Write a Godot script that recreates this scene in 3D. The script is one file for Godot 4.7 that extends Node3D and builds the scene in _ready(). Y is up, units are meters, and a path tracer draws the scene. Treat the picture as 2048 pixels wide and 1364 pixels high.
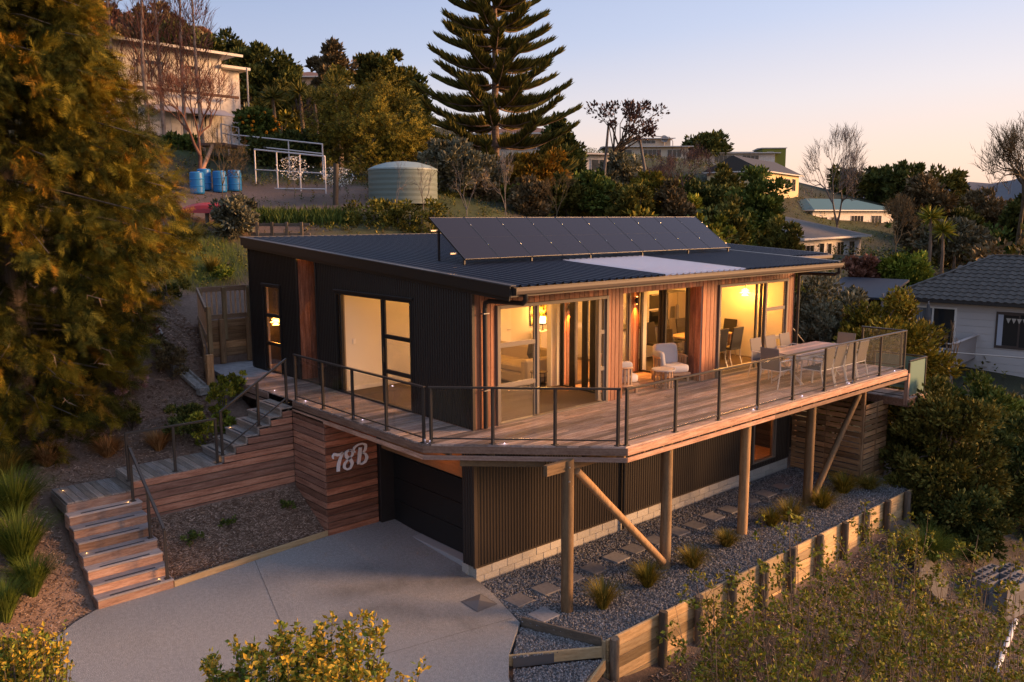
extends Node3D

var rng := RandomNumberGenerator.new()
var mats := {}
var boxes := {}
var counts := {}
var tex := {}

# ---------------------------------------------------------------- helpers
class MB:
	var v := PackedVector3Array()
	var n := PackedVector3Array()
	var c := PackedColorArray()
	var col := Color(1, 1, 1)
	var colored := false
	func tri(a: Vector3, b: Vector3, d: Vector3) -> void:
		var m := (b - a).cross(d - a).normalized()
		v.append(a); v.append(d); v.append(b)
		n.append(m); n.append(m); n.append(m)
		if colored:
			c.append(col); c.append(col); c.append(col)
	func quad(a: Vector3, b: Vector3, d: Vector3, e: Vector3) -> void:
		tri(a, b, d); tri(a, d, e)
	func trin(a: Vector3, b: Vector3, d: Vector3, na: Vector3, nb: Vector3, nd: Vector3) -> void:
		v.append(a); v.append(d); v.append(b)
		n.append(na); n.append(nd); n.append(nb)
		if colored:
			c.append(col); c.append(col); c.append(col)
	func quadn(a: Vector3, b: Vector3, d: Vector3, e: Vector3, na: Vector3, nb: Vector3, nd: Vector3, ne: Vector3) -> void:
		trin(a, b, d, na, nb, nd); trin(a, d, e, na, nd, ne)
	func box(p: Vector3, s: Vector3, b := Basis(), ch := 0.0) -> void:
		var h := s * 0.5
		var k: float = min(ch, min(h.x, min(h.y, h.z)) * 0.45)
		if k <= 0.0:
			for ax in 3:
				for sg in [-1.0, 1.0]:
					var w := Vector3.ZERO; w[ax] = h[ax] * sg
					var e1 := Vector3.ZERO; e1[(ax + 1) % 3] = h[(ax + 1) % 3] * sg
					var e2 := Vector3.ZERO; e2[(ax + 2) % 3] = h[(ax + 2) % 3]
					quad(p + b * (w - e1 - e2), p + b * (w + e1 - e2), p + b * (w + e1 + e2), p + b * (w - e1 + e2))
			return
		for ax in 3:
			var a1 := (ax + 1) % 3
			var a2 := (ax + 2) % 3
			for sg in [-1.0, 1.0]:
				var w := Vector3.ZERO; w[ax] = h[ax] * sg
				var e1 := Vector3.ZERO; e1[a1] = (h[a1] - k) * sg
				var e2 := Vector3.ZERO; e2[a2] = h[a2] - k
				quad(p + b * (w - e1 - e2), p + b * (w + e1 - e2), p + b * (w + e1 + e2), p + b * (w - e1 + e2))
				for s2 in [-1.0, 1.0]:
					# edge between face ax,sg and face a1,s2 running along a2
					var q0 := Vector3.ZERO; q0[ax] = h[ax] * sg; q0[a1] = (h[a1] - k) * s2
					var q1 := Vector3.ZERO; q1[ax] = (h[ax] - k) * sg; q1[a1] = h[a1] * s2
					var l := Vector3.ZERO; l[a2] = h[a2] - k
					if sg * s2 > 0.0:
						quad(p + b * (q0 - l), p + b * (q1 - l), p + b * (q1 + l), p + b * (q0 + l))
					else:
						quad(p + b * (q1 - l), p + b * (q0 - l), p + b * (q0 + l), p + b * (q1 + l))
		for sx in [-1.0, 1.0]:
			for sy in [-1.0, 1.0]:
				for sz in [-1.0, 1.0]:
					var x := Vector3(h.x * sx, (h.y - k) * sy, (h.z - k) * sz)
					var y := Vector3((h.x - k) * sx, h.y * sy, (h.z - k) * sz)
					var z := Vector3((h.x - k) * sx, (h.y - k) * sy, h.z * sz)
					if sx * sy * sz > 0.0: tri(p + b * x, p + b * y, p + b * z)
					else: tri(p + b * x, p + b * z, p + b * y)
	func bar(a: Vector3, d: Vector3, w: float, t: float, ch := 0.0, up := Vector3.UP) -> void:
		# box beam from a to d, w across, t thick along "up"
		var z := (d - a).normalized()
		var u := up
		if absf(z.dot(u)) > 0.95: u = Vector3.RIGHT
		var x := u.cross(z).normalized()
		var y := z.cross(x)
		box((a + d) * 0.5, Vector3(w, t, a.distance_to(d)), Basis(x, y, z), ch)
	func tube(pts: PackedVector3Array, rad: PackedFloat32Array, sides := 8, caps := true) -> void:
		var m := pts.size()
		var rings := []
		var nor := []
		var ref := Vector3.UP
		var d0 := (pts[1] - pts[0]).normalized()
		if absf(d0.y) > 0.9: ref = Vector3.RIGHT
		var x := ref.cross(d0).normalized()
		for i in m:
			var d := (pts[min(i + 1, m - 1)] - pts[max(i - 1, 0)]).normalized()
			x = (x - d * x.dot(d)).normalized()
			var y := d.cross(x)
			var r := PackedVector3Array()
			var nn := PackedVector3Array()
			for k in sides:
				var a := TAU * k / sides
				var o := x * cos(a) + y * sin(a)
				r.append(pts[i] + o * rad[i]); nn.append(o)
			rings.append(r); nor.append(nn)
		for i in m - 1:
			for k in sides:
				var k2 := (k + 1) % sides
				quadn(rings[i][k], rings[i][k2], rings[i + 1][k2], rings[i + 1][k], nor[i][k], nor[i][k2], nor[i + 1][k2], nor[i + 1][k])
		if caps:
			for k in range(1, sides - 1):
				tri(rings[0][0], rings[0][k + 1], rings[0][k])
				tri(rings[m - 1][0], rings[m - 1][k], rings[m - 1][k + 1])
	func lathe(prof: Array, at := Vector3.ZERO, sides := 20) -> void:
		for i in prof.size() - 1:
			var a: Vector2 = prof[i]
			var d: Vector2 = prof[i + 1]
			var t := (d - a)
			var nr := Vector2(t.y, -t.x).normalized()
			for k in sides:
				var a0 := TAU * k / sides
				var a1 := TAU * (k + 1) / sides
				var c0 := Vector3(cos(a0), 0, sin(a0))
				var c1 := Vector3(cos(a1), 0, sin(a1))
				var n0 := c0 * nr.x + Vector3.UP * nr.y
				var n1 := c1 * nr.x + Vector3.UP * nr.y
				var p0 := at + c0 * a.x + Vector3.UP * a.y
				var p1 := at + c1 * a.x + Vector3.UP * a.y
				var p2 := at + c1 * d.x + Vector3.UP * d.y
				var p3 := at + c0 * d.x + Vector3.UP * d.y
				quadn(p0, p3, p2, p1, n0, n0, n1, n1)
	func poly(pts: PackedVector2Array, y0: float, y1: float) -> void:
		# prism over an (x, z) outline
		var idx := Geometry2D.triangulate_polygon(pts)
		for i in range(0, idx.size(), 3):
			var p := pts[idx[i]]; var q := pts[idx[i + 1]]; var r := pts[idx[i + 2]]
			var A := Vector3(p.x, y1, p.y); var B := Vector3(q.x, y1, q.y); var D := Vector3(r.x, y1, r.y)
			if (B - A).cross(D - A).y < 0.0: tri(A, D, B)
			else: tri(A, B, D)
		var m := pts.size()
		for i in m:
			var p := pts[i]; var q := pts[(i + 1) % m]
			quad(Vector3(p.x, y0, p.y), Vector3(q.x, y0, q.y), Vector3(q.x, y1, q.y), Vector3(p.x, y1, p.y))
	func wave(o: Vector3, u: Vector3, w: Vector3, nrm: Vector3, width: float, length: float, pitch: float, amp: float, phase := 0.0) -> void:
		# corrugated sheet: ribs along w, waves along u
		var k := int(ceil(width / pitch * 6.0))
		var pa := Vector3.ZERO
		var na := Vector3.ZERO
		for i in k + 1:
			var s := width * i / k
			var ph := TAU * (s + phase) / pitch
			var p := o + u * s + nrm * (amp * sin(ph))
			var nn := (nrm - u * (amp * TAU / pitch * cos(ph))).normalized()
			if i > 0:
				quadn(pa, p, p + w * length, pa + w * length, na, nn, nn, na)
			pa = p; na = nn
	func ribs(o: Vector3, u: Vector3, w: Vector3, nrm: Vector3, width: float, length: float, pitch: float, high: float) -> void:
		# trapezoidal roofing: flat pans with raised ribs along w
		var s := 0.0
		while s < width - 0.001:
			var p := [[0.0, 0.0], [0.60, 0.0], [0.70, high], [0.90, high], [1.0, 0.0]]
			for k in 4:
				var a: float = s + pitch * p[k][0]
				var b: float = minf(s + pitch * p[k + 1][0], width)
				if a >= width: break
				var pa: Vector3 = o + u * a + nrm * p[k][1]
				var pb: Vector3 = o + u * b + nrm * p[k + 1][1]
				quad(pa, pb, pb + w * length, pa + w * length)
			s += pitch
	func ribbon(path: PackedVector2Array, wid: PackedFloat32Array, depth: float) -> void:
		# flat pen stroke of varying width, cut from a thick sheet
		var l := PackedVector2Array()
		var r := PackedVector2Array()
		var m := path.size()
		for i in m:
			var d := (path[min(i + 1, m - 1)] - path[max(i - 1, 0)]).normalized()
			var q := Vector2(-d.y, d.x) * wid[i] * 0.5
			l.append(path[i] + q); r.append(path[i] - q)
		for i in m - 1:
			var a := Vector3(l[i].x, l[i].y, depth); var b := Vector3(l[i + 1].x, l[i + 1].y, depth)
			var c2 := Vector3(r[i + 1].x, r[i + 1].y, depth); var d2 := Vector3(r[i].x, r[i].y, depth)
			var k := Vector3(0, 0, depth)
			quad(d2, c2, b, a)
			quad(a, b, b - k, a - k)
			quad(c2, d2, d2 - k, c2 - k)
	func mesh() -> ArrayMesh:
		var a := []
		a.resize(Mesh.ARRAY_MAX)
		a[Mesh.ARRAY_VERTEX] = v
		a[Mesh.ARRAY_NORMAL] = n
		if colored: a[Mesh.ARRAY_COLOR] = c
		var m := ArrayMesh.new()
		m.add_surface_from_arrays(Mesh.PRIMITIVE_TRIANGLES, a)
		return m

func lin(r: float, g: float, b: float) -> Color:
	return Color(r, g, b).linear_to_srgb()

func numbered(parent: Node, nm: String) -> String:
	var key := str(parent.get_instance_id()) + nm
	var k: int = counts.get(key, 0)
	counts[key] = k + 1
	return nm if k == 0 else "%s_%03d" % [nm, k]

func thing(nm: String, label: String, category: String, at := Vector3.ZERO, turn := 0.0, group := "") -> Node3D:
	var o := Node3D.new()
	o.name = numbered(self, nm)
	add_child(o)
	o.position = at
	o.rotation.y = turn
	tag(o, label, category, group)
	return o

func tag(o: Node, label: String, category := "", group := "", kind := "") -> void:
	if label: o.set_meta("label", label)
	if category: o.set_meta("category", category)
	if group: o.set_meta("group", group)
	if kind: o.set_meta("kind", kind)

func part(parent: Node, nm: String, mesh: Mesh, m: Material, at := Vector3.ZERO, rot := Vector3.ZERO) -> MeshInstance3D:
	var o := MeshInstance3D.new()
	o.name = numbered(parent, nm)
	o.mesh = mesh
	o.material_override = m
	parent.add_child(o)
	o.position = at
	o.rotation = rot
	return o

func put(parent: Node, nm: String, mb: MB, m: Material, at := Vector3.ZERO) -> MeshInstance3D:
	return part(parent, nm, mb.mesh(), m, at)

func grp(parent: Node, nm: String, at := Vector3.ZERO, turn := 0.0) -> Node3D:
	var o := Node3D.new()
	o.name = numbered(parent, nm)
	parent.add_child(o)
	o.position = at
	o.rotation.y = turn
	return o

func copy_of(src: Node3D, base: String, at: Vector3, turn: float, label := "") -> Node3D:
	var o: Node3D = src.duplicate()
	o.name = numbered(self, base)
	add_child(o)
	o.position = at
	o.rotation.y = turn
	if label: o.set_meta("label", label)
	return o

func bxm(s: Vector3, ch := 0.004) -> ArrayMesh:
	var key := "%.3f %.3f %.3f %.4f" % [s.x, s.y, s.z, ch]
	if not boxes.has(key):
		var m := MB.new()
		m.box(Vector3.ZERO, s, Basis(), ch)
		boxes[key] = m.mesh()
	return boxes[key]

func bpart(parent: Node, nm: String, p: Vector3, s: Vector3, m: Material, ch := 0.004, rot := Vector3.ZERO) -> MeshInstance3D:
	return part(parent, nm, bxm(s, ch), m, p, rot)

# ---------------------------------------------------------------- textures and materials
func noise_image(seed_: int, freq: float, oct: int, size: int) -> Image:
	var f := FastNoiseLite.new()
	f.seed = seed_
	f.noise_type = FastNoiseLite.TYPE_SIMPLEX_SMOOTH
	f.frequency = freq
	f.fractal_type = FastNoiseLite.FRACTAL_FBM
	f.fractal_octaves = oct
	f.fractal_gain = 0.55
	return f.get_seamless_image(size, size, false, false, 0.15, true)

func ramp_tex(key: String, seed_: int, freq: float, oct: int, cols: Array, size := 512, second := 0.0, f2 := 0.1) -> ImageTexture:
	# noise turned into colours (linear colours in cols); second adds a finer noise
	if tex.has(key): return tex[key]
	var im := noise_image(seed_, freq, oct, size)
	var im2: Image = noise_image(seed_ + 77, f2, 2, size) if second > 0.0 else null
	var lut := PackedByteArray()
	for i in 256:
		var t: float = clampf((i / 255.0 - 0.15) / 0.7, 0.0, 1.0) * (cols.size() - 1)
		var k: int = min(int(t), cols.size() - 2)
		var c: Color = (cols[k] as Color).lerp(cols[k + 1], t - k).linear_to_srgb()
		lut.append_array(PackedByteArray([c.r8, c.g8, c.b8]))
	var src := im.get_data()
	var s2: PackedByteArray = im2.get_data() if im2 else PackedByteArray()
	var out := PackedByteArray()
	out.resize(size * size * 3)
	for i in size * size:
		var q: int = src[i]
		if im2: q = clampi(int(q * (1.0 - second) + s2[i] * second), 0, 255)
		out[i * 3] = lut[q * 3]; out[i * 3 + 1] = lut[q * 3 + 1]; out[i * 3 + 2] = lut[q * 3 + 2]
	tex[key] = ImageTexture.create_from_image(Image.create_from_data(size, size, false, Image.FORMAT_RGB8, out))
	return tex[key]

func bump_tex(key: String, seed_: int, freq: float, oct: int, strength: float, size := 512) -> ImageTexture:
	if tex.has(key): return tex[key]
	var im := noise_image(seed_, freq, oct, size)
	im.convert(Image.FORMAT_RGBA8)
	im.bump_map_to_normal_map(strength)
	tex[key] = ImageTexture.create_from_image(im)
	return tex[key]

func flat(key: String, c: Color, rough := 0.7, metal := 0.0) -> StandardMaterial3D:
	if mats.has(key): return mats[key]
	var m := StandardMaterial3D.new()
	m.albedo_color = c.linear_to_srgb()
	m.roughness = rough
	m.metallic = metal
	mats[key] = m
	return m

func textured(key: String, t: Texture2D, scale: Vector3, rough := 0.8, bump: Texture2D = null, bs := 0.5, tint := Color(1, 1, 1)) -> StandardMaterial3D:
	if mats.has(key): return mats[key]
	var m := StandardMaterial3D.new()
	m.albedo_texture = t
	m.albedo_color = tint
	m.uv1_triplanar = true
	m.uv1_world_triplanar = true
	m.uv1_scale = scale
	m.roughness = rough
	if bump:
		m.normal_enabled = true
		m.normal_texture = bump
		m.normal_scale = bs
	mats[key] = m
	return m

func wood(kind: String, ax: String, k := -1) -> StandardMaterial3D:
	# one of four tones of a timber, with the grain along ax
	if k < 0: k = rng.randi() % 4
	var key := "wood_%s_%s_%d" % [kind, ax, k]
	if mats.has(key): return mats[key]
	var w: Array = WOODS[kind]
	var t := ramp_tex("wood_" + kind, hash(kind) % 1000, 0.012, 4, w.slice(0, 3), 512, 0.4, 0.09)
	var hi := 2.1
	var lo := 0.22
	var s := Vector3(lo, hi, hi)
	if ax == "y": s = Vector3(hi, lo, hi)
	if ax == "z": s = Vector3(hi, hi, lo)
	var f: float = [1.0, 0.78, 1.15, 0.9][k] if kind != "greydeck" else [1.0, 0.9, 1.06, 0.95][k]
	var m := textured(key, t, s, w[3], bump_tex("grain", 5, 0.06, 3, 3.0), 0.35, Color(f, f * [1.0, 0.99, 0.98, 1.02][k], f * [1.0, 0.97, 0.96, 1.05][k]))
	m.uv1_offset = Vector3(0.37 * k, 0.21 * k, 0.53 * k)
	return m

var WOODS := {
	"deck": [Color(0.17, 0.095, 0.07), Color(0.35, 0.26, 0.215), Color(0.54, 0.455, 0.405), 0.62],
	"greydeck": [Color(0.159, 0.128, 0.110), Color(0.268, 0.232, 0.201), Color(0.415, 0.366, 0.323), 0.75],
	"fascia": [Color(0.20, 0.105, 0.07), Color(0.38, 0.225, 0.155), Color(0.51, 0.345, 0.26), 0.75],
	"cedar": [Color(0.24, 0.085, 0.042), Color(0.37, 0.145, 0.072), Color(0.46, 0.20, 0.105), 0.55],
	"redcedar": [Color(0.13, 0.042, 0.024), Color(0.30, 0.115, 0.06), Color(0.43, 0.21, 0.135), 0.7],
	"wallcedar": [Color(0.17, 0.068, 0.042), Color(0.34, 0.155, 0.095), Color(0.45, 0.255, 0.175), 0.72],
	"treadgrey": [Color(0.20, 0.165, 0.15), Color(0.33, 0.285, 0.265), Color(0.44, 0.39, 0.37), 0.7],
	"pine": [Color(0.30, 0.19, 0.085), Color(0.47, 0.33, 0.17), Color(0.57, 0.43, 0.25), 0.75],
	"pole": [Color(0.15, 0.09, 0.045), Color(0.31, 0.195, 0.095), Color(0.42, 0.28, 0.155), 0.8],
	"brownpine": [Color(0.21, 0.105, 0.042), Color(0.38, 0.21, 0.095), Color(0.48, 0.30, 0.155), 0.8],
	"oldpole": [Color(0.07, 0.055, 0.04), Color(0.135, 0.105, 0.075), Color(0.22, 0.175, 0.13), 0.85],
	"teak": [Color(0.33, 0.20, 0.115), Color(0.45, 0.29, 0.18), Color(0.54, 0.37, 0.24), 0.55],
	"tabletop": [Color(0.27, 0.185, 0.155), Color(0.36, 0.26, 0.22), Color(0.44, 0.33, 0.285), 0.45],
	"ply": [Color(0.36, 0.18, 0.07), Color(0.46, 0.25, 0.11), Color(0.54, 0.31, 0.15), 0.6],
	"bark": [Color(0.061, 0.046, 0.034), Color(0.134, 0.104, 0.076), Color(0.232, 0.189, 0.146), 0.95],
}

func glass(key: String, tint: Color, alpha: float, rough := 0.02) -> StandardMaterial3D:
	if mats.has(key): return mats[key]
	var m := StandardMaterial3D.new()
	m.albedo_color = Color(tint.r, tint.g, tint.b, alpha)
	m.transparency = BaseMaterial3D.TRANSPARENCY_ALPHA
	m.roughness = rough
	m.metallic_specular = 0.5
	mats[key] = m
	return m

func glow(key: String, c: Color, e: float) -> StandardMaterial3D:
	if mats.has(key): return mats[key]
	var m := StandardMaterial3D.new()
	m.albedo_color = Color(0.9, 0.9, 0.88)
	m.emission_enabled = true
	m.emission = c
	m.emission_energy_multiplier = e
	mats[key] = m
	return m

func lamp(parent: Node, at: Vector3, c: Color, e: float, size := 0.05) -> OmniLight3D:
	var l := OmniLight3D.new()
	l.name = numbered(parent, "light")
	l.light_color = c
	l.light_energy = e
	l.light_size = size
	l.omni_range = 14.0
	l.omni_attenuation = 2.0
	l.shadow_enabled = true
	parent.add_child(l)
	l.position = at
	return l

# ---------------------------------------------------------------- camera, sky, sun
func setup_view() -> void:
	var cam := Camera3D.new()
	cam.name = "camera"
	add_child(cam)
	cam.position = Vector3(-9.617, 3.937, 11.948)
	cam.rotation = Vector3(-0.14541, -0.72552, -0.00408)
	cam.fov = 44.39
	cam.near = 0.1
	cam.far = 9000.0
	cam.current = true
	var we := WorldEnvironment.new()
	we.name = "world_environment"
	var env := Environment.new()
	env.background_mode = Environment.BG_SKY
	env.tonemap_mode = Environment.TONE_MAPPER_LINEAR
	env.tonemap_exposure = 1.95
	env.background_energy_multiplier = 1.0
	env.sdfgi_enabled = true
	env.ssao_enabled = true
	env.ssil_enabled = true
	var sky := Sky.new()
	var pm := PanoramaSkyMaterial.new()
	pm.panorama = sky_panorama()
	sky.sky_material = pm
	env.sky = sky
	we.environment = env
	add_child(we)
	var sun := DirectionalLight3D.new()
	sun.name = "sun"
	sun.light_color = Color(1.0, 0.74, 0.49)
	sun.light_energy = 1.3
	sun.light_angular_distance = 18.0
	sun.shadow_enabled = true
	add_child(sun)
	sun.look_at_from_position(SUN * 50.0, Vector3.ZERO)

const SUN := Vector3(0.75, 0.22, 0.62)

func sky_panorama() -> ImageTexture:
	# evening air after the sun has come down to the ridge: peach low down, blue above, paler towards the sun
	var w := 512
	var h := 256
	var im := Image.create(w, h, false, Image.FORMAT_RGBF)
	var sd := Vector2(SUN.x, SUN.z).normalized()
	for j in h:
		var el := PI * (0.5 - (j + 0.5) / h)
		for i in w:
			var az := TAU * (i + 0.5) / w
			var d := Vector2(sin(az), -cos(az))
			var t := 0.5 + 0.5 * d.dot(sd)
			var warm := t * t * (3.0 - 2.0 * t)
			var e: float = maxf(rad_to_deg(el), 0.0)
			e *= lerpf(1.35, 0.72, warm)
			var c := sky_ramp(e)
			c *= lerpf(0.72, 0.99, warm)
			im.set_pixel(i, j, c)
	return ImageTexture.create_from_image(im)

func sky_ramp(e: float) -> Color:
	var k := [[0.0, Color(0.61, 0.38, 0.27)], [3.0, Color(0.60, 0.45, 0.36)], [6.5, Color(0.50, 0.46, 0.47)], [11.0, Color(0.345, 0.385, 0.50)], [18.0, Color(0.235, 0.30, 0.46)], [40.0, Color(0.24, 0.295, 0.435)], [95.0, Color(0.24, 0.29, 0.42)], [200.0, Color(0.24, 0.29, 0.42)]]
	for i in k.size() - 1:
		if e <= k[i + 1][0]:
			var t: float = (e - k[i][0]) / (k[i + 1][0] - k[i][0])
			return (k[i][1] as Color).lerp(k[i + 1][1], t)
	return k[-1][1]

# ---------------------------------------------------------------- ground
# (x, z, height) of the hillside
var HILL := PackedVector3Array()

func drive_y(z: float) -> float:
	return -2.72 - 0.065 * (z + 3.37)

var HP := [
	[-6.1, -3.0, -2.85], [-6.1, -4.0, -2.2], [-6.1, -5.2, -1.6], [-5.8, -6.2, -1.35], [-4.0, -6.2, -1.2], [-2.6, -6.6, -0.85], [-1.6, -7.6, -0.4], [-2.1, -8.4, -0.2], [-1.9, -9.5, 0.6], [-1.5, -10.8, 1.2], [-0.5, -11.2, 1.3], [0.6, -11.2, 1.35],
	[-7.3, -1.9, -2.8], [-8.5, -2.0, -2.5], [-8, -4.5, -1.5], [-9, -7, -0.5], [-7, -9, 0.3], [-4.5, -9.5, 0.45], [-4, -13, 2.0], [0.85, -13.5, 2.0], [1.6, -15.7, 2.9], [3.1, -16.2, 3.2], [-12, -3, -1.8], [-14, -8, 0.5], [-10, -14, 3.0], [-7.5, 1.5, -3.15], [-11, 3, -2.8],
	[-8, 8, -3.5], [-0.5, 8, -4.6], [-5, 12, -4.2], [-12, 12, -3.6], [-20, 5, -2],
	[0.5, 3.7, -3.9], [3, 3.7, -3.95], [7, 3.7, -3.95], [11.5, 3.7, -3.85], [8.4, 6.4, -4.7], [11.5, 5.5, -5.0], [5, 8, -5.1], [14, 4, -4.6], [16, 3, -4.3], [-0.6, 3.5, -3.5], [-1.6, 5.0, -3.7],
	[13, 0, -3.3], [18, -2, -2.9], [30, -5, -3.2], [33, 0, -3.5], [24, 4, -4.5], [30, 10, -6], [45, 5, -5],
	[5, -11.5, 1.9], [9, -11.5, 2.1], [12, -10, 1.4], [9, -13.6, 3.3], [10, -16.8, 4.75], [2.5, -17.8, 3.7], [5.3, -23.7, 5.1], [11.6, -37.6, 8.2], [3.5, -34, 8.3], [20, -23, 5.2], [22, -16.5, 3.6], [16, -8, 0.6],
	[49, -23, 1.3], [50, -15, 1.1], [72, -30, 0.3], [98, -41, 1.9], [85, -37, 0.6], [89, -49, 7.3], [100, -82, 13.6], [111, -72, 12.8], [49, -145, 33], [56, -96, 20], [77, -104, 18], [-20, -40, 14], [-40, -20, 10], [-30, -90, 35], [0, -70, 17], [30, -60, 11.5], [60, -10, -1], [80, 0, -4], [120, -30, 0], [160, -60, 5],
	[100, 40, -12], [40, 40, -12], [0, 40, -9], [-40, 40, -8], [-60, 0, 5], [200, -100, 8], [200, 0, -8], [-100, -150, 60], [100, -200, 34], [200, -200, 22], [300, -100, 5], [300, 100, -20], [0, 200, -25], [-150, 0, 20], [-100, 150, -15]]
var tps := PackedFloat64Array()
var hx := PackedFloat64Array()
var hz := PackedFloat64Array()

func solve_hill() -> void:
	var n := HP.size()
	var m := n + 3
	var A := []
	for i in n:
		hx.append(HP[i][0]); hz.append(HP[i][1])
	for i in m:
		var row := PackedFloat64Array()
		row.resize(m + 1)
		A.append(row)
	for i in n:
		for j in n:
			var dx := hx[i] - hx[j]
			var dz := hz[i] - hz[j]
			var r2 := dx * dx + dz * dz
			A[i][j] = r2 * log(r2 + 1e-9) if i != j else 0.02
		A[i][n] = 1.0; A[i][n + 1] = hx[i]; A[i][n + 2] = hz[i]
		A[n][i] = 1.0; A[n + 1][i] = hx[i]; A[n + 2][i] = hz[i]
		A[i][m] = HP[i][2]
	for i in m:
		var p := i
		for k in range(i + 1, m):
			if absf(A[k][i]) > absf(A[p][i]): p = k
		var t = A[i]; A[i] = A[p]; A[p] = t
		var ri: PackedFloat64Array = A[i]
		for k in range(i + 1, m):
			var rk: PackedFloat64Array = A[k]
			var f := rk[i] / ri[i]
			if f != 0.0:
				for q in range(i, m + 1): rk[q] -= f * ri[q]
				A[k] = rk
	tps.resize(m)
	for i in range(m - 1, -1, -1):
		var s: float = A[i][m]
		for q in range(i + 1, m): s -= A[i][q] * tps[q]
		tps[i] = s / A[i][i]

func hill_y(x: float, z: float) -> float:
	var far := sqrt(x * x + z * z)
	if far > 420.0: return -14.0
	var n := hx.size()
	var s: float = tps[n] + tps[n + 1] * x + tps[n + 2] * z
	for i in n:
		var dx := x - hx[i]
		var dz := z - hz[i]
		var r2 := dx * dx + dz * dz
		s += tps[i] * r2 * log(r2 + 1e-9)
	if far > 260.0: s = lerpf(s, -14.0, smoothstep(260.0, 420.0, far))
	return s

var DRIVE := PackedVector2Array([Vector2(0.36, -3.38), Vector2(0.36, -0.30), Vector2(-0.02, -0.30), Vector2(-0.02, 0.1), Vector2(-0.10, 0.6), Vector2(-0.40, 1.73), Vector2(-0.75, 2.0), Vector2(-1.2, 2.35), Vector2(-1.65, 2.85), Vector2(-2.1, 3.6), Vector2(-3.2, 3.9), Vector2(-5.4, 3.4), Vector2(-8.5, 2.0), Vector2(-13.0, 0.8), Vector2(-13.0, -2.4), Vector2(-8.8, -1.9), Vector2(-7.4, -1.75), Vector2(-7.1, -2.1), Vector2(-6.75, -2.5), Vector2(-6.35, -2.85), Vector2(-5.97, -3.06), Vector2(-4.62, -3.06), Vector2(-1.26, -3.36)])

func cut_y(x: float, z: float, h: float) -> float:
	# where the site was levelled
	if x > -0.35 and x < 15.0 and z > -9.6 and z < 0.05: return -3.6
	if x > -1.25 and x < 0.2 and z > -8.0 and z < -3.4: return -3.5
	if x > -0.9 and x < 15.0 and z > -10.62 and z <= -7.9: return -0.25
	if x > -1.75 and x < 0.0 and z > -10.62 and z < -7.9 and x > -1.75 + (-8.2 - z) * 0.34: return -0.25
	if x > -2.2 and x < 0.2 and z > 1.5 and z < 4.4 and not Geometry2D.is_point_in_polygon(Vector2(x, z), DRIVE): return -3.55
	if z > 0.0 and z < 3.24 and x > -0.6 and x < 12.6: return -3.2
	if x > -4.7 and x < -1.2 and z > -4.86 and z < -2.9:
		return lerpf(drive_y(-3.3) + 0.02, -1.93, clampf((-3.42 - z) / 1.35, 0.0, 1.0)) - 0.25 * float(z > -3.33)
	if x > -5.95 and x < -4.6 and z > -6.0 and z < -3.0: return minf(h, -2.8 + 0.73 * (-3.05 - z)) - 0.15
	if Geometry2D.is_point_in_polygon(Vector2(x, z), DRIVE): return drive_y(z) - 0.09
	return h

func ground_y(x: float, z: float) -> float:
	return cut_y(x, z, hill_y(x, z))

func axis_lines(a: float, b: float, step: float) -> PackedFloat64Array:
	var out := PackedFloat64Array()
	var s := step
	var p := a
	var low := []
	while p > -7000.0:
		s *= 1.13
		p -= s
		low.append(p)
	low.reverse()
	for q in low: out.append(q)
	var k := int(round((b - a) / step))
	for i in k + 1: out.append(a + (b - a) * i / k)
	p = b; s = step
	while p < 7000.0:
		s *= 1.13
		p += s
		out.append(p)
	return out

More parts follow.
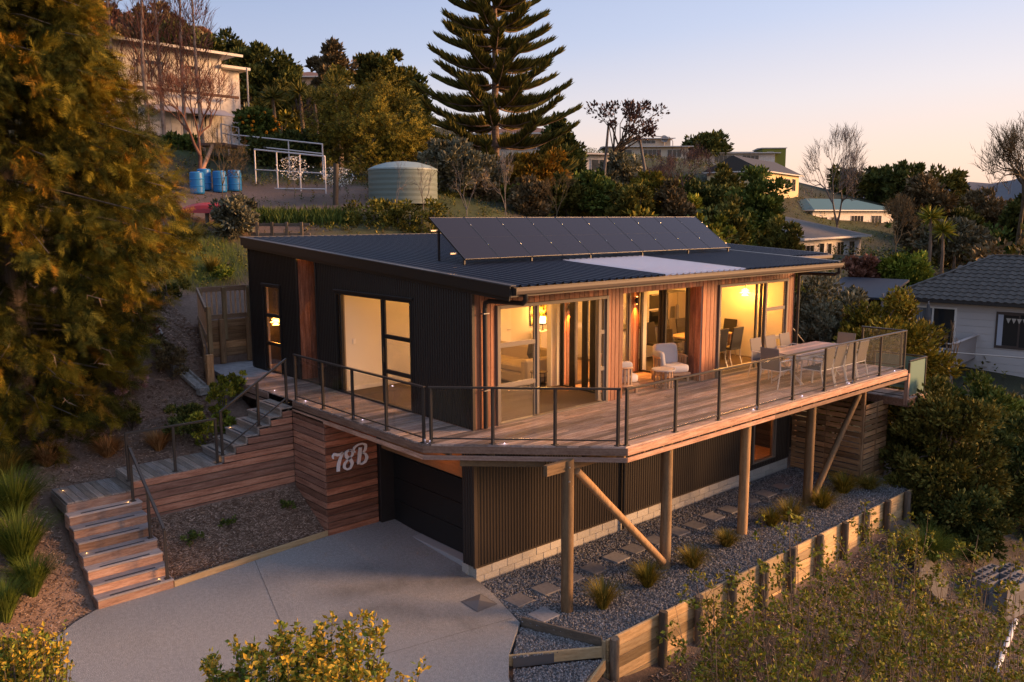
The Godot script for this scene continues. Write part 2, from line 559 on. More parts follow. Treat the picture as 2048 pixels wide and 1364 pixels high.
func build_ground() -> void:
	solve_hill()
	var xs := axis_lines(-9.5, 14.0, 0.25)
	var zs := axis_lines(-12.0, 9.0, 0.25)
	var nx := xs.size()
	var nz := zs.size()
	var v := PackedVector3Array()
	var c := PackedColorArray()
	var f := FastNoiseLite.new()
	f.seed = 3; f.frequency = 0.12; f.fractal_octaves = 4
	v.resize(nx * nz); c.resize(nx * nz)
	for j in nz:
		for i in nx:
			var x := xs[i]
			var z := zs[j]
			var y := ground_y(x, z)
			var q := f.get_noise_2d(x, z)
			var q2 := f.get_noise_2d(x * 4.0 + 50.0, z * 4.0)
			var far := Vector2(x - 2.0, z + 4.0).length()
			v[j * nx + i] = Vector3(x, y, z)
			var mulch := Color(0.30, 0.20, 0.148)
			var grass := Color(0.075, 0.105, 0.022)
			var scrub := Color(0.05, 0.054, 0.022)
			var col := mulch.lerp(scrub, smoothstep(13.0, 17.0, far + q * 4.0))
			var gr := smoothstep(2.6, 1.4, Vector2(x - 0.4, (z + 15.6) * 0.8).length() + q * 1.6)
			gr = maxf(gr, smoothstep(0.25, 0.5, q) * smoothstep(12.0, 24.0, far) * 0.8)
			gr = maxf(gr, smoothstep(7.0, 5.5, Vector2(x - 8.0, z + 15.0).length()) * 0.8)
			col = col.lerp(grass, gr)
			if z > 3.3 and far < 16.0: col = Color(0.085, 0.062, 0.045).lerp(Color(0.12, 0.11, 0.10), clampf(q2 + 0.4, 0.0, 1.0))
			var soil := smoothstep(6.0, 4.5, Vector2(x - 5.5, (z + 20.5) * 1.1).length())
			col = col.lerp(Color(0.27, 0.175, 0.13), soil)
			c[j * nx + i] = col * (0.85 + 0.4 * q2)
	var idx := PackedInt32Array()
	for j in nz - 1:
		for i in nx - 1:
			var a := j * nx + i
			idx.append_array([a, a + 1, a + nx + 1, a, a + nx + 1, a + nx])
	var a := []
	a.resize(Mesh.ARRAY_MAX)
	a[Mesh.ARRAY_VERTEX] = v; a[Mesh.ARRAY_COLOR] = c; a[Mesh.ARRAY_INDEX] = idx
	var st := SurfaceTool.new()
	st.create_from_arrays(a)
	st.generate_normals()
	var m := textured("ground", ramp_tex("ground", 11, 0.03, 5, [Color(0.35, 0.33, 0.31), Color(0.75, 0.75, 0.75), Color(1, 1, 1)], 512, 0.45, 0.2), Vector3(0.6, 0.6, 0.6), 0.95, bump_tex("rough", 8, 0.08, 4, 6.0), 1.0)
	m.vertex_color_use_as_albedo = true
	var o := part(self, "ground", st.commit(), m)
	tag(o, "sloping ground of bark mulch, grass and scrub around the house", "ground", "", "structure")

	# far range of hills behind the trees, distance haze put into their colour
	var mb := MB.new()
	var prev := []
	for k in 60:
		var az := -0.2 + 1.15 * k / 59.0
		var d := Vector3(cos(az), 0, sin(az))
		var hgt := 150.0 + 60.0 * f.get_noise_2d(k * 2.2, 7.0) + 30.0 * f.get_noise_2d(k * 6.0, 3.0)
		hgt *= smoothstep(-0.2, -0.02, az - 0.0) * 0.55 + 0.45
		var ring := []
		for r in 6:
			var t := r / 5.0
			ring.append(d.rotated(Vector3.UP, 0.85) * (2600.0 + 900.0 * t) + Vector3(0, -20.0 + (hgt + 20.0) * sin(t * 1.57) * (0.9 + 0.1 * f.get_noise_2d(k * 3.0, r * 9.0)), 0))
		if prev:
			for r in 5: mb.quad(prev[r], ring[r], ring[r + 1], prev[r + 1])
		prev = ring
	tag(put(self, "hills", mb, flat("hills", Color(0.10, 0.10, 0.11), 1.0)), "long range of hills on the horizon with blue haze in their colour", "hills", "", "structure")

# ---------------------------------------------------------------- driveway, gravel, walls and steps
var copies := 0
func scatter(parent: Node, nm: String, mesh: Mesh, m: Material, xf: PackedFloat32Array, n: int) -> MultiMeshInstance3D:
	var mm := MultiMesh.new()
	mm.transform_format = MultiMesh.TRANSFORM_3D
	mm.use_colors = true
	mm.mesh = mesh
	mm.instance_count = n
	mm.buffer = xf
	var o := MultiMeshInstance3D.new()
	o.name = numbered(parent, nm)
	o.multimesh = mm
	o.material_override = m
	parent.add_child(o)
	o.set_meta("kind", "stuff")
	copies += n
	return o

func push(buf: PackedFloat32Array, b: Basis, o: Vector3, c: Color) -> void:
	buf.append_array(PackedFloat32Array([b.x.x, b.y.x, b.z.x, o.x, b.x.y, b.y.y, b.z.y, o.y, b.x.z, b.y.z, b.z.z, o.z, c.r, c.g, c.b, 1.0]))

func vcol(key: String, rough: float, back := Color(0, 0, 0)) -> StandardMaterial3D:
	if mats.has(key): return mats[key]
	var m := StandardMaterial3D.new()
	m.vertex_color_use_as_albedo = true
	m.roughness = rough
	m.metallic_specular = 0.18
	if back.r + back.g > 0.0:
		m.backlight_enabled = true
		m.backlight = back.linear_to_srgb()
	m.cull_mode = BaseMaterial3D.CULL_DISABLED
	mats[key] = m
	return m

func rand_basis(s: Vector3) -> Basis:
	var b := Basis.from_euler(Vector3(rng.randf() * TAU, rng.randf() * TAU, rng.randf() * TAU))
	return Basis(b.x * s.x, b.y * s.y, b.z * s.z)

func build_site() -> void:
	# driveway, in cells so that tyre marks and damp stains can be part of its colour
	var mb := MB.new()
	mb.colored = true
	var fn := FastNoiseLite.new()
	fn.seed = 12; fn.frequency = 0.5; fn.fractal_octaves = 4
	for gx in 68:
		for gz in 36:
			var x0 := -13.0 + gx * 0.2
			var z0 := -3.4 + gz * 0.2
			var cell := PackedVector2Array([Vector2(x0, z0), Vector2(x0 + 0.2, z0), Vector2(x0 + 0.2, z0 + 0.2), Vector2(x0, z0 + 0.2)])
			for pg in Geometry2D.intersect_polygons(cell, DRIVE):
				var id := Geometry2D.triangulate_polygon(pg)
				for i in range(0, id.size(), 3):
					var p := []
					for q in 3:
						var w: Vector2 = pg[id[i + q]]
						p.append(Vector3(w.x, drive_y(w.y), w.y))
					if (p[1] - p[0]).cross(p[2] - p[0]).y < 0.0: p = [p[0], p[2], p[1]]
					for q in [0, 2, 1]:
						mb.v.append(p[q]); mb.n.append(Vector3(0, 1, 0.065).normalized()); mb.c.append(stain(p[q].x, p[q].z, fn))
	mb.col = Color(0.9, 0.9, 0.9)
	for i in DRIVE.size():
		var w := DRIVE[i]
		var w2 := DRIVE[(i + 1) % DRIVE.size()]
		mb.quad(Vector3(w.x, drive_y(w.y) - 0.14, w.y), Vector3(w2.x, drive_y(w2.y) - 0.14, w2.y), Vector3(w2.x, drive_y(w2.y), w2.y), Vector3(w.x, drive_y(w.y), w.y))
	var conc := textured("aggregate", aggregate_tex(), Vector3(0.5, 0.5, 0.5), 0.85, bump_tex("aggr", 21, 0.25, 2, 4.0), 0.6)
	conc.vertex_color_use_as_albedo = true
	var dr := put(self, "driveway", mb, conc)
	tag(dr, "pale exposed aggregate concrete driveway in front of the garage", "driveway", "", "structure")
	var cj := flat("joint", Color(0.14, 0.13, 0.125), 0.95)
	for s in [[Vector2(-3.0, -3.2), Vector2(-4.3, 1.6)], [Vector2(-0.42, 1.55), Vector2(-4.1, 0.9)], [Vector2(-4.3, 1.6), Vector2(-5.4, 5.5)], [Vector2(-4.1, 0.9), Vector2(-8.0, 0.3)]]:
		var m2 := MB.new()
		var a: Vector2 = s[0]
		var b: Vector2 = s[1]
		var sd := (b - a).normalized().orthogonal() * 0.005
		m2.quad(Vector3(a.x - sd.x, drive_y(a.y - sd.y) + 0.003, a.y - sd.y), Vector3(b.x - sd.x, drive_y(b.y - sd.y) + 0.003, b.y - sd.y), Vector3(b.x + sd.x, drive_y(b.y + sd.y) + 0.003, b.y + sd.y), Vector3(a.x + sd.x, drive_y(a.y + sd.y) + 0.003, a.y + sd.y))
		put(dr, "saw_cut", m2, cj)
	# drain sump with a pyramid of four falls
	var dn := thing("drain_sump", "square concrete sump with four sloping faces in the driveway edge", "drain", Vector3(-0.54, drive_y(0.78) + 0.004, 0.78))
	dn.rotation.x = 0.065
	mb = MB.new()
	for q in 4:
		var a0 := TAU * q / 4 + 0.78
		var a1 := a0 + TAU / 4
		mb.quad(Vector3(cos(a0), 0, sin(a0)) * 0.34, Vector3(cos(a0), 0, sin(a0)) * 0.31 + Vector3(0, 0.004, 0), Vector3(cos(a1), 0, sin(a1)) * 0.31 + Vector3(0, 0.004, 0), Vector3(cos(a1), 0, sin(a1)) * 0.34)
	put(dn, "rim", mb, flat("drain", Color(0.10, 0.10, 0.105), 0.8))
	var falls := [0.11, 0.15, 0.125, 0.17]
	for q in 4:
		var a0 := TAU * q / 4 + 0.78
		var a1 := a0 + TAU / 4
		mb = MB.new()
		mb.tri(Vector3(cos(a0), 0, sin(a0)) * 0.31 + Vector3(0, 0.004, 0), Vector3(0, 0.05, 0), Vector3(cos(a1), 0, sin(a1)) * 0.31 + Vector3(0, 0.004, 0))
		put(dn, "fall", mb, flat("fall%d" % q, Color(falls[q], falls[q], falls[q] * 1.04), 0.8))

	# garage threshold
	mb = MB.new()
	mb.box(Vector3(0.27, -2.92, -1.86), Vector3(0.30, 0.26, 3.1), Basis(), 0.01)
	var th := put(self, "threshold", mb, flat("thresh", Color(0.36, 0.37, 0.38), 0.8))
	tag(th, "pale concrete threshold strip along the foot of the garage door", "threshold", "", "structure")

	# gravel bed
	mb = MB.new()
	mb.poly(PackedVector2Array([Vector2(-0.02, 0.06), Vector2(12.4, 0.06), Vector2(12.4, 3.2), Vector2(0.15, 3.2), Vector2(-0.38, 1.72), Vector2(-0.09, 0.6)]), -3.12, -3.045)
	var gb := put(self, "gravel_bed", mb, flat("gravelbase", Color(0.09, 0.09, 0.095), 1.0))
	tag(gb, "bed of grey gravel between the house and the retaining wall", "gravel", "", "structure")
	mb = MB.new()
	mb.poly(PackedVector2Array([Vector2(-0.42, 1.78), Vector2(0.12, 3.2), Vector2(-1.2, 2.45), Vector2(-0.78, 2.06)]), -3.3, -3.13)
	var gs := put(self, "gravel_step", mb, flat("gravelbase", Color(0.09, 0.09, 0.095), 1.0))
	tag(gs, "lower wedge of grey gravel beside the driveway edge", "gravel", "", "structure")
	mb = MB.new()
	mb.poly(PackedVector2Array([Vector2(-1.24, 2.50), Vector2(0.10, 3.26), Vector2(-0.95, 3.60), Vector2(-1.75, 3.1)]), -3.45, -3.30)
	tag(put(self, "gravel_step", mb, mats["gravelbase"]), "lowest wedge of grey gravel below the pale edging board", "gravel", "", "structure")
	var stone := MB.new()
	var oc := [Vector3(1, 0, 0), Vector3(0, 0, 1), Vector3(-1, 0, 0), Vector3(0, 0, -1)]
	for q in 4:
		stone.tri(oc[q], Vector3(0.1, 0.7, 0), oc[(q + 1) % 4])
		stone.tri(oc[q], oc[(q + 1) % 4], Vector3(0, -0.7, 0.1))
	var sm := stone.mesh()
	var buf := PackedFloat32Array()
	var n := 0
	var poly := PackedVector2Array([Vector2(-0.02, 0.08), Vector2(12.3, 0.08), Vector2(12.3, 3.18), Vector2(0.15, 3.18), Vector2(-0.38, 1.75), Vector2(-0.09, 0.6)])
	for i in 46000:
		var x := -0.4 + 12.7 * pow(rng.randf(), 1.25)
		var z := rng.randf_range(0.08, 3.2)
		if not Geometry2D.is_point_in_polygon(Vector2(x, z), poly): continue
		var s := rng.randf_range(0.012, 0.026)
		var g := rng.randf_range(0.12, 0.42) * rng.randf_range(0.65, 1.0)
		push(buf, rand_basis(Vector3(s, s * 0.8, s * 0.9)), Vector3(x, -3.043 + rng.randf() * 0.014, z), Color(g, g * rng.randf_range(0.96, 1.0), g * rng.randf_range(0.93, 1.02)))
		n += 1
	var poly2 := PackedVector2Array([Vector2(-0.42, 1.78), Vector2(0.12, 3.2), Vector2(-1.2, 2.45), Vector2(-0.78, 2.06)])
	for i in 6000:
		var x := rng.randf_range(-1.3, 0.2)
		var z := rng.randf_range(1.7, 3.3)
		if not Geometry2D.is_point_in_polygon(Vector2(x, z), poly2): continue
		var s := rng.randf_range(0.012, 0.026)
		var g := rng.randf_range(0.12, 0.42) * rng.randf_range(0.65, 1.0)
		push(buf, rand_basis(Vector3(s, s * 0.8, s * 0.9)), Vector3(x, -3.128 + rng.randf() * 0.012, z), Color(g, g * rng.randf_range(0.96, 1.0), g * rng.randf_range(0.93, 1.02)))
		n += 1
	var poly3 := PackedVector2Array([Vector2(-1.24, 2.50), Vector2(0.10, 3.26), Vector2(-0.95, 3.60), Vector2(-1.75, 3.1)])
	for i in 5000:
		var x := rng.randf_range(-1.8, 0.1)
		var z := rng.randf_range(2.4, 3.7)
		if not Geometry2D.is_point_in_polygon(Vector2(x, z), poly3): continue
		var s := rng.randf_range(0.012, 0.026)
		var g := rng.randf_range(0.12, 0.42) * rng.randf_range(0.65, 1.0)
		push(buf, rand_basis(Vector3(s, s * 0.8, s * 0.9)), Vector3(x, -3.296 + rng.randf() * 0.012, z), Color(g, g * 0.98, g))
		n += 1
	var gv := scatter(self, "gravel", sm, vcol("stones", 0.9), buf, n)
	tag(gv, "loose grey gravel stones covering the bed under the deck", "gravel")

	# mulch chips on the bank and in the planting bed
	var chip := MB.new()
	chip.box(Vector3.ZERO, Vector3(1, 0.10, 0.24))
	buf = PackedFloat32Array()
	n = 0
	for i in 76000:
		var x: float
		var z: float
		if i >= 60000:
			x = rng.randf_range(0.0, 12.5); z = rng.randf_range(3.45, 8.5)
		elif i < 11000:
			x = rng.randf_range(-4.6, -1.3); z = rng.randf_range(-4.74, -3.40)
		else:
			x = rng.randf_range(-9.5, -1.2); z = rng.randf_range(-13.0, -1.2)
			if x > -6.05 and z > -6.05: continue
			if x > -2.0 and z > -8.2: continue
			if Geometry2D.is_point_in_polygon(Vector2(x, z), DRIVE): continue
		var y := bank_y(x, z)
		var s := rng.randf_range(0.03, 0.085)
		var t := rng.randf()
		var c := Color(0.14, 0.088, 0.06).lerp(Color(0.52, 0.385, 0.295), t * t)
		var b := Basis.from_euler(Vector3(rng.randf_range(-0.5, 0.5), rng.randf() * TAU, rng.randf_range(-0.5, 0.5)))
		push(buf, Basis(b.x * s, b.y * s, b.z * s), Vector3(x, y + 0.012, z), c)
		n += 1
	tag(scatter(self, "bark_mulch", chip.mesh(), vcol("chips", 0.95), buf, n), "brown bark mulch chips strewn over the bank and planting bed", "mulch")

	build_walls()
	build_steps()

func stain(x: float, z: float, fn: FastNoiseLite) -> Color:
	# tyre marks curving out of the garage, blotchy at the edges
	var g := 1.0 + 0.14 * fn.get_noise_2d(x, z)
	var p := Vector2(x, z)
	for t in [[Vector2(-2.6, 1.9), 3.05, 0.2, 0.5], [Vector2(-2.6, 1.9), 1.95, 0.17, 0.42], [Vector2(-4.2, 2.4), 4.9, 0.26, 0.26], [Vector2(-5.5, 4.5), 5.2, 0.24, 0.2]]:
		var d: float = absf(p.distance_to(t[0]) - t[1] + 0.5 * fn.get_noise_2d(x * 0.6 + 9.0, z * 0.6))
		var fade := smoothstep(-4.6, -1.2, x) * smoothstep(2.6, 0.6, z)
		g -= t[3] * exp(-d * d / (t[2] * t[2] * 2.0)) * fade * clampf(0.7 + fn.get_noise_2d(x * 2.0, z * 2.0), 0.0, 1.2)
	return Color(g, g, g)

var grid_cache := {}
func bank_y(x: float, z: float) -> float:
	# height of the ground sheet itself (it is a grid of 0.25 m cells near the house)
	var gx: int = int(floor((x + 9.5) / 0.25))
	var gz: int = int(floor((z + 12.0) / 0.25))
	var fx := (x + 9.5) / 0.25 - gx
	var fz := (z + 12.0) / 0.25 - gz
	var h := []
	for q in [[0, 0], [1, 0], [0, 1], [1, 1]]:
		var k := Vector2i(gx + q[0], gz + q[1])
		if not grid_cache.has(k): grid_cache[k] = ground_y(-9.5 + 0.25 * k.x, -12.0 + 0.25 * k.y)
		h.append(grid_cache[k])
	return lerpf(lerpf(h[0], h[1], fx), lerpf(h[2], h[3], fx), fz)

func aggregate_tex() -> ImageTexture:
	if tex.has("aggregate"): return tex["aggregate"]
	var size := 1024
	var fine := noise_image(31, 0.11, 3, size).get_data()
	var mid := noise_image(32, 0.02, 4, size).get_data()
	var out := PackedByteArray()
	out.resize(size * size * 3)
	for i in size * size:
		var a := fine[i] / 255.0
		var m := mid[i] / 255.0
		var g := 0.285 + 0.36 * (a - 0.5) + 0.10 * (m - 0.5)
		if a > 0.74: g += 0.09
		elif a < 0.24: g -= 0.05
		var c := Color(g * 1.0, g * 1.0, g * 0.985).linear_to_srgb()
		out[i * 3] = c.r8; out[i * 3 + 1] = c.g8; out[i * 3 + 2] = c.b8
	tex["aggregate"] = ImageTexture.create_from_image(Image.create_from_data(size, size, false, Image.FORMAT_RGB8, out))
	return tex["aggregate"]

func pole(parent: Node, nm: String, a: Vector3, b: Vector3, r: float, kind: String, sides := 14) -> MeshInstance3D:
	var mb := MB.new()
	var pts := PackedVector3Array()
	var rad := PackedFloat32Array()
	var k := 7
	for i in k + 1:
		pts.append(a.lerp(b, i / float(k)) + Vector3(rng.randf_range(-1, 1), 0, rng.randf_range(-1, 1)) * r * 0.03)
		rad.append(r * rng.randf_range(0.97, 1.03))
	pts.append(b + (b - a).normalized() * 0.012)
	rad.append(r * 0.86)
	mb.tube(pts, rad, sides)
	var d := (b - a).normalized()
	return put(parent, nm, mb, wood(kind, "y" if absf(d.y) > 0.55 else "x"))

func build_walls() -> void:
	# long timber retaining wall of the gravel bed
	var w := thing("retaining_wall", "long pine plank retaining wall with round posts holding the gravel bed", "retaining wall", Vector3(0, -3.0, 3.25))
	for row in 5:
		var x := 0.16
		while x < 11.9:
			var l: float = min([2.4, 3.6, 3.0, 4.8][(row * 3 + int(x * 2.0)) % 4], 11.9 - x)
			if 11.9 - x - l < 0.6: l = 11.9 - x
			bpart(w, "plank", Vector3(x + l * 0.5, -0.10 - row * 0.2 + 0.015, rng.randf_range(-0.003, 0.003)), Vector3(l - 0.006, 0.194, 0.05), wood("pine", "x"), 0.006)
			x += l
	var px := [0.24, 1.52, 2.57, 3.65, 4.79, 5.84, 6.97, 8.1, 9.14, 10.23, 11.34]
	for i in px.size():
		var top := 0.06 + rng.randf_range(-0.03, 0.05)
		pole(w, "post", Vector3(px[i], -1.15, 0.125), Vector3(px[i], top, 0.115), 0.082, "oldpole")
	bpart(w, "end_plank", Vector3(0.10, -0.45, 0.0), Vector3(0.05, 0.95, 0.06), wood("pine", "y"), 0.006)
	# edging boards that step down beside the driveway
	for e in [[Vector3(-0.36, -3.06, 1.74), Vector3(0.15, -3.06, 3.16), "dark weathered edging board from the driveway corner to the retaining wall", "oldpole"], [Vector3(-1.22, -3.20, 2.36), Vector3(0.10, -3.18, 3.22), "pale pine edging board below the first gravel wedge", "pine"], [Vector3(-0.95, -3.5, 3.62), Vector3(0.08, -3.36, 3.30), "short pine edging board meeting the retaining wall's end post", "pine"]]:
		var mb := MB.new()
		mb.bar(e[0], e[1], 0.045, 0.19, 0.006)
		var d: Vector3 = e[1] - e[0]
		var o := put(self, "edging_board", mb, wood(e[3], "z" if absf(d.z) > absf(d.x) else "x", 0))
		tag(o, e[2], "edging")
	# kerb of the planting bed
	var mb2 := MB.new()
	mb2.bar(Vector3(-4.62, drive_y(-3.1) + 0.03, -3.09), Vector3(-1.275, drive_y(-3.37) + 0.03, -3.40), 0.05, 0.16, 0.006)
	tag(put(self, "timber_kerb", mb2, wood("pine", "x", 0)), "low yellow pine kerb between the driveway and the planting bed", "kerb")
	# concrete channel, spout and white pipe on the bank
	var ch := thing("drain_channel", "grey concrete drain channel running down beside the small retaining wall", "drain channel", Vector3(-1.95, 0, -8.3))
	var mb3 := MB.new()
	var cp := [Vector3(0.0, -0.16, 0.05), Vector3(-0.22, 0.25, -0.8), Vector3(-0.28, 0.72, -1.6), Vector3(-0.25, 1.16, -2.5)]
	for i in 3:
		var a: Vector3 = cp[i]
		var b: Vector3 = cp[i + 1]
		mb3.bar(a, b, 0.30, 0.06, 0.01)
		mb3.bar(a + Vector3(-0.13, 0.04, 0), b + Vector3(-0.13, 0.04, 0), 0.05, 0.08, 0.01)
		mb3.bar(a + Vector3(0.13, 0.04, 0), b + Vector3(0.13, 0.04, 0), 0.05, 0.08, 0.01)
	put(ch, "trough", mb3, textured("oldconc", ramp_tex("oldconc", 41, 0.03, 5, [Color(0.16, 0.15, 0.14), Color(0.30, 0.29, 0.27), Color(0.40, 0.39, 0.37)], 256), Vector3(1, 1, 1), 0.9))
	bpart(ch, "spout_block", Vector3(0.06, -0.2, 0.2), Vector3(0.42, 0.2, 0.2), mats["oldconc"], 0.02, Vector3(0, 0.2, 0))
	var pw := MB.new()
	pw.tube(PackedVector3Array([Vector3(-1.85, -0.42, -8.0), Vector3(-1.85, -0.62, -7.5), Vector3(-1.83, -0.80, -7.15)]), PackedFloat32Array([0.055, 0.055, 0.055]), 12)
	tag(put(self, "drain_pipe", pw, flat("pvc", Color(0.62, 0.63, 0.66), 0.4)), "short white plastic pipe below the concrete drain spout", "pipe")
	# patio and its timber retaining wall with paling fence
	var pm := MB.new()
	pm.poly(PackedVector2Array([Vector2(-1.25, -8.02), Vector2(-0.02, -8.02), Vector2(-0.02, -9.5), Vector2(1.0, -9.5), Vector2(1.0, -10.58), Vector2(-0.92, -10.58)]), -0.12, -0.02)
	tag(put(self, "patio", pm, textured("patio", ramp_tex("patio", 43, 0.02, 5, [Color(0.28, 0.29, 0.31), Color(0.36, 0.37, 0.39), Color(0.42, 0.43, 0.45)], 256), Vector3(0.7, 0.7, 0.7), 0.8)), "pale grey concrete patio beside the back corner of the house", "patio", "", "structure")
	var b2 := thing("small_retaining_wall", "brown stained plank retaining wall behind the concrete patio", "retaining wall", Vector3(0, 0, -10.6))
	for row in 6:
		bpart(b2, "plank", Vector3(-0.02, 0.1 + row * 0.2, 0), Vector3(2.0, 0.193, 0.05), wood("brownpine", "x"), 0.005)
		var zl := 2.3 - row * 0.12
		var mbp := MB.new()
		mbp.bar(Vector3(-1.0, 0.1 + row * 0.2, 0.0), Vector3(-1.0 - 0.33 * zl, 0.1 + row * 0.2 - 0.55 * clampf(row - 3, 0, 3) / 3.0, zl), 0.05, 0.193, 0.005)
		put(b2, "plank", mbp, wood("brownpine", "z"))
	for x in [-0.42, 0.35]: pole(b2, "post", Vector3(x, 0, 0.12), Vector3(x, 1.22, 0.12), 0.085, "brownpine")
	bpart(b2, "end_post", Vector3(-1.72, 0.18, 2.42), Vector3(0.16, 0.95, 0.1), wood("brownpine", "y", 2), 0.006)
	var fe := thing("paling_fence", "short pine paling fence on top of the brown retaining wall", "fence", Vector3(0, 1.2, -10.56))
	for x in [-1.0, -0.33, 0.38]: bpart(fe, "post", Vector3(x, 0.18, 0.09), Vector3(0.1, 1.45, 0.1), wood("pine", "y", 1), 0.005)
	bpart(fe, "rail", Vector3(-0.3, 0.86, 0.0), Vector3(1.5, 0.14, 0.045), wood("teak", "x", 1))
	bpart(fe, "rail", Vector3(-0.3, 0.10, 0.0), Vector3(1.5, 0.12, 0.045), wood("teak", "x", 1))
	for k in 10:
		var x := -0.9 + k * 0.135
		if absf(x + 0.33) < 0.08: continue
		bpart(fe, "baluster", Vector3(x, 0.5, -0.02), Vector3(0.042, 0.72, 0.03), wood("teak", "y", 2), 0.003)
	for k in 2:
		var m4 := MB.new()
		m4.bar(Vector3(-1.02, 0.86 - k * 0.74, 0.0), Vector3(-1.5, 0.5 - k * 0.70, 1.75), 0.045, 0.13, 0.004)
		put(fe, "rail", m4, wood("teak", "z", 1))
	for k in 9:
		var t := (k + 0.5) / 9.0
		bpart(fe, "baluster", Vector3(-1.02 - 0.48 * t, 0.48 - 0.36 * t, 1.75 * t), Vector3(0.03, 0.74, 0.042), wood("teak", "y", 2), 0.003)
	bpart(fe, "post", Vector3(-1.45, -0.1, 1.8), Vector3(0.1, 1.35, 0.1), wood("pine", "y", 1), 0.005)
	# stepping stones
	var pv := [[0.06, 1.85], [0.12, 1.13], [0.81, 1.13], [1.52, 1.08], [2.18, 1.1], [2.92, 1.03], [3.56, 0.97], [4.27, 0.97], [5.04, 0.99], [5.66, 1.01], [6.42, 0.96], [7.12, 0.95], [8.0, 0.9], [8.8, 0.88], [9.6, 0.85]]
	var tones := [0.27, 0.23, 0.20, 0.19, 0.22]
	for i in pv.size():
		var t: float = tones[(i * 2) % 5] if i > 0 else 0.33
		var o := bpart(self, "paving_slab", Vector3(pv[i][0], -3.035 + 0.004 * (i % 3), pv[i][1]), Vector3(0.42, 0.045, 0.42), textured("slab%d" % (i % 5 if i > 0 else 9), ramp_tex("slab", 47, 0.03, 5, [Color(0.65, 0.65, 0.66), Color(0.9, 0.9, 0.9), Color(1, 1, 1)], 256, 0.4, 0.2), Vector3(1.3, 1.3, 1.3), 0.85, null, 0.5, lin(t, t * 0.97, t * 0.97)), 0.008, Vector3(0, rng.randf_range(-0.06, 0.06), 0))
		tag(o, "pale square paving slab nearest the driveway, set off from the path" if i == 0 else "square concrete paving slab in the stepping path through the gravel", "paving slab", "stepping slabs in the gravel")

func step_tread(parent: Node, p: Vector3, s: Vector3, kind: String, ax: String, strip := true) -> void:
	bpart(parent, "tread", p - Vector3(0, s.y * 0.5, 0), s, wood(kind, ax), 0.006)
	if strip:
		var d := Vector3(s.x * 0.66, 0.004, 0.045) if ax == "x" else Vector3(0.045, 0.004, s.z * 0.66)
		var off := Vector3(0, 0, s.z * 0.5 - 0.07) if ax == "x" else Vector3(-s.x * 0.5 + 0.07, 0, 0)
		bpart(parent, "grip_strip", p + off + Vector3(0, 0.002, 0), d, flat("grip", Color(0.045, 0.045, 0.05), 0.9), 0.0)

func rail_post(parent: Node, base: Vector3, h: float, plate := true) -> void:
	bpart(parent, "post", base + Vector3(0, h * 0.5, 0), Vector3(0.05, h, 0.05), mats["bronze"], 0.004)
	if plate: bpart(parent, "base_plate", base + Vector3(0, 0.006, 0), Vector3(0.1, 0.012, 0.1), mats["bronze"], 0.002)

func rail_bar(parent: Node, nm: String, a: Vector3, b: Vector3, w := 0.06, t := 0.035) -> void:
	var mb := MB.new()
	mb.bar(a, b, w, t, 0.004)
	put(parent, nm, mb, mats["bronze"])

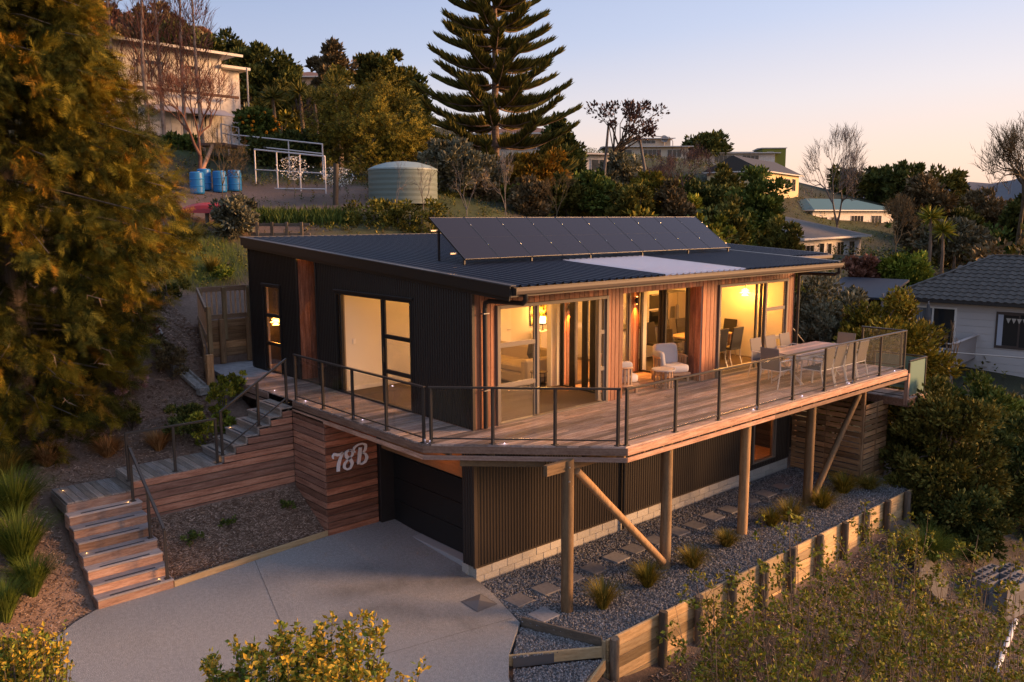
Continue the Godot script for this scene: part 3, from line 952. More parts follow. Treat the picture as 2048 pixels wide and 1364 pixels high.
func build_steps() -> void:
	var y0 := -2.75
	var r := 0.1825
	var s := thing("garden_stairs", "weathered timber stairs climbing from the driveway to a landing", "stairs", Vector3(-5.28, 0, 0))
	for i in 7:
		var z := -3.05 - 0.25 * i
		var top := y0 + r * (i + 1)
		bpart(s, "riser", Vector3(0, top - r * 0.5 - 0.02, z - 0.022), Vector3(1.29, r - 0.03, 0.04), wood("fascia", "x"), 0.005)
		step_tread(s, Vector3(0, top, z - 0.125), Vector3(1.31, 0.035, 0.29), "treadgrey", "x")
		bpart(s, "side_board", Vector3(-0.64, top - 0.16, z - 0.17), Vector3(0.03, 0.25, 0.26), wood("fascia", "z"), 0.004)
		bpart(s, "side_board", Vector3(0.64, top - 0.16, z - 0.17), Vector3(0.03, 0.25, 0.26), wood("fascia", "z"), 0.004)
	var ly := y0 + r * 8
	bpart(s, "riser", Vector3(0, ly - r * 0.5 - 0.02, -4.82), Vector3(1.22, r - 0.03, 0.04), wood("fascia", "x"), 0.005)
	for k in 9:
		bpart(s, "landing_board", Vector3(-0.54 + k * 0.132, ly - 0.016, -5.36), Vector3(0.126, 0.032, 1.12), wood("greydeck", "z"), 0.004)
	bpart(s, "side_board", Vector3(-0.61, ly - 0.15, -5.36), Vector3(0.03, 0.22, 1.1), wood("greydeck", "z"), 0.004)
	bpart(s, "bearer", Vector3(0, ly - 0.3, -5.8), Vector3(1.2, 0.5, 0.08), wood("greydeck", "x"), 0.004)
	bpart(s, "bearer", Vector3(0, ly - 0.3, -4.9), Vector3(1.2, 0.5, 0.08), wood("greydeck", "x"), 0.004)
	# walkway and upper flight
	var wy := ly + 0.175
	var u := thing("entry_walkway", "grey timber walkway and upper flight of steps to the deck", "walkway")
	bpart(u, "riser", Vector3(-4.68, wy - 0.1, -5.36), Vector3(0.04, 0.15, 1.1), wood("greydeck", "z"), 0.004)
	for k in 13:
		bpart(u, "walkway_board", Vector3(-4.62 + k * 0.138, wy - 0.016, -5.36), Vector3(0.132, 0.032, 1.12), wood("greydeck", "z"), 0.004)
	for k in 6:
		var x := -2.89 + 0.27 * k
		var top := wy + 0.16 * (k + 1)
		bpart(u, "riser", Vector3(x + 0.02, top - 0.1, -5.36), Vector3(0.035, 0.13, 1.08), wood("greydeck", "z"), 0.004)
		step_tread(u, Vector3(x + 0.135, top, -5.36), Vector3(0.31, 0.035, 1.10), "greydeck", "z")
	bpart(u, "stringer", Vector3(-2.0, -0.95, -5.9), Vector3(1.6, 0.12, 0.05), wood("greydeck", "x"), 0.004, Vector3(0, 0, 0.54))
	# boarded wall under the walkway and steps
	var bw := thing("boarded_wall", "horizontal red cedar boards facing the walkway and steps above the planting bed", "wall", Vector3(0, 0, -4.79))
	for row in 12:
		var y := wy - 0.085 - 0.15 * row + 0.9
		# left end follows the walkway and the steps
		var x0 := -4.70
		if y > wy - 0.02: x0 = -2.89 + 0.27 * ceil((y + 0.07 - wy) / 0.16) - 0.24
		if y < -2.05: continue
		if x0 > -1.4: continue
		bpart(bw, "board", Vector3((x0 - 1.285) * 0.5, y, 0), Vector3(-1.285 - x0, 0.128, 0.030), wood("wallcedar", "x"), 0.004)
	bpart(bw, "backing", Vector3(-2.95, -1.68, -0.04), Vector3(3.4, 1.05, 0.03), flat("darkback", Color(0.24, 0.17, 0.115), 0.9), 0.0)
	var mbk := MB.new()
	mbk.poly(PackedVector2Array([Vector2(-2.6, 0.0), Vector2(-1.32, 0.0), Vector2(-1.32, 0.95), Vector2(-1.6, 0.8)]), -0.015, 0.015)
	var bk := put(bw, "backing", mbk, mats["darkback"], Vector3(0, -1.15, -0.045))
	bk.rotation.x = -PI / 2
	# handrails
	var h := thing("lower_handrail", "dark bronze handrail with bent top beside the driveway stairs", "handrail", Vector3(-4.71, 0, 0))
	rail_post(h, Vector3(0, y0 + r, -3.14), 0.93)
	rail_post(h, Vector3(0, y0 + r * 4, -3.93), 0.95)
	rail_post(h, Vector3(-0.05, y0 + r * 7, -4.66), 1.12)
	rail_bar(h, "top_rail", Vector3(0, y0 + r + 0.94, -3.14), Vector3(-0.05, y0 + r * 7 + 1.10, -4.70), 0.05, 0.05)
	var g := thing("walkway_handrail", "dark bronze railing along the walkway and up the steps", "handrail", Vector3(0, 0, -4.86))
	for x in [-4.75, -3.85, -2.98]: rail_post(g, Vector3(x, wy, 0), 0.95)
	rail_bar(g, "top_rail", Vector3(-4.77, wy + 0.95, 0), Vector3(-2.95, wy + 0.95, 0), 0.05, 0.04)
	for q in [[-2.87, -0.96], [-2.04, -0.46], [-1.37, -0.07]]: rail_post(g, Vector3(q[0], q[1], 0.02), 0.95)
	rail_bar(g, "top_rail", Vector3(-2.89, -0.03, 0.02), Vector3(-1.34, 0.92, 0.02), 0.05, 0.04)
	rail_bar(g, "bottom_rail", Vector3(-2.87, -0.86, 0.02), Vector3(-1.37, 0.05, 0.02), 0.03, 0.03)
	# small lights set in the treads
	for p in [Vector3(-4.86, y0 + r * 7 + 0.004, -4.64), Vector3(-5.83, y0 + r * 4 + 0.004, -3.93), Vector3(-4.84, y0 + r + 0.004, -3.2), Vector3(-5.75, ly + 0.004, -5.65), Vector3(-2.95, wy + 0.004, -4.95), Vector3(-2.3, wy + 0.484, -5.75)]:
		step_light(p, "small warm recessed light set in the timber steps", Color(1.0, 0.72, 0.40), "recessed lights in the steps")

func step_light(p: Vector3, label: String, c: Color, group: String) -> void:
	var t := thing("step_light", label, "light", p, 0.0, group)
	var mb := MB.new()
	mb.lathe([Vector2(0.022, 0.0), Vector2(0.020, 0.004), Vector2(0.012, 0.005)], Vector3.ZERO, 12)
	put(t, "bezel", mb, flat("steel", Color(0.55, 0.55, 0.55), 0.3, 1.0))
	mb = MB.new()
	mb.lathe([Vector2(0.012, 0.004), Vector2(0.008, 0.007), Vector2(0.0, 0.008)], Vector3.ZERO, 12)
	put(t, "lens", mb, glow("glow%.2f" % c.g, c, 2.5))
	lamp(t, Vector3(0, 0.03, 0), c, 0.0015, 0.01)

# ---------------------------------------------------------------- the house (deck level is y = 0)
func roof_y(z: float) -> float:
	return 2.78 + (1.16 - z) * 0.0629

func window_unit(parent: Node, nm: String, at: Vector3, turn: float, w: float, h: float, mulls: Array, rails: Array, m: Material, skip: Array = [], fw := 0.06, depth := 0.09, pane_mat := "pane") -> Node3D:
	# frame with mullions at x = mulls and rails at y = rails; skip lists column numbers that stand open
	var o := grp(parent, nm, at, turn)
	var f := MB.new()
	f.box(Vector3(fw * 0.5, h * 0.5, 0), Vector3(fw, h, depth), Basis(), 0.005)
	f.box(Vector3(w - fw * 0.5, h * 0.5, 0), Vector3(fw, h, depth), Basis(), 0.005)
	f.box(Vector3(w * 0.5, h - fw * 0.5, 0.001), Vector3(w - 2 * fw, fw, depth - 0.004), Basis(), 0.005)
	f.box(Vector3(w * 0.5, 0.02, 0.001), Vector3(w - 2 * fw, 0.04, depth - 0.004), Basis(), 0.005)
	var cols := [fw]
	for x in mulls:
		f.box(Vector3(x, h * 0.5, -0.002), Vector3(0.07, h - 2 * fw, depth - 0.02), Basis(), 0.005)
		cols.append(x)
	cols.append(w - fw)
	for c in cols.size() - 1:
		if c in skip: continue
		var x0: float = cols[c] + (0.0 if c == 0 else 0.035)
		var x1: float = cols[c + 1] - (0.0 if c == cols.size() - 2 else 0.035)
		# sash
		var ys := [0.04]
		for y in rails:
			f.box(Vector3((x0 + x1) * 0.5, y, -0.006), Vector3(x1 - x0, 0.09, 0.05), Basis(), 0.005)
			ys.append(y)
		ys.append(h - fw)
		for s in [x0 + 0.025, x1 - 0.025]:
			f.box(Vector3(s, h * 0.5 - 0.01, -0.01), Vector3(0.05, h - fw - 0.042, 0.045), Basis(), 0.004)
		for k in ys.size() - 1:
			var y0: float = ys[k] + (0.0 if k == 0 else 0.045)
			var y1: float = ys[k + 1] - (0.0 if k == ys.size() - 2 else 0.045)
			bpart(o, "pane", Vector3((x0 + x1) * 0.5, (y0 + y1) * 0.5, -0.012), Vector3(x1 - x0 - 0.1, y1 - y0, 0.008), mats[pane_mat], 0.0)
	put(o, "frame", f, m)
	return o

func cedar_run(parent: Node, x0: float, x1: float, y0: float, y1: float, at: Vector3, turn: float, kind := "cedar") -> void:
	# vertical boards side by side along the local x axis
	var n: int = max(1, int(round((x1 - x0) / 0.14)))
	var w := (x1 - x0) / n
	var b := Basis(Vector3.UP, turn)
	for i in n:
		var p := at + b * Vector3(x0 + (i + 0.5) * w, (y0 + y1) * 0.5, 0.012)
		bpart(parent, "cedar_board", p, Vector3(w - 0.010, y1 - y0, 0.022), wood(kind, "y"), 0.004, Vector3(0, turn, 0))

func build_house() -> void:
	var black := flat("cladding", Color(0.021, 0.0175, 0.0155), 0.42)
	var brown := flat("cladding_brown", Color(0.026, 0.019, 0.0145), 0.42)
	var trim := flat("trim", Color(0.026, 0.022, 0.02), 0.4)
	var frame := flat("frame", Color(0.20, 0.165, 0.13), 0.38)  # front window frames, sunlit tan put into the bronze colour
	var shade_frame := flat("dark_frame", Color(0.022, 0.02, 0.018), 0.35)  # side window frames, shade painted into the same bronze; also plain dark metal
	flat("bronze", Color(0.045, 0.038, 0.033), 0.34)
	glass("pane", Color(0.5, 0.5, 0.48), 0.015)
	glass("railglass", Color(0.10, 0.13, 0.12), 0.06)
	var dark := flat("darkback", Color(0.24, 0.17, 0.115), 0.9)
	var gib := flat("plaster", Color(0.74, 0.70, 0.60), 0.85)
	var H := thing("house", "black and cedar clad two level house with low sloping metal roof", "house")

	# ---- lower storey
	var fnd := grp(H, "block_base")
	var bm := []
	for i in 4:
		var t: float = [0.50, 0.44, 0.47, 0.53][i]
		bm.append(textured("block%d" % i, ramp_tex("block", 51, 0.05, 5, [Color(0.70, 0.69, 0.66), Color(0.9, 0.89, 0.87), Color(1, 1, 1)], 256, 0.4, 0.2), Vector3(1.5, 1.5, 1.5), 0.9, bump_tex("aggr", 21, 0.25, 2, 4.0), 0.4, lin(t, t * 0.95, t * 0.86)))
	for row in 2:
		var x := 0.03 - (0.2 if row else 0.0)
		while x < 11.34:
			var a: float = max(x, 0.03)
			var e: float = min(x + 0.40, 11.36)
			if e - a > 0.05:
				bpart(fnd, "block", Vector3((a + e) * 0.5, -2.83 - 0.2 * row, -0.10), Vector3(e - a - 0.006, 0.194, 0.2), bm[rng.randi() % 4], 0.006)
			x += 0.40
	bpart(fnd, "mortar_core", Vector3(5.7, -3.0, -0.115), Vector3(11.3, 0.54, 0.19), flat("mortar", Color(0.30, 0.285, 0.26), 0.95), 0.0)
	bpart(fnd, "block", Vector3(0.04, -2.95, -0.30), Vector3(0.10, 0.42, 0.20), bm[0], 0.006)
	var lw := MB.new()
	var top := -0.27
	for r in [[0.06, 9.5, -2.73, top], [10.66, 11.36, -2.73, top], [9.5, 10.66, -2.73, -2.62], [9.5, 10.66, -1.25, top]]:
		lw.wave(Vector3(r[0], r[2], 0.0), Vector3.RIGHT, Vector3.UP, Vector3.BACK, r[1] - r[0], r[3] - r[2], 0.0785, 0.0085, r[0])
	put(H, "lower_cladding", lw, brown)
	var lt := MB.new()
	lt.box(Vector3(0.02, -1.5, 0.0), Vector3(0.09, 2.48, 0.05), Basis(), 0.004)
	lt.box(Vector3(5.7, -2.735, 0.014), Vector3(11.3, 0.03, 0.03), Basis(), 0.002)
	lt.box(Vector3(11.35, -1.5, 0.0), Vector3(0.06, 2.48, 0.05), Basis(), 0.004)
	put(H, "corner_flashing", lt, flat("flash_brown", Color(0.05, 0.036, 0.027), 0.4))
	bpart(H, "lower_wall_core", Vector3(4.78, -1.5, -0.09), Vector3(9.4, 2.5, 0.12), dark, 0.0)
	bpart(H, "lower_wall_core", Vector3(11.0, -1.5, -0.09), Vector3(0.68, 2.5, 0.12), dark, 0.0)
	bpart(H, "lower_wall_core", Vector3(10.07, -0.75, -0.09), Vector3(1.18, 0.98, 0.12), dark, 0.0)
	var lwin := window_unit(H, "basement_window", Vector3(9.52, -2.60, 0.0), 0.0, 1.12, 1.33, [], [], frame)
	bpart(lwin, "lining", Vector3(0.9, 0.66, -1.1), Vector3(2.6, 2.0, 0.02), wood("ply", "x", 0), 0.0)
	bpart(lwin, "lining", Vector3(2.0, 0.66, -0.6), Vector3(0.02, 2.0, 1.0), wood("ply", "z", 0), 0.0)
	bpart(lwin, "lining", Vector3(0.9, 0.02, -0.6), Vector3(2.6, 0.02, 1.0), wood("ply", "x", 3), 0.0)
	bpart(lwin, "lining", Vector3(0.9, 1.62, -0.6), Vector3(2.6, 0.02, 1.0), wood("ply", "x", 1), 0.0)
	var blb := thing("basement_light", "warm batten light inside the basement window", "light", Vector3(10.3, -1.06, -0.62))
	bpart(blb, "tube_lens", Vector3.ZERO, Vector3(0.4, 0.03, 0.05), glow("batten", Color(1.0, 0.7, 0.35), 3.0), 0.004)
	lamp(blb, Vector3(0, -0.06, 0), Color(1.0, 0.62, 0.25), 0.22, 0.05)
	put_pipe(H, [Vector3(4.27, -0.3, 0.06), Vector3(4.27, -3.03, 0.06)], 0.035, trim, "downpipe")
	# pier, garage door and side
	var pier := MB.new()
	pier.wave(Vector3(0.0, -2.73, -0.36), Vector3.BACK, Vector3.UP, Vector3.LEFT, 0.34, 2.47, 0.0785, 0.0085)
	put(H, "garage_pier", pier, black)
	bpart(H, "pier_return", Vector3(0.18, -1.5, -0.37), Vector3(0.34, 2.48, 0.02), trim, 0.0)
	bpart(H, "pier_return", Vector3(0.18, -1.5, -3.34), Vector3(0.36, 2.55, 0.14), trim, 0.004)
	var gd := grp(H, "garage_door", Vector3(0.36, -2.78, -1.86))
	for k in 4:
		bpart(gd, "door_panel", Vector3(0, 0.26 + k * 0.525, 0), Vector3(0.04, 0.518, 2.86), flat("garage", Color(0.012, 0.0115, 0.011), 0.45), 0.008)
	bpart(gd, "door_track", Vector3(0.03, 1.1, 0), Vector3(0.02, 2.2, 2.9), dark, 0.0)
	bpart(H, "lintel", Vector3(0.06, -0.67, -1.86), Vector3(0.04, 0.72, 2.94), wood("ply", "z", 1), 0.004)
	bpart(H, "lintel_back", Vector3(0.22, -0.65, -1.86), Vector3(0.26, 0.72, 2.9), trim, 0.0)
	var gl := thing("garage_light", "small warm soffit light under the deck above the garage door", "light", Vector3(-0.42, -0.26, -0.95))
	bpart(gl, "housing", Vector3.ZERO, Vector3(0.10, 0.05, 0.10), shade_frame, 0.006)
	bpart(gl, "lens", Vector3(0, -0.03, 0), Vector3(0.07, 0.012, 0.07), glow("soffitglow", Color(1.0, 0.66, 0.3), 3.0), 0.003)
	lamp(gl, Vector3(0, -0.06, 0), Color(1.0, 0.58, 0.22), 0.14, 0.03)

	# ---- upper storey, left side (x = 0)
	var up := MB.new()
	var L := Vector3.LEFT
	for r in [[-1.90, -0.02, 0.0], [-4.97, -1.90, 2.31], [-5.85, -4.97, 0.0], [-7.70, -6.80, 0.0], [-8.70, -7.70, 2.25], [-9.47, -8.70, 0.0]]:
		# stepped tops under the sloping barge
		var z: float = r[0]
		while z < r[1] - 0.001:
			var z1: float = min(z + 0.471, r[1])
			up.wave(Vector3(0.0, r[2], z), Vector3.BACK, Vector3.UP, L, z1 - z, roof_y(z) - 0.1 - r[2], 0.0785, 0.0085, z)
			z = z1
	put(H, "upper_cladding", up, black)
	for q in [[-0.0, 2.66], [-1.90, 2.31], [-5.85, 3.0], [-6.80, 3.0], [-9.48, 3.3]]:
		bpart(H, "wall_flashing", Vector3(0.0, q[1] * 0.5, q[0]), Vector3(0.05, q[1], 0.05), trim)
	bpart(H, "window_flashing", Vector3(-0.02, 2.34, -3.42), Vector3(0.07, 0.05, 3.12), trim)
	bpart(H, "window_flashing", Vector3(-0.02, 2.28, -8.20), Vector3(0.07, 0.05, 1.05), trim)
	var core := MB.new()
	for r in [[-1.93, -0.05, 0.0, 2.6], [-4.95, -1.93, 2.32, 2.75], [-5.85, -4.95, 0.0, 2.9], [-7.74, -6.82, 0.0, 3.1], [-8.66, -7.74, 2.26, 3.1], [-9.45, -8.66, 0.0, 3.2]]:
		core.box(Vector3(0.07, (r[2] + r[3]) * 0.5, (r[0] + r[1]) * 0.5), Vector3(0.10, r[3] - r[2], r[1] - r[0]))
	put(H, "inner_wall", core, gib)
	# entry recess
	cedar_run(H, 0.0, 0.9, 0.0, 3.05, Vector3(0.02, 0, -6.82), 0.0, "redcedar")
	window_unit(H, "entry_sidelight", Vector3(0.50, 0.0, -6.78), -PI / 2, 0.35, 2.3, [], [0.72, 1.47], shade_frame, [], 0.03)
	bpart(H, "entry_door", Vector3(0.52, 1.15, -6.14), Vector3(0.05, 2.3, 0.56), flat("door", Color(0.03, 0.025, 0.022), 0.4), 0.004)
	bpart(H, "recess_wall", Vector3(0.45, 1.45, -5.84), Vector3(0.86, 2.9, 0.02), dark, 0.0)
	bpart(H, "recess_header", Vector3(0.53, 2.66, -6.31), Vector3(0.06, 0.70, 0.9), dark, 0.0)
	window_unit(H, "back_window", Vector3(0.0, 0.0, -8.68), -PI / 2, 0.96, 2.25, [], [0.74, 1.48], shade_frame, [], 0.04)
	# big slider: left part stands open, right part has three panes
	var sl := window_unit(H, "side_slider", Vector3(0.0, 0.0, -4.95), -PI / 2, 3.03, 2.31, [0.22, 1.94], [0.74, 1.49], shade_frame, [0, 1], 0.05)
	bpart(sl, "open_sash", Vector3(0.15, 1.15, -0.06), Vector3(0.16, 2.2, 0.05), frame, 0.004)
	bpart(sl, "handle", Vector3(2.0, 1.1, 0.05), Vector3(0.025, 0.32, 0.03), shade_frame, 0.004)

	# ---- upper storey, front (z = 0)
	var hd := 2.315
	for r in [[0.03, 0.55, 0.0], [0.55, 3.68, hd], [3.70, 4.20, 0.0], [4.20, 7.09, hd], [7.10, 7.72, 0.0], [7.72, 10.90, hd], [10.90, 11.30, 0.0]]:
		cedar_run(H, r[0], r[1], r[2], 2.70, Vector3.ZERO, 0.0)
	var fcore := MB.new()
	for r in [[0.03, 0.55, 0.0, 2.7], [0.55, 3.69, hd, 2.7], [3.70, 4.20, 0.0, 2.7], [4.20, 7.09, hd, 2.7], [7.10, 7.72, 0.0, 2.7], [7.72, 10.90, hd, 2.7], [10.90, 11.30, 0.0, 2.7]]:
		fcore.box(Vector3((r[0] + r[1]) * 0.5, (r[2] + r[3]) * 0.5, -0.05), Vector3(r[1] - r[0], r[3] - r[2], 0.096))
	put(H, "front_wall_core", fcore, gib)
	bpart(H, "corner_board", Vector3(0.0, 1.3, 0.012), Vector3(0.07, 2.62, 0.045), flat("flash_brown", Color(0.05, 0.036, 0.027), 0.4), 0.004)
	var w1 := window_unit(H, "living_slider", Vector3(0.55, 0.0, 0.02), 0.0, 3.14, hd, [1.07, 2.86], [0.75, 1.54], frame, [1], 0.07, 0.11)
	bpart(w1, "open_sash", Vector3(1.16, 1.13, -0.07), Vector3(0.06, 2.2, 0.05), shade_frame, 0.004)
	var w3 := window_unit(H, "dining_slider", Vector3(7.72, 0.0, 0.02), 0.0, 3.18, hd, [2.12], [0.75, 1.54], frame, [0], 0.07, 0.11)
	bpart(w3, "open_sash", Vector3(1.80, 1.13, -0.06), Vector3(0.07, 2.2, 0.05), shade_frame, 0.004)
	bpart(w3, "open_sash", Vector3(2.02, 1.13, -0.065), Vector3(0.07, 2.2, 0.05), shade_frame, 0.004)
	# ---- courtyard between the living and dining rooms
	cedar_run(H, 4.26, 4.66, 0.0, 2.62, Vector3(0, 0, -1.92), 0.0, "cedar")
	cedar_run(H, 6.70, 7.06, 0.0, 2.62, Vector3(0, 0, -1.92), 0.0, "cedar")
	cedar_run(H, 4.66, 6.70, hd, 2.62, Vector3(0, 0, -1.92), 0.0, "cedar")
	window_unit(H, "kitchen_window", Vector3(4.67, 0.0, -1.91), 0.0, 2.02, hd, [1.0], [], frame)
	cedar_run(H, 0.02, 0.36, 0.0, 2.62, Vector3(7.09, 0, -0.36), -PI / 2, "redcedar")
	cedar_run(H, -1.52, 0.02, hd, 2.62, Vector3(7.09, 0, -0.36), -PI / 2, "redcedar")
	window_unit(H, "dining_side_slider", Vector3(7.10, 0.0, -1.88), -PI / 2, 1.50, hd, [0.62, 0.72], [], shade_frame, [0], 0.05)
	bpart(H, "white_jamb", Vector3(7.2, 1.15, -1.86), Vector3(0.16, 2.3, 0.06), gib, 0.004)
	cedar_run(H, -0.02, 0.30, 0.0, 2.62, Vector3(4.20, 0, -0.01), PI / 2, "cedar")
	window_unit(H, "living_side_slider", Vector3(4.20, 0.0, -0.30), PI / 2, 1.58, hd, [0.55, 0.80, 1.20], [], shade_frame, [], 0.05)
	bpart(H, "side_header", Vector3(4.15, 2.48, -1.1), Vector3(0.06, 0.34, 1.6), gib, 0.0)
	bpart(H, "side_header", Vector3(7.16, 2.48, -1.1), Vector3(0.06, 0.34, 1.6), gib, 0.0)
	bpart(H, "living_stub_wall", Vector3(4.10, 1.25, -2.03), Vector3(0.32, 2.5, 0.14), gib, 0.0)
	bpart(H, "courtyard_wall_core", Vector3(4.5, 1.3, -1.98), Vector3(0.34, 2.6, 0.08), gib, 0.0)
	bpart(H, "courtyard_wall_core", Vector3(6.92, 1.3, -1.98), Vector3(0.38, 2.6, 0.08), gib, 0.0)
	bpart(H, "courtyard_wall_core", Vector3(5.7, 2.48, -1.98), Vector3(2.1, 0.34, 0.08), gib, 0.0)
	# right end and back
	bpart(H, "right_wall", Vector3(11.28, 1.25, -4.8), Vector3(0.1, 2.9, 9.4), black, 0.0)
	bpart(H, "back_wall", Vector3(5.6, 1.5, -9.45), Vector3(11.2, 3.2, 0.1), black, 0.0)
	put_pipe(H, [Vector3(11.36, 2.55, 0.10), Vector3(11.36, 0.02, 0.10)], 0.04, trim, "downpipe")
	# wing behind on the right
	bpart(H, "wing_wall", Vector3(13.0, 0.2, -2.4), Vector3(3.4, 5.4, 0.1), black, 0.0)
	bpart(H, "wing_wall", Vector3(14.7, 0.2, -5.8), Vector3(0.1, 5.4, 6.9), black, 0.0)
	bpart(H, "lower_side_wall", Vector3(11.28, -1.5, -3.0), Vector3(0.1, 2.5, 6.0), black, 0.0)
	bpart(H, "slab", Vector3(5.66, -0.12, -4.76), Vector3(11.2, 0.16, 9.3), dark, 0.0)

	build_roof(H)
	build_inside(H)

func put_pipe(parent: Node, pts: Array, r: float, m: Material, nm: String) -> void:
	var mb := MB.new()
	var a := PackedVector3Array(pts)
	var rad := PackedFloat32Array()
	for p in pts: rad.append(r)
	mb.tube(a, rad, 12)
	put(parent, nm, mb, m)

func build_roof(H: Node3D) -> void:
	var steel := flat("roof_steel", Color(0.030, 0.032, 0.046), 0.42)
	steel.metallic_specular = 0.35
	var rf := grp(H, "roof")
	var dirz := Vector3(0, 0.0629, -1).normalized()
	var nr := Vector3(0, 1, 0.0629).normalized()
	var ln := 10.95 / absf(dirz.z)
	var mb := MB.new()
	mb.ribs(Vector3(-0.06, roof_y(1.2) - 0.01, 1.2), Vector3.RIGHT, dirz, nr, 4.2, ln, 0.21, 0.030)
	mb.ribs(Vector3(7.06, roof_y(1.2) - 0.01, 1.2), Vector3.RIGHT, dirz, nr, 4.36, ln, 0.21, 0.030)
	mb.ribs(Vector3(4.14, roof_y(-1.92) - 0.01, -1.92), Vector3.RIGHT, dirz, nr, 2.92, 7.83 / absf(dirz.z), 0.21, 0.030)
	put(rf, "roof_sheet", mb, steel)
	mb = MB.new()
	mb.ribs(Vector3(4.14, roof_y(1.2) - 0.008, 1.2), Vector3.RIGHT, dirz, nr, 2.92, 3.12 / absf(dirz.z), 0.21, 0.030)
	var cl := StandardMaterial3D.new()
	cl.albedo_color = Color(0.93, 0.92, 0.95, 0.62)
	cl.transparency = BaseMaterial3D.TRANSPARENCY_ALPHA
	cl.roughness = 0.25
	var cs := put(rf, "clear_sheet", mb, cl)
	cs.set_meta("label", "translucent white corrugated sheets over the courtyard")
	# soffit, underside and fascia
	mb = MB.new()
	mb.bar(Vector3(5.62, roof_y(0.10) - 0.10, 0.10), Vector3(5.62, roof_y(-9.6) - 0.10, -9.6), 11.2, 0.05)
	put(rf, "ceiling_lining", mb, flat("ceiling", Color(0.74, 0.70, 0.63), 0.9)).visible = true
	mb = MB.new()
	for r in [[-0.02, 4.14], [7.06, 11.38]]:
		mb.bar(Vector3((r[0] + r[1]) * 0.5, roof_y(1.10) - 0.075, 1.10), Vector3((r[0] + r[1]) * 0.5, roof_y(0.03) - 0.075, 0.03), r[1] - r[0], 0.03)
	put(rf, "soffit", mb, flat("soffit", Color(0.30, 0.24, 0.18), 0.7))
	for x in [4.14, 5.1, 6.1, 7.06]:
		bpart(rf, "rafter", Vector3(x, roof_y(-0.3) - 0.09, -0.3), Vector3(0.045, 0.11, 2.9), flat("soffit", Color.WHITE), 0.0, Vector3(0.0629, 0, 0))
	var warm := flat("gutter", Color(0.13, 0.105, 0.085), 0.33)
	mb = MB.new()
	# fascia board and quad gutter
	mb.box(Vector3(5.66, roof_y(1.13) - 0.115, 1.13), Vector3(11.44, 0.17, 0.03), Basis(), 0.003)
	put(rf, "fascia", mb, warm)
	mb = MB.new()
	var prof := [Vector2(0, 0.0), Vector2(0, -0.105), Vector2(0.02, -0.12), Vector2(0.07, -0.12), Vector2(0.10, -0.10), Vector2(0.115, -0.05), Vector2(0.115, -0.005), Vector2(0.125, 0.0), Vector2(0.125, 0.012), Vector2(0.11, 0.012)]
	for i in prof.size() - 1:
		var a: Vector2 = prof[i]
		var b: Vector2 = prof[i + 1]
		var o := Vector3(0, roof_y(1.2) - 0.035, 1.148)
		mb.quad(o + Vector3(-0.04, a.y, a.x), o + Vector3(11.55, a.y, a.x), o + Vector3(11.55, b.y, b.x), o + Vector3(-0.04, b.y, b.x))
	put(rf, "gutter", mb, warm)
	mb = MB.new()
	for x in [-0.04, 11.55]: mb.box(Vector3(x, roof_y(1.2) - 0.09, 1.21), Vector3(0.012, 0.13, 0.13))
	put(rf, "gutter_end", mb, mats["trim"])
	put_pipe(rf, [Vector3(0.24, 2.63, 1.2), Vector3(0.24, 2.52, 1.2), Vector3(0.24, 2.46, 1.13), Vector3(0.22, 2.44, 0.24), Vector3(0.22, 2.40, 0.12), Vector3(0.22, 2.30, 0.10), Vector3(0.22, 0.02, 0.10)], 0.045, mats["trim"], "downpipe")
	put_pipe(rf, [Vector3(11.42, 2.63, 1.2), Vector3(11.42, 2.50, 1.2), Vector3(11.40, 2.45, 1.1), Vector3(11.37, 2.44, 0.2), Vector3(11.36, 2.4, 0.10)], 0.045, mats["trim"], "downpipe")
	for y in [2.2, 0.75]: bpart(rf, "pipe_clip", Vector3(0.22, y, 0.10), Vector3(0.14, 0.02, 0.11), flat("steel", Color(0.55, 0.55, 0.55), 0.3, 1.0), 0.002)
	# barges
	mb = MB.new()
	mb.bar(Vector3(-0.085, roof_y(1.16) - 0.10, 1.16), Vector3(-0.085, roof_y(-9.72) - 0.10, -9.72), 0.03, 0.20, 0.003)
	mb.bar(Vector3(-0.045, roof_y(1.10) - 0.20, 1.10), Vector3(-0.045, roof_y(-9.66) - 0.20, -9.66), 0.03, 0.14, 0.003)
	put(rf, "barge_board", mb, mats["trim"])
	mb = MB.new()
	mb.bar(Vector3(-0.045, roof_y(1.2) + 0.012, 1.2), Vector3(-0.045, roof_y(-9.74) + 0.012, -9.74), 0.13, 0.022, 0.003)
	put(rf, "verge_flashing", mb, flat("verge", Color(0.10, 0.098, 0.10), 0.28))
	mb = MB.new()
	mb.bar(Vector3(11.42, roof_y(1.2) + 0.014, 1.2), Vector3(11.42, roof_y(-9.74) + 0.014, -9.74), 0.12, 0.024, 0.003)
	mb.bar(Vector3(11.47, roof_y(1.16) - 0.09, 1.16), Vector3(11.47, roof_y(-9.72) - 0.09, -9.72), 0.03, 0.18, 0.003)
	put(rf, "verge_flashing", mb, mats["verge"])
	bpart(rf, "ridge_flashing", Vector3(5.66, roof_y(-9.74) + 0.01, -9.74), Vector3(11.5, 0.03, 0.12), mats["verge"], 0.003)
	# lower wing roof on the right
	mb = MB.new()
	mb.ribs(Vector3(11.5, roof_y(-1.1) - 0.12, -1.1), Vector3.RIGHT, dirz, nr, 3.7, 7.6, 0.21, 0.030)
	put(rf, "roof_sheet", mb, steel)
	bpart(rf, "gutter", Vector3(13.35, roof_y(-1.1) - 0.19, -1.04), Vector3(3.8, 0.12, 0.11), warm, 0.02)
	bpart(rf, "fascia", Vector3(13.3, roof_y(-1.1) - 0.24, -1.13), Vector3(3.7, 0.15, 0.03), warm, 0.003)
	mb = MB.new()
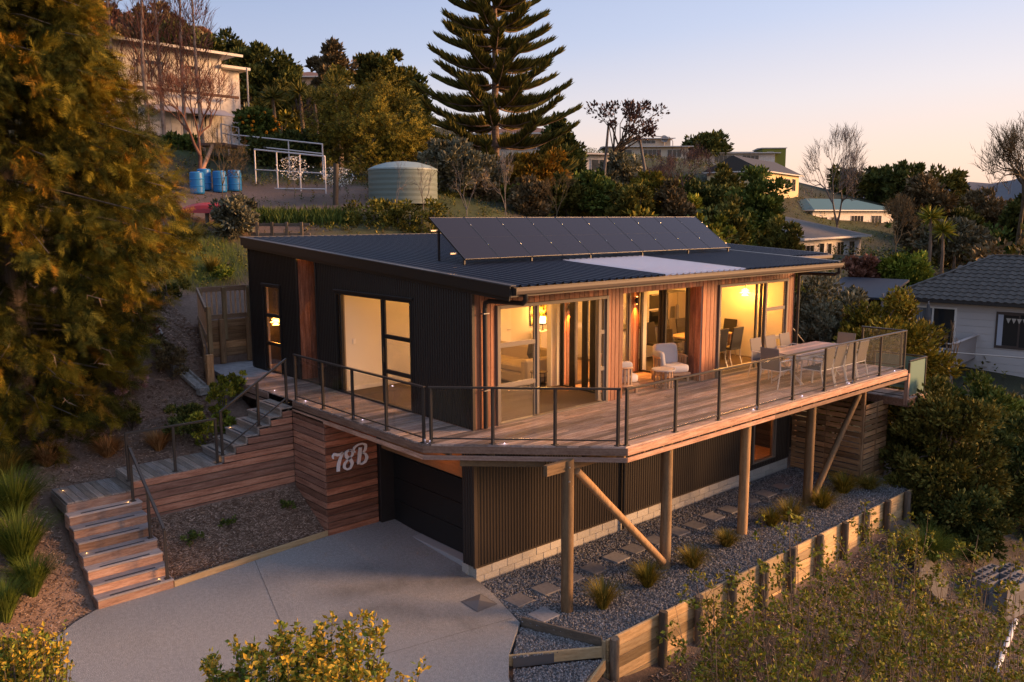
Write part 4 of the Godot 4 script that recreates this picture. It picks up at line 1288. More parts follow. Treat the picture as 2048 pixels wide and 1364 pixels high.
	mb.bar(Vector3(15.2, roof_y(-1.1) - 0.105, -1.1), Vector3(15.2, roof_y(-8.7) - 0.105, -8.7), 0.1, 0.024, 0.003)
	mb.bar(Vector3(15.22, roof_y(-1.1) - 0.2, -1.1), Vector3(15.22, roof_y(-8.7) - 0.2, -8.7), 0.03, 0.17, 0.003)
	put(rf, "verge_flashing", mb, mats["verge"])

	# solar panels on tilt frames
	var a := Vector3(0, 3.08, -1.85)
	var b := Vector3(0, 3.955, -3.10)
	var d := (b - a).normalized()
	var n := d.cross(Vector3.RIGHT).normalized()
	if n.y < 0: n = -n
	var bas := Basis(Vector3.RIGHT, n, Vector3.RIGHT.cross(n))
	var cell := flat("pv_cell", Color(0.024, 0.022, 0.030), 0.2)
	cell.metallic_specular = 0.3
	var pf := flat("pv_frame", Color(0.028, 0.027, 0.03), 0.35)
	for k in 10:
		var x := 1.3 + 0.965 * (k + 0.5)
		var t := thing("solar_panel", "black solar panel tilted up on the metal roof in a row of ten", "solar panel", Vector3(x, 0, 0) + (a + b) * 0.5, 0.0, "row of solar panels on the roof")
		t.basis = bas
		var l := a.distance_to(b)
		bpart(t, "glass_face", Vector3(0, 0.012, 0), Vector3(0.93, 0.02, l - 0.03), cell, 0.0)
		var f := MB.new()
		for s in [-1, 1]:
			f.box(Vector3(s * 0.470, 0.008, 0), Vector3(0.018, 0.036, l), Basis(), 0.003)
			f.box(Vector3(0, 0.008, s * (l * 0.5 - 0.009)), Vector3(0.922, 0.036, 0.018), Basis(), 0.003)
		put(t, "frame", f, pf)
		bpart(t, "busbar", Vector3(0, 0.0228, 0.0), Vector3(0.92, 0.0012, 0.006), pf, 0.0)
		for s in [-0.46, 0.28]:
			bpart(t, "clamp", Vector3(0.482, 0.03, s), Vector3(0.016, 0.010, 0.03), flat("steel", Color(0.55, 0.55, 0.55), 0.3, 1.0), 0.002)
		if k % 2 == 0 or k == 9:
			var lg := MB.new()
			var inv := bas.inverse()
			var o: Vector3 = t.position
			var q := Vector3(-0.45 if k < 9 else 0.45, 0, 0)
			lg.bar(inv * (Vector3(o.x + q.x, roof_y(-2.78) - 0.01, -2.78) - o), inv * (Vector3(o.x + q.x, 3.70, -2.78) - o), 0.04, 0.04)
			lg.bar(inv * (Vector3(o.x + q.x, roof_y(-1.9) + 0.0, -1.9) - o), inv * (Vector3(o.x + q.x, 3.09, -1.9) - o), 0.04, 0.04)
			put(t, "support_leg", lg, pf)
	var rl := thing("panel_rail", "pair of aluminium mounting rails under the solar panels", "rail", Vector3(6.1, 0, 0))
	for q in [0.18, 0.72]:
		var p := a.lerp(b, q) - n * 0.03
		bpart(rl, "rail", p, Vector3(10.0, 0.035, 0.04), flat("alu", Color(0.42, 0.38, 0.34), 0.35, 0.9), 0.003)

func build_inside(H: Node3D) -> void:
	var gib: Material = mats["plaster"]
	var carpet := textured("carpet", ramp_tex("carpet", 61, 0.2, 3, [Color(0.085, 0.062, 0.045), Color(0.12, 0.09, 0.066), Color(0.15, 0.115, 0.085)], 256), Vector3(2, 2, 2), 0.95)
	var ins := grp(H, "interior")
	bpart(ins, "carpet_floor", Vector3(2.1, -0.01, -2.4), Vector3(3.98, 0.04, 4.66), carpet, 0.0)
	bpart(ins, "hall_floor", Vector3(4.7, -0.014, -7.1), Vector3(9.2, 0.03, 4.7), carpet, 0.0)
	bpart(ins, "dining_floor", Vector3(9.15, -0.012, -2.4), Vector3(4.0, 0.034, 4.66), carpet, 0.0)
	bpart(ins, "kitchen_floor", Vector3(5.65, -0.012, -3.4), Vector3(3.0, 0.034, 2.7), wood("teak", "x", 0), 0.0)
	# walls
	bpart(ins, "living_back_wall", Vector3(3.7, 1.4, -4.82), Vector3(7.2, 2.9, 0.1), gib, 0.0)
	bpart(ins, "skirting", Vector3(3.7, 0.05, -4.765), Vector3(7.1, 0.09, 0.012), flat("white", Color(0.8, 0.77, 0.7), 0.6), 0.002)
	bpart(ins, "kitchen_back_wall", Vector3(9.4, 1.4, -4.0), Vector3(3.6, 2.9, 0.1), gib, 0.0)
	bpart(ins, "kitchen_end_wall", Vector3(7.55, 1.4, -4.4), Vector3(0.1, 2.9, 0.9), gib, 0.0)
	bpart(ins, "dining_right_wall", Vector3(11.18, 1.35, -2.8), Vector3(0.1, 2.8, 5.4), gib, 0.0)
	bpart(ins, "back_room_wall", Vector3(1.3, 1.4, -7.0), Vector3(0.1, 3.0, 0.3), gib, 0.0)
	bpart(ins, "back_room_wall", Vector3(2.4, 1.45, -7.4), Vector3(0.1, 3.1, 4.0), flat("goldwall", Color(0.72, 0.62, 0.42), 0.85), 0.0)
	bpart(ins, "back_room_wall", Vector3(1.2, 1.4, -6.9), Vector3(1.3, 2.9, 0.1), gib, 0.0)
	bpart(ins, "light_switch", Vector3(0.33, 1.15, -4.755), Vector3(0.08, 0.12, 0.012), flat("white", Color.WHITE), 0.003)
	bpart(ins, "interior_door", Vector3(4.75, 1.02, -4.745), Vector3(0.8, 2.04, 0.04), flat("white", Color.WHITE), 0.003)
	bpart(ins, "door_handle", Vector3(5.05, 1.0, -4.70), Vector3(0.13, 0.02, 0.03), flat("steel", Color.WHITE), 0.003)
	# painting
	var pt := thing("framed_painting", "framed abstract painting in yellow and dark dabs on the living wall", "painting", Vector3(6.35, 1.42, -4.75))
	bpart(pt, "picture_frame", Vector3.ZERO, Vector3(1.0, 0.8, 0.03), mats["dark_frame"], 0.004)
	bpart(pt, "canvas", Vector3(0, 0, 0.017), Vector3(0.94, 0.74, 0.004), textured("painting", ramp_tex("painting", 71, 0.025, 2, [Color(0.02, 0.02, 0.015), Color(0.3, 0.2, 0.02), Color(0.65, 0.5, 0.1), Color(0.8, 0.75, 0.6)], 256), Vector3(0.9, 0.9, 0.9), 0.7), 0.0)
	# kitchen
	var kt := thing("kitchen_bench", "white kitchen bench with drawers behind the courtyard glass", "bench", Vector3(8.3, 0, -3.35))
	bpart(kt, "carcass", Vector3(0, 0.44, 0), Vector3(2.1, 0.84, 0.6), flat("white", Color.WHITE), 0.004)
	bpart(kt, "worktop", Vector3(0, 0.9, 0), Vector3(2.2, 0.04, 0.7), flat("stonetop", Color(0.10, 0.09, 0.085), 0.25), 0.004)
	var fr := thing("refrigerator", "stainless two door refrigerator with a dispenser recess", "refrigerator", Vector3(10.35, 0, -3.55))
	for s in [-1, 1]:
		bpart(fr, "door", Vector3(s * 0.225, 0.9, 0.33), Vector3(0.44, 1.74, 0.06), flat("fridge", Color(0.30, 0.27, 0.23), 0.32, 0.8), 0.01)
		bpart(fr, "handle", Vector3(s * 0.035, 1.05, 0.38), Vector3(0.022, 0.7, 0.03), flat("steel", Color.WHITE), 0.004)
	bpart(fr, "cabinet", Vector3(0, 0.9, 0.0), Vector3(0.9, 1.78, 0.62), flat("fridge_side", Color(0.08, 0.075, 0.07), 0.5), 0.004)
	bpart(fr, "dispenser", Vector3(-0.23, 1.2, 0.362), Vector3(0.2, 0.34, 0.01), mats["dark_frame"], 0.002)
	var ov := thing("wall_oven", "dark built in double oven beside the refrigerator", "oven", Vector3(9.52, 0, -3.65))
	bpart(ov, "tall_cabinet", Vector3(0, 1.05, 0), Vector3(0.62, 2.1, 0.6), flat("white", Color.WHITE), 0.004)
	bpart(ov, "oven_door", Vector3(0, 1.55, 0.305), Vector3(0.56, 0.42, 0.02), flat("ovenglass", Color(0.015, 0.015, 0.015), 0.12), 0.004)
	bpart(ov, "oven_door", Vector3(0, 1.08, 0.305), Vector3(0.56, 0.42, 0.02), flat("ovenglass", Color.WHITE), 0.004)
	for y in [1.74, 1.27]: bpart(ov, "handle", Vector3(0, y, 0.34), Vector3(0.46, 0.02, 0.03), flat("steel", Color.WHITE), 0.004)
	# sofa
	var so := thing("corner_sofa", "beige upholstered corner sofa with chaise behind the living room glass", "sofa", Vector3(3.85, 0, -3.35), -PI / 2)
	var fab := textured("sofa", ramp_tex("sofa", 63, 0.15, 3, [Color(0.33, 0.26, 0.17), Color(0.40, 0.32, 0.22), Color(0.45, 0.37, 0.26)], 256), Vector3(2, 2, 2), 0.95)
	bpart(so, "base", Vector3(0, 0.20, 0), Vector3(2.3, 0.28, 0.95), fab, 0.05)
	bpart(so, "chaise", Vector3(-0.72, 0.21, 0.75), Vector3(0.85, 0.29, 0.75), fab, 0.05)
	for k in 2: bpart(so, "seat_cushion", Vector3(-0.36 + k * 0.95, 0.42, 0.06), Vector3(0.94, 0.17, 0.82), fab, 0.06)
	bpart(so, "seat_cushion", Vector3(-0.75, 0.42, 0.78), Vector3(0.84, 0.16, 0.68), fab, 0.06)
	bpart(so, "backrest", Vector3(0, 0.55, -0.40), Vector3(2.3, 0.55, 0.2), fab, 0.06, Vector3(-0.12, 0, 0))
	bpart(so, "armrest", Vector3(1.08, 0.42, 0.05), Vector3(0.22, 0.5, 0.95), fab, 0.06)
	for x in [-1.05, 1.05]: bpart(so, "foot", Vector3(x, 0.03, 0.3), Vector3(0.06, 0.06, 0.06), mats["dark_frame"], 0.004)
	var cu := bpart(self, "dark_cushion", Vector3(3.98, 0.70, -2.62), Vector3(0.42, 0.42, 0.13), flat("cushion", Color(0.03, 0.022, 0.018), 0.9), 0.05, Vector3(-0.3, 0.5, 0.6))
	tag(cu, "dark square cushion leaning on the beige sofa", "cushion")
	var st := thing("side_table", "small round dark metal side table beside the sofa", "side table", Vector3(3.35, 0, -1.75))
	var mb := MB.new()
	mb.lathe([Vector2(0, 0.47), Vector2(0.2, 0.47), Vector2(0.205, 0.46), Vector2(0.2, 0.45), Vector2(0, 0.45)], Vector3.ZERO, 20)
	put(st, "top", mb, flat("darktop", Color(0.06, 0.03, 0.022), 0.4))
	for k in 3:
		var an := TAU * k / 3
		put_pipe(st, [Vector3(cos(an), 0, sin(an)) * 0.17 + Vector3(0, 0.45, 0), Vector3(cos(an), 0, sin(an)) * 0.19], 0.009, mats["dark_frame"], "leg")
	# dining table and chairs inside
	var dt := thing("dining_table", "pale timber indoor dining table among black chairs", "table", Vector3(9.5, 0, -1.75), 0.0)
	bpart(dt, "top", Vector3(0, 0.74, 0), Vector3(1.9, 0.04, 0.95), wood("pine", "x", 2), 0.008)
	for s in [-1, 1]:
		for q in [-1, 1]: bpart(dt, "leg", Vector3(s * 0.85, 0.36, q * 0.38), Vector3(0.07, 0.72, 0.07), wood("pine", "y", 2), 0.006)
	var proto: Node3D = null
	for p in [[9.0, -0.92, 0.05], [9.62, -0.88, -0.08], [8.7, -2.62, PI], [9.4, -2.66, PI], [10.1, -2.6, PI], [8.25, -1.75, -PI / 2], [10.75, -1.8, PI / 2]]:
		if proto == null:
			proto = indoor_chair()
			proto.position = Vector3(p[0], 0, p[1]); proto.rotation.y = p[2]
		else: copy_of(proto, "dining_chair", Vector3(p[0], 0, p[1]), p[2])
	# pendant lamps and ceiling lights: each a glowing body and a light
	pendant("pendant_lamp", Vector3(0.40, 1.24, -8.88), 0.15, "layered round pendant lamp glowing behind the tall back window", 0.9, 1.95)
	pendant("pendant_lamp", Vector3(10.75, 1.87, -1.18), 0.16, "layered round pendant lamp glowing over the dining room", 1.4, 0.55)
	for p in [Vector3(1.3, 0, -2.2), Vector3(2.9, 0, -1.3), Vector3(5.4, 0, -3.6), Vector3(8.4, 0, -1.2), Vector3(9.1, 0, -3.6), Vector3(10.2, 0, -1.5), Vector3(3.1, 0, -3.4), Vector3(1.1, 0, -6.3)]:
		var y := roof_y(p.z) - 0.137
		var t := thing("ceiling_light", "round flush ceiling downlight glowing warm white indoors", "light", Vector3(p.x, y, p.z), 0.0, "ceiling downlights indoors")
		mb = MB.new()
		mb.lathe([Vector2(0.075, 0.0), Vector2(0.08, -0.012), Vector2(0.055, -0.016)], Vector3.ZERO, 16)
		put(t, "trim_ring", mb, flat("white", Color.WHITE))
		mb = MB.new()
		mb.lathe([Vector2(0.055, -0.010), Vector2(0.0, -0.013)], Vector3.ZERO, 16)
		put(t, "lens", mb, glow("downlight", Color(1.0, 0.75, 0.42), 5.0))
		lamp(t, Vector3(0, -0.06, 0), Color(1.0, 0.70, 0.33), 0.66 if p.x < 4.0 else 1.0, 0.05)
	# table lamp seen through the living room
	var tl := thing("table_lamp", "small bright white shaded table lamp below the painting", "lamp", Vector3(6.1, 0.9, -4.5))
	bpart(tl, "cabinet_stand", Vector3(0, -0.45, 0), Vector3(0.5, 0.9, 0.4), flat("white", Color.WHITE), 0.004)
	mb = MB.new()
	mb.lathe([Vector2(0.05, 0.0), Vector2(0.05, 0.02), Vector2(0.012, 0.03), Vector2(0.012, 0.22)], Vector3.ZERO, 12)
	put(tl, "base", mb, mats["dark_frame"])
	mb = MB.new()
	mb.lathe([Vector2(0.09, 0.2), Vector2(0.075, 0.38)], Vector3.ZERO, 16)
	put(tl, "lamp_shade", mb, glow("lampshade", Color(1.0, 0.82, 0.55), 3.0))
	lamp(tl, Vector3(0, 0.46, 0), Color(1.0, 0.66, 0.30), 0.4, 0.04)
	# outside sconces in the courtyard
	for q in [[4.46, "black up and down wall light on the cedar beside the living room"], [6.88, "black up and down wall light on the cedar beside the dining room"]]:
		var t := thing("wall_sconce", q[1], "wall light", Vector3(q[0], 1.86, -1.835))
		mb = MB.new()
		mb.lathe([Vector2(0.03, -0.09), Vector2(0.034, -0.09), Vector2(0.034, 0.09), Vector2(0.03, 0.09)], Vector3.ZERO, 14)
		put(t, "body", mb, mats["dark_frame"])
		bpart(t, "bracket", Vector3(0, 0, -0.045), Vector3(0.05, 0.08, 0.04), mats["dark_frame"], 0.004)
		for s in [-1.0, 1.0]:
			mb = MB.new()
			mb.lathe([Vector2(0.028, 0.0), Vector2(0.02, 0.012), Vector2(0.0, 0.016)] if s > 0 else [Vector2(0.0, -0.016), Vector2(0.02, -0.012), Vector2(0.028, 0.0)], Vector3(0, s * 0.086, 0), 12)
			put(t, "lens", mb, glow("sconce", Color(1.0, 0.66, 0.30), 8.0))
			var l := SpotLight3D.new()
			l.name = numbered(t, "light")
			l.light_color = Color(1.0, 0.55, 0.18)
			l.light_energy = 3.0
			l.light_size = 0.02
			l.spot_angle = 38.0
			l.spot_range = 8.0
			l.spot_attenuation = 2.0
			l.shadow_enabled = true
			t.add_child(l)
			l.position = Vector3(0, s * 0.11, 0)
			l.rotation.x = s * PI / 2

func pendant(nm: String, at: Vector3, r: float, label: String, e: float, drop: float) -> void:
	var t := thing(nm, label, "pendant lamp", at)
	for k in 3:
		var mb := MB.new()
		var y := 0.06 - k * 0.075
		var rr: float = r * [0.75, 1.0, 0.62][k]
		mb.lathe([Vector2(rr * 0.35, y + 0.05), Vector2(rr, y), Vector2(rr * 0.9, y - 0.012), Vector2(rr * 0.3, y + 0.03)], Vector3.ZERO, 20)
		put(t, "shade_ring", mb, glow("pendant", Color(1.0, 0.70, 0.32), 4.0))
	put_pipe(t, [Vector3(0, 0.1, 0), Vector3(0, drop, 0)], 0.006, mats["dark_frame"], "cord")
	lamp(t, Vector3(0, -0.02, 0), Color(1.0, 0.60, 0.22), e, 0.12)

func indoor_chair() -> Node3D:
	var t := thing("dining_chair", "black upholstered dining chair with bent chrome legs at the indoor table", "chair", Vector3.ZERO, 0.0, "indoor dining chairs")
	var m := flat("blackfabric", Color(0.018, 0.016, 0.015), 0.6)
	bpart(t, "seat", Vector3(0, 0.46, 0), Vector3(0.44, 0.06, 0.44), m, 0.02)
	bpart(t, "backrest", Vector3(0, 0.76, 0.24), Vector3(0.43, 0.58, 0.045), m, 0.02, Vector3(0.16, 0, 0))
	for s in [-1, 1]:
		put_pipe(t, [Vector3(s * 0.2, 0.44, 0.2), Vector3(s * 0.21, 0.22, 0.2), Vector3(s * 0.21, 0.0, 0.28)], 0.012, flat("steel", Color.WHITE), "leg")
		put_pipe(t, [Vector3(s * 0.2, 0.44, -0.18), Vector3(s * 0.21, 0.0, -0.2)], 0.012, flat("steel", Color.WHITE), "leg")
	return t

# ---------------------------------------------------------------- deck, railings, box with the number, screen
func deck_left(z: float) -> float:
	# left end of the deck at depth z
	if z <= 0.16: return -1.27
	return -1.27 + (z - 0.16) * (2.52 / 2.55)

func plank(parent: Node, nm: String, xa: float, xa2: float, xb: float, z0: float, z1: float, y: float, m: Material) -> void:
	if absf(xa - xa2) < 0.001:
		bpart(parent, nm, Vector3((xa + xb) * 0.5, y - 0.016, (z0 + z1) * 0.5), Vector3(xb - xa, 0.032, z1 - z0), m, 0.004)
		return
	var mb := MB.new()
	mb.poly(PackedVector2Array([Vector2(xa, z0), Vector2(xb, z0), Vector2(xb, z1), Vector2(xa2, z1)]), y - 0.032, y)
	put(parent, nm, mb, m)

func build_deck() -> void:
	var D := thing("timber_deck", "weathered hardwood deck on round poles wrapping the house corner", "deck")
	var w := 0.142
	var z := -7.98
	var row := 0
	while z < 2.68:
		var z1: float = min(z + w, 2.70)
		var k := row % 7
		if z1 <= 0.0:
			var stair := z > -5.95 and z1 < -4.75
			plank(D, "deck_board", -1.25 if stair else deck_left(z) + 0.01, -1.25 if stair else deck_left(z1) + 0.01, -0.02, z + 0.005, z1 - 0.005, 0.0, wood("deck", "x"))
			if z > -1.86:
				# floor of the courtyard
				plank(D, "deck_board", 4.24, 4.24, 7.05, z + 0.005, z1 - 0.005, 0.0, wood("deck", "x"))
		else:
			var x: float = deck_left(z + 0.003)
			var xs: float = deck_left(z1 - 0.003)
			var first := true
			while x < 12.38:
				var l: float = rng.randf_range(2.2, 5.2)
				if first: l = 1.5 + 0.8 * (row % 4)
				var e: float = min(max(x, xs) + l, 12.38)
				if 12.38 - e < 0.8: e = 12.38
				plank(D, "deck_board", x + 0.002, (xs if first else x) + 0.002, e - 0.002, z + 0.005, z1 - 0.005, 0.0, wood("deck", "x"))
				x = e; xs = e; first = false
		z += w
		row += 1
	# fascia boards, two high
	var fa := [[Vector3(-1.272, 0, -4.76), Vector3(-1.272, 0, 0.16)], [Vector3(-1.272, 0, 0.16), Vector3(1.25, 0, 2.71)], [Vector3(1.25, 0, 2.71), Vector3(6.0, 0, 2.71)], [Vector3(6.0, 0, 2.71), Vector3(12.4, 0, 2.71)], [Vector3(12.4, 0, 2.71), Vector3(12.4, 0, 0.1)], [Vector3(-1.272, 0, -8.0), Vector3(-1.272, 0, -5.95)]]
	for f in fa:
		for k in 2:
			var mb := MB.new()
			mb.bar(f[0] + Vector3(0, -0.097 - k * 0.145, 0), f[1] + Vector3(0, -0.097 - k * 0.145, 0), 0.03, 0.13 if k == 0 else 0.085, 0.004)
			var d: Vector3 = f[1] - f[0]
			put(D, "fascia_board", mb, wood("fascia", "z" if absf(d.z) > absf(d.x) else "x"))
	# joists and bearers below
	for k in 25:
		var x := -0.9 + k * 0.54
		var zf := 2.66
		if x < 1.25: zf = 0.16 + (x + 1.27) * 2.55 / 2.52 - 0.06
		if x < 0.0: bpart(D, "joist", Vector3(x, -0.13, (zf - 4.6) * 0.5), Vector3(0.045, 0.18, zf + 4.6), wood("pole", "z"), 0.0)
		else: bpart(D, "joist", Vector3(x, -0.13, zf * 0.5 + 0.03), Vector3(0.045, 0.18, zf - 0.08), wood("pole", "z"), 0.0)
	bpart(D, "bearer", Vector3(5.9, -0.33, 2.0), Vector3(11.9, 0.19, 0.09), wood("pole", "x", 1), 0.004)
	bpart(D, "bearer", Vector3(-0.2, -0.33, 1.05), Vector3(0.09, 0.18, 1.5), wood("pole", "z", 1), 0.004, Vector3(0, 0.8, 0))
	for x in [0.5, 3.3, 6.05, 8.85]:
		var p := pole(D, "pole", Vector3(x, -3.2, 2.0), Vector3(x, -0.24, 2.0), 0.112, "pole", 18)
		for y in [-0.35, -0.6]:
			bpart(p, "bolt", Vector3(x - 0.06, y, 2.1), Vector3(0.03, 0.03, 0.03), mats["steel"], 0.004)
	pole(D, "brace", Vector3(0.66, -0.46, 2.06), Vector3(3.16, -2.86, 2.06), 0.075, "pole", 12)
	pole(D, "brace", Vector3(11.25, -0.62, 2.0), Vector3(9.0, -2.95, 2.04), 0.075, "pole", 12)

	# railing in bays: posts, rails and glass
	var rl := thing("deck_railing", "dark bronze railing with glass panes along the deck edge", "railing")
	rail_run(rl, Vector3(-1.21, 0, -4.70), Vector3(-1.21, 0, 0.10), 4, 1.0, "railglass")
	rail_run(rl, Vector3(-1.13, 0, 0.21), Vector3(1.18, 0, 2.55), 3, 1.0, "railglass")
	rail_run(rl, Vector3(1.30, 0, 2.64), Vector3(12.32, 0, 2.64), 8, 1.0, "railglass")
	rail_run(rl, Vector3(12.32, 0, 2.55), Vector3(12.32, 0, 1.5), 1, 1.0, "railglass")
	# lower landing with frosted glass beyond the deck end
	var lp := thing("lower_landing", "small lower timber landing with frosted glass screen beyond the deck end", "landing", Vector3(0, -0.80, 0))
	for k in 8: bpart(lp, "landing_board", Vector3(13.02, -0.016, 1.70 + k * 0.142), Vector3(1.16, 0.032, 0.136), wood("deck", "x"), 0.004)
	for f in [[Vector3(12.45, -0.12, 2.76), Vector3(13.60, -0.12, 2.76)], [Vector3(12.45, -0.12, 2.74), Vector3(12.45, -0.12, 1.2)], [Vector3(13.60, -0.12, 2.74), Vector3(13.60, -0.12, 1.2)]]:
		var mb := MB.new()
		mb.bar(f[0], f[1], 0.03, 0.2, 0.004)
		put(lp, "fascia_board", mb, wood("fascia", "x"))
	bpart(lp, "post", Vector3(12.46, 0.25, 2.70), Vector3(0.1, 0.85, 0.1), wood("fascia", "y"), 0.005)
	bpart(lp, "post", Vector3(12.46, 0.25, 1.35), Vector3(0.1, 0.85, 0.1), wood("fascia", "y"), 0.005)
	for k in 3: rail_bar(lp, "cable_rail", Vector3(12.46, 0.06 + 0.16 * k, 2.66), Vector3(12.46, 0.06 + 0.16 * k, 1.35), 0.02, 0.02)
	glass("frosted", Color(0.38, 0.53, 0.49), 0.85, 0.5)
	rail_post(lp, Vector3(13.54, 0, 2.70), 1.0)
	rail_post(lp, Vector3(12.53, 0, 2.70), 0.95)
	rail_post(lp, Vector3(13.54, 0, 1.3), 1.0)
	rail_bar(lp, "top_rail", Vector3(12.5, 1.0, 2.70), Vector3(13.57, 1.0, 2.70), 0.05, 0.035)
	rail_bar(lp, "top_rail", Vector3(13.54, 1.0, 2.70), Vector3(13.54, 1.0, 1.25), 0.05, 0.035)
	bpart(lp, "frosted_pane", Vector3(13.03, 0.51, 2.70), Vector3(0.95, 0.9, 0.01), mats["frosted"], 0.0)
	bpart(lp, "frosted_pane", Vector3(13.54, 0.51, 2.0), Vector3(0.01, 0.9, 1.32), mats["frosted"], 0.0)
	put_pipe(lp, [Vector3(11.5, 1.7, -0.12), Vector3(12.15, 1.25, -0.12), Vector3(12.15, 0.8, -0.12)], 0.02, mats["alu"], "stair_rail")
	bpart(lp, "bearer_post", Vector3(13.2, -1.6, 1.6), Vector3(0.1, 3.0, 0.1), wood("pole", "y"), 0.005)
	# slatted screens under the deck end
	var sc := thing("slatted_screen", "brown horizontal slat screen enclosing the space under the deck end", "screen", Vector3(11.42, -3.06, 0))
	for k in 17:
		var y := 0.12 + k * 0.15
		if y > 2.62: break
		for s in 2: bpart(sc, "slat", Vector3(0.0, y, 0.55 + s * 1.0), Vector3(0.02, 0.118, 0.985), wood("brownpine", "z"), 0.003)
		if y < 2.1:
			bpart(sc, "slat", Vector3(0.70, y, 2.10), Vector3(1.30, 0.118, 0.02), wood("brownpine", "x"), 0.003)
	for p in [Vector3(0.05, 1.35, 0.1), Vector3(0.05, 1.35, 1.05), Vector3(0.04, 1.35, 2.04), Vector3(1.3, 1.05, 2.05), Vector3(0.7, 1.05, 2.07)]:
		bpart(sc, "post", p, Vector3(0.09, p.y * 2.0 + 0.05, 0.09), wood("brownpine", "y"), 0.005)

	# boarded box that carries the house number
	var bx := thing("boarded_store", "boarded timber store under the deck carrying the house number", "store", Vector3(0, -2.74, 0))
	for k in 17:
		var y := 0.075 + k * 0.148
		if y > 2.48: break
		bpart(bx, "board", Vector3(-0.645, y, -3.37), Vector3(1.25, 0.128, 0.030), wood("redcedar", "x"), 0.004)
		bpart(bx, "board", Vector3(-1.272, y, -4.07), Vector3(0.030, 0.128, 1.37), wood("wallcedar", "z"), 0.004)
	bpart(bx, "core", Vector3(-0.63, 1.25, -4.08), Vector3(1.22, 2.5, 1.36), mats["darkback"], 0.0)
	var hn := thing("house_number", "white cut out characters 78B fixed to the cedar boards", "house number", Vector3(-1.16, -1.36, -3.335))
	# pen strokes of each character: points in a box one unit high, and pen widths
	var glyphs := [
		["7", [[[0.03, 0.70, 0.05], [0.0, 0.84, 0.10], [0.10, 0.92, 0.13], [0.26, 0.86, 0.13], [0.42, 0.86, 0.12], [0.56, 0.94, 0.06]], [[0.57, 0.93, 0.10], [0.42, 0.66, 0.14], [0.31, 0.36, 0.17], [0.27, 0.02, 0.16]]]],
		["8", [[[0.50, 0.90, 0.07], [0.36, 0.98, 0.08], [0.20, 0.88, 0.13], [0.22, 0.68, 0.17], [0.42, 0.50, 0.18], [0.52, 0.28, 0.16], [0.42, 0.06, 0.10], [0.22, 0.02, 0.08], [0.07, 0.16, 0.13], [0.12, 0.36, 0.13], [0.32, 0.52, 0.08], [0.54, 0.68, 0.10], [0.58, 0.86, 0.12], [0.48, 0.96, 0.09], [0.36, 0.98, 0.07]]]],
		["B", [[[0.32, 0.86, 0.16], [0.27, 0.50, 0.19], [0.20, 0.12, 0.18], [0.20, 0.02, 0.14]], [[0.02, 0.66, 0.05], [-0.08, 0.78, 0.11], [0.0, 0.93, 0.10], [0.20, 1.02, 0.08], [0.45, 1.03, 0.08], [0.63, 0.92, 0.14], [0.60, 0.70, 0.14], [0.44, 0.56, 0.07], [0.34, 0.54, 0.05]], [[0.40, 0.55, 0.06], [0.60, 0.48, 0.10], [0.68, 0.28, 0.16], [0.58, 0.08, 0.13], [0.38, 0.0, 0.09], [0.22, 0.05, 0.08]]]]]
	var xs := 0.03
	for gl in glyphs:
		var gm := MB.new()
		for stroke in gl[1]:
			var path := PackedVector2Array()
			var wid := PackedFloat32Array()
			var ns: int = (stroke as Array).size()
			for k in ns - 1:
				for q in 7:
					if k < ns - 2 and q == 6: continue
					var t := q / 6.0
					var p0: Array = stroke[max(k - 1, 0)]
					var p1: Array = stroke[k]
					var p2: Array = stroke[k + 1]
					var p3: Array = stroke[min(k + 2, ns - 1)]
					path.append(Vector2(cubic_interpolate(p1[0], p2[0], p0[0] * 0.5 + p1[0] * 0.5, p3[0] * 0.5 + p2[0] * 0.5, t), cubic_interpolate(p1[1], p2[1], p0[1] * 0.5 + p1[1] * 0.5, p3[1] * 0.5 + p2[1] * 0.5, t)) * 0.43)
					wid.append(lerpf(p1[2], p2[2], t) * 0.46)
			gm.ribbon(path, wid, 0.022)
		put(hn, "character", gm, flat("number", Color(0.88, 0.86, 0.85), 0.5), Vector3(xs, 0.06 if gl[0] == "B" else 0.0, 0.0))
		xs += 0.235 if gl[0] == "7" else 0.30

	# lights in the deck
	for p in [Vector3(-1.17, 0.004, 0.17), Vector3(-0.2, 0.004, 1.12), Vector3(-1.12, 0.004, -2.1), Vector3(-1.12, 0.004, -4.45), Vector3(-1.1, 0.004, -5.98), Vector3(5.35, 0.004, 2.60), Vector3(7.3, 0.004, 2.60), Vector3(9.45, 0.004, 2.6), Vector3(11.9, 0.004, 2.6), Vector3(-1.15, 0.004, -7.7)]:
		step_light(p, "small cool white light set in the deck edge by the railing", Color(0.95, 0.88, 1.0), "lights in the deck edge")

func rail_run(rl: Node, a: Vector3, b: Vector3, n: int, h: float, gm: String) -> void:
	var d := (b - a)
	var turn := atan2(-d.z, d.x)
	for k in n + 1: rail_post(rl, a.lerp(b, k / float(n)), h)
	var e := d.normalized() * 0.04
	rail_bar(rl, "top_rail", a + Vector3(0, h + 0.012, 0) - e, b + Vector3(0, h + 0.012, 0) + e, 0.06, 0.035)
	for k in n:
		var p := a.lerp(b, k / float(n))
		var q := a.lerp(b, (k + 1) / float(n))
		rail_bar(rl, "bottom_rail", p + Vector3(0, 0.09, 0) + e * 0.7, q + Vector3(0, 0.09, 0) - e * 0.7, 0.025, 0.025)
		var l := p.distance_to(q) - 0.07
		bpart(rl, "glass_pane", (p + q) * 0.5 + Vector3(0, 0.54, 0), Vector3(l, 0.86, 0.01), mats[gm], 0.0, Vector3(0, turn, 0))

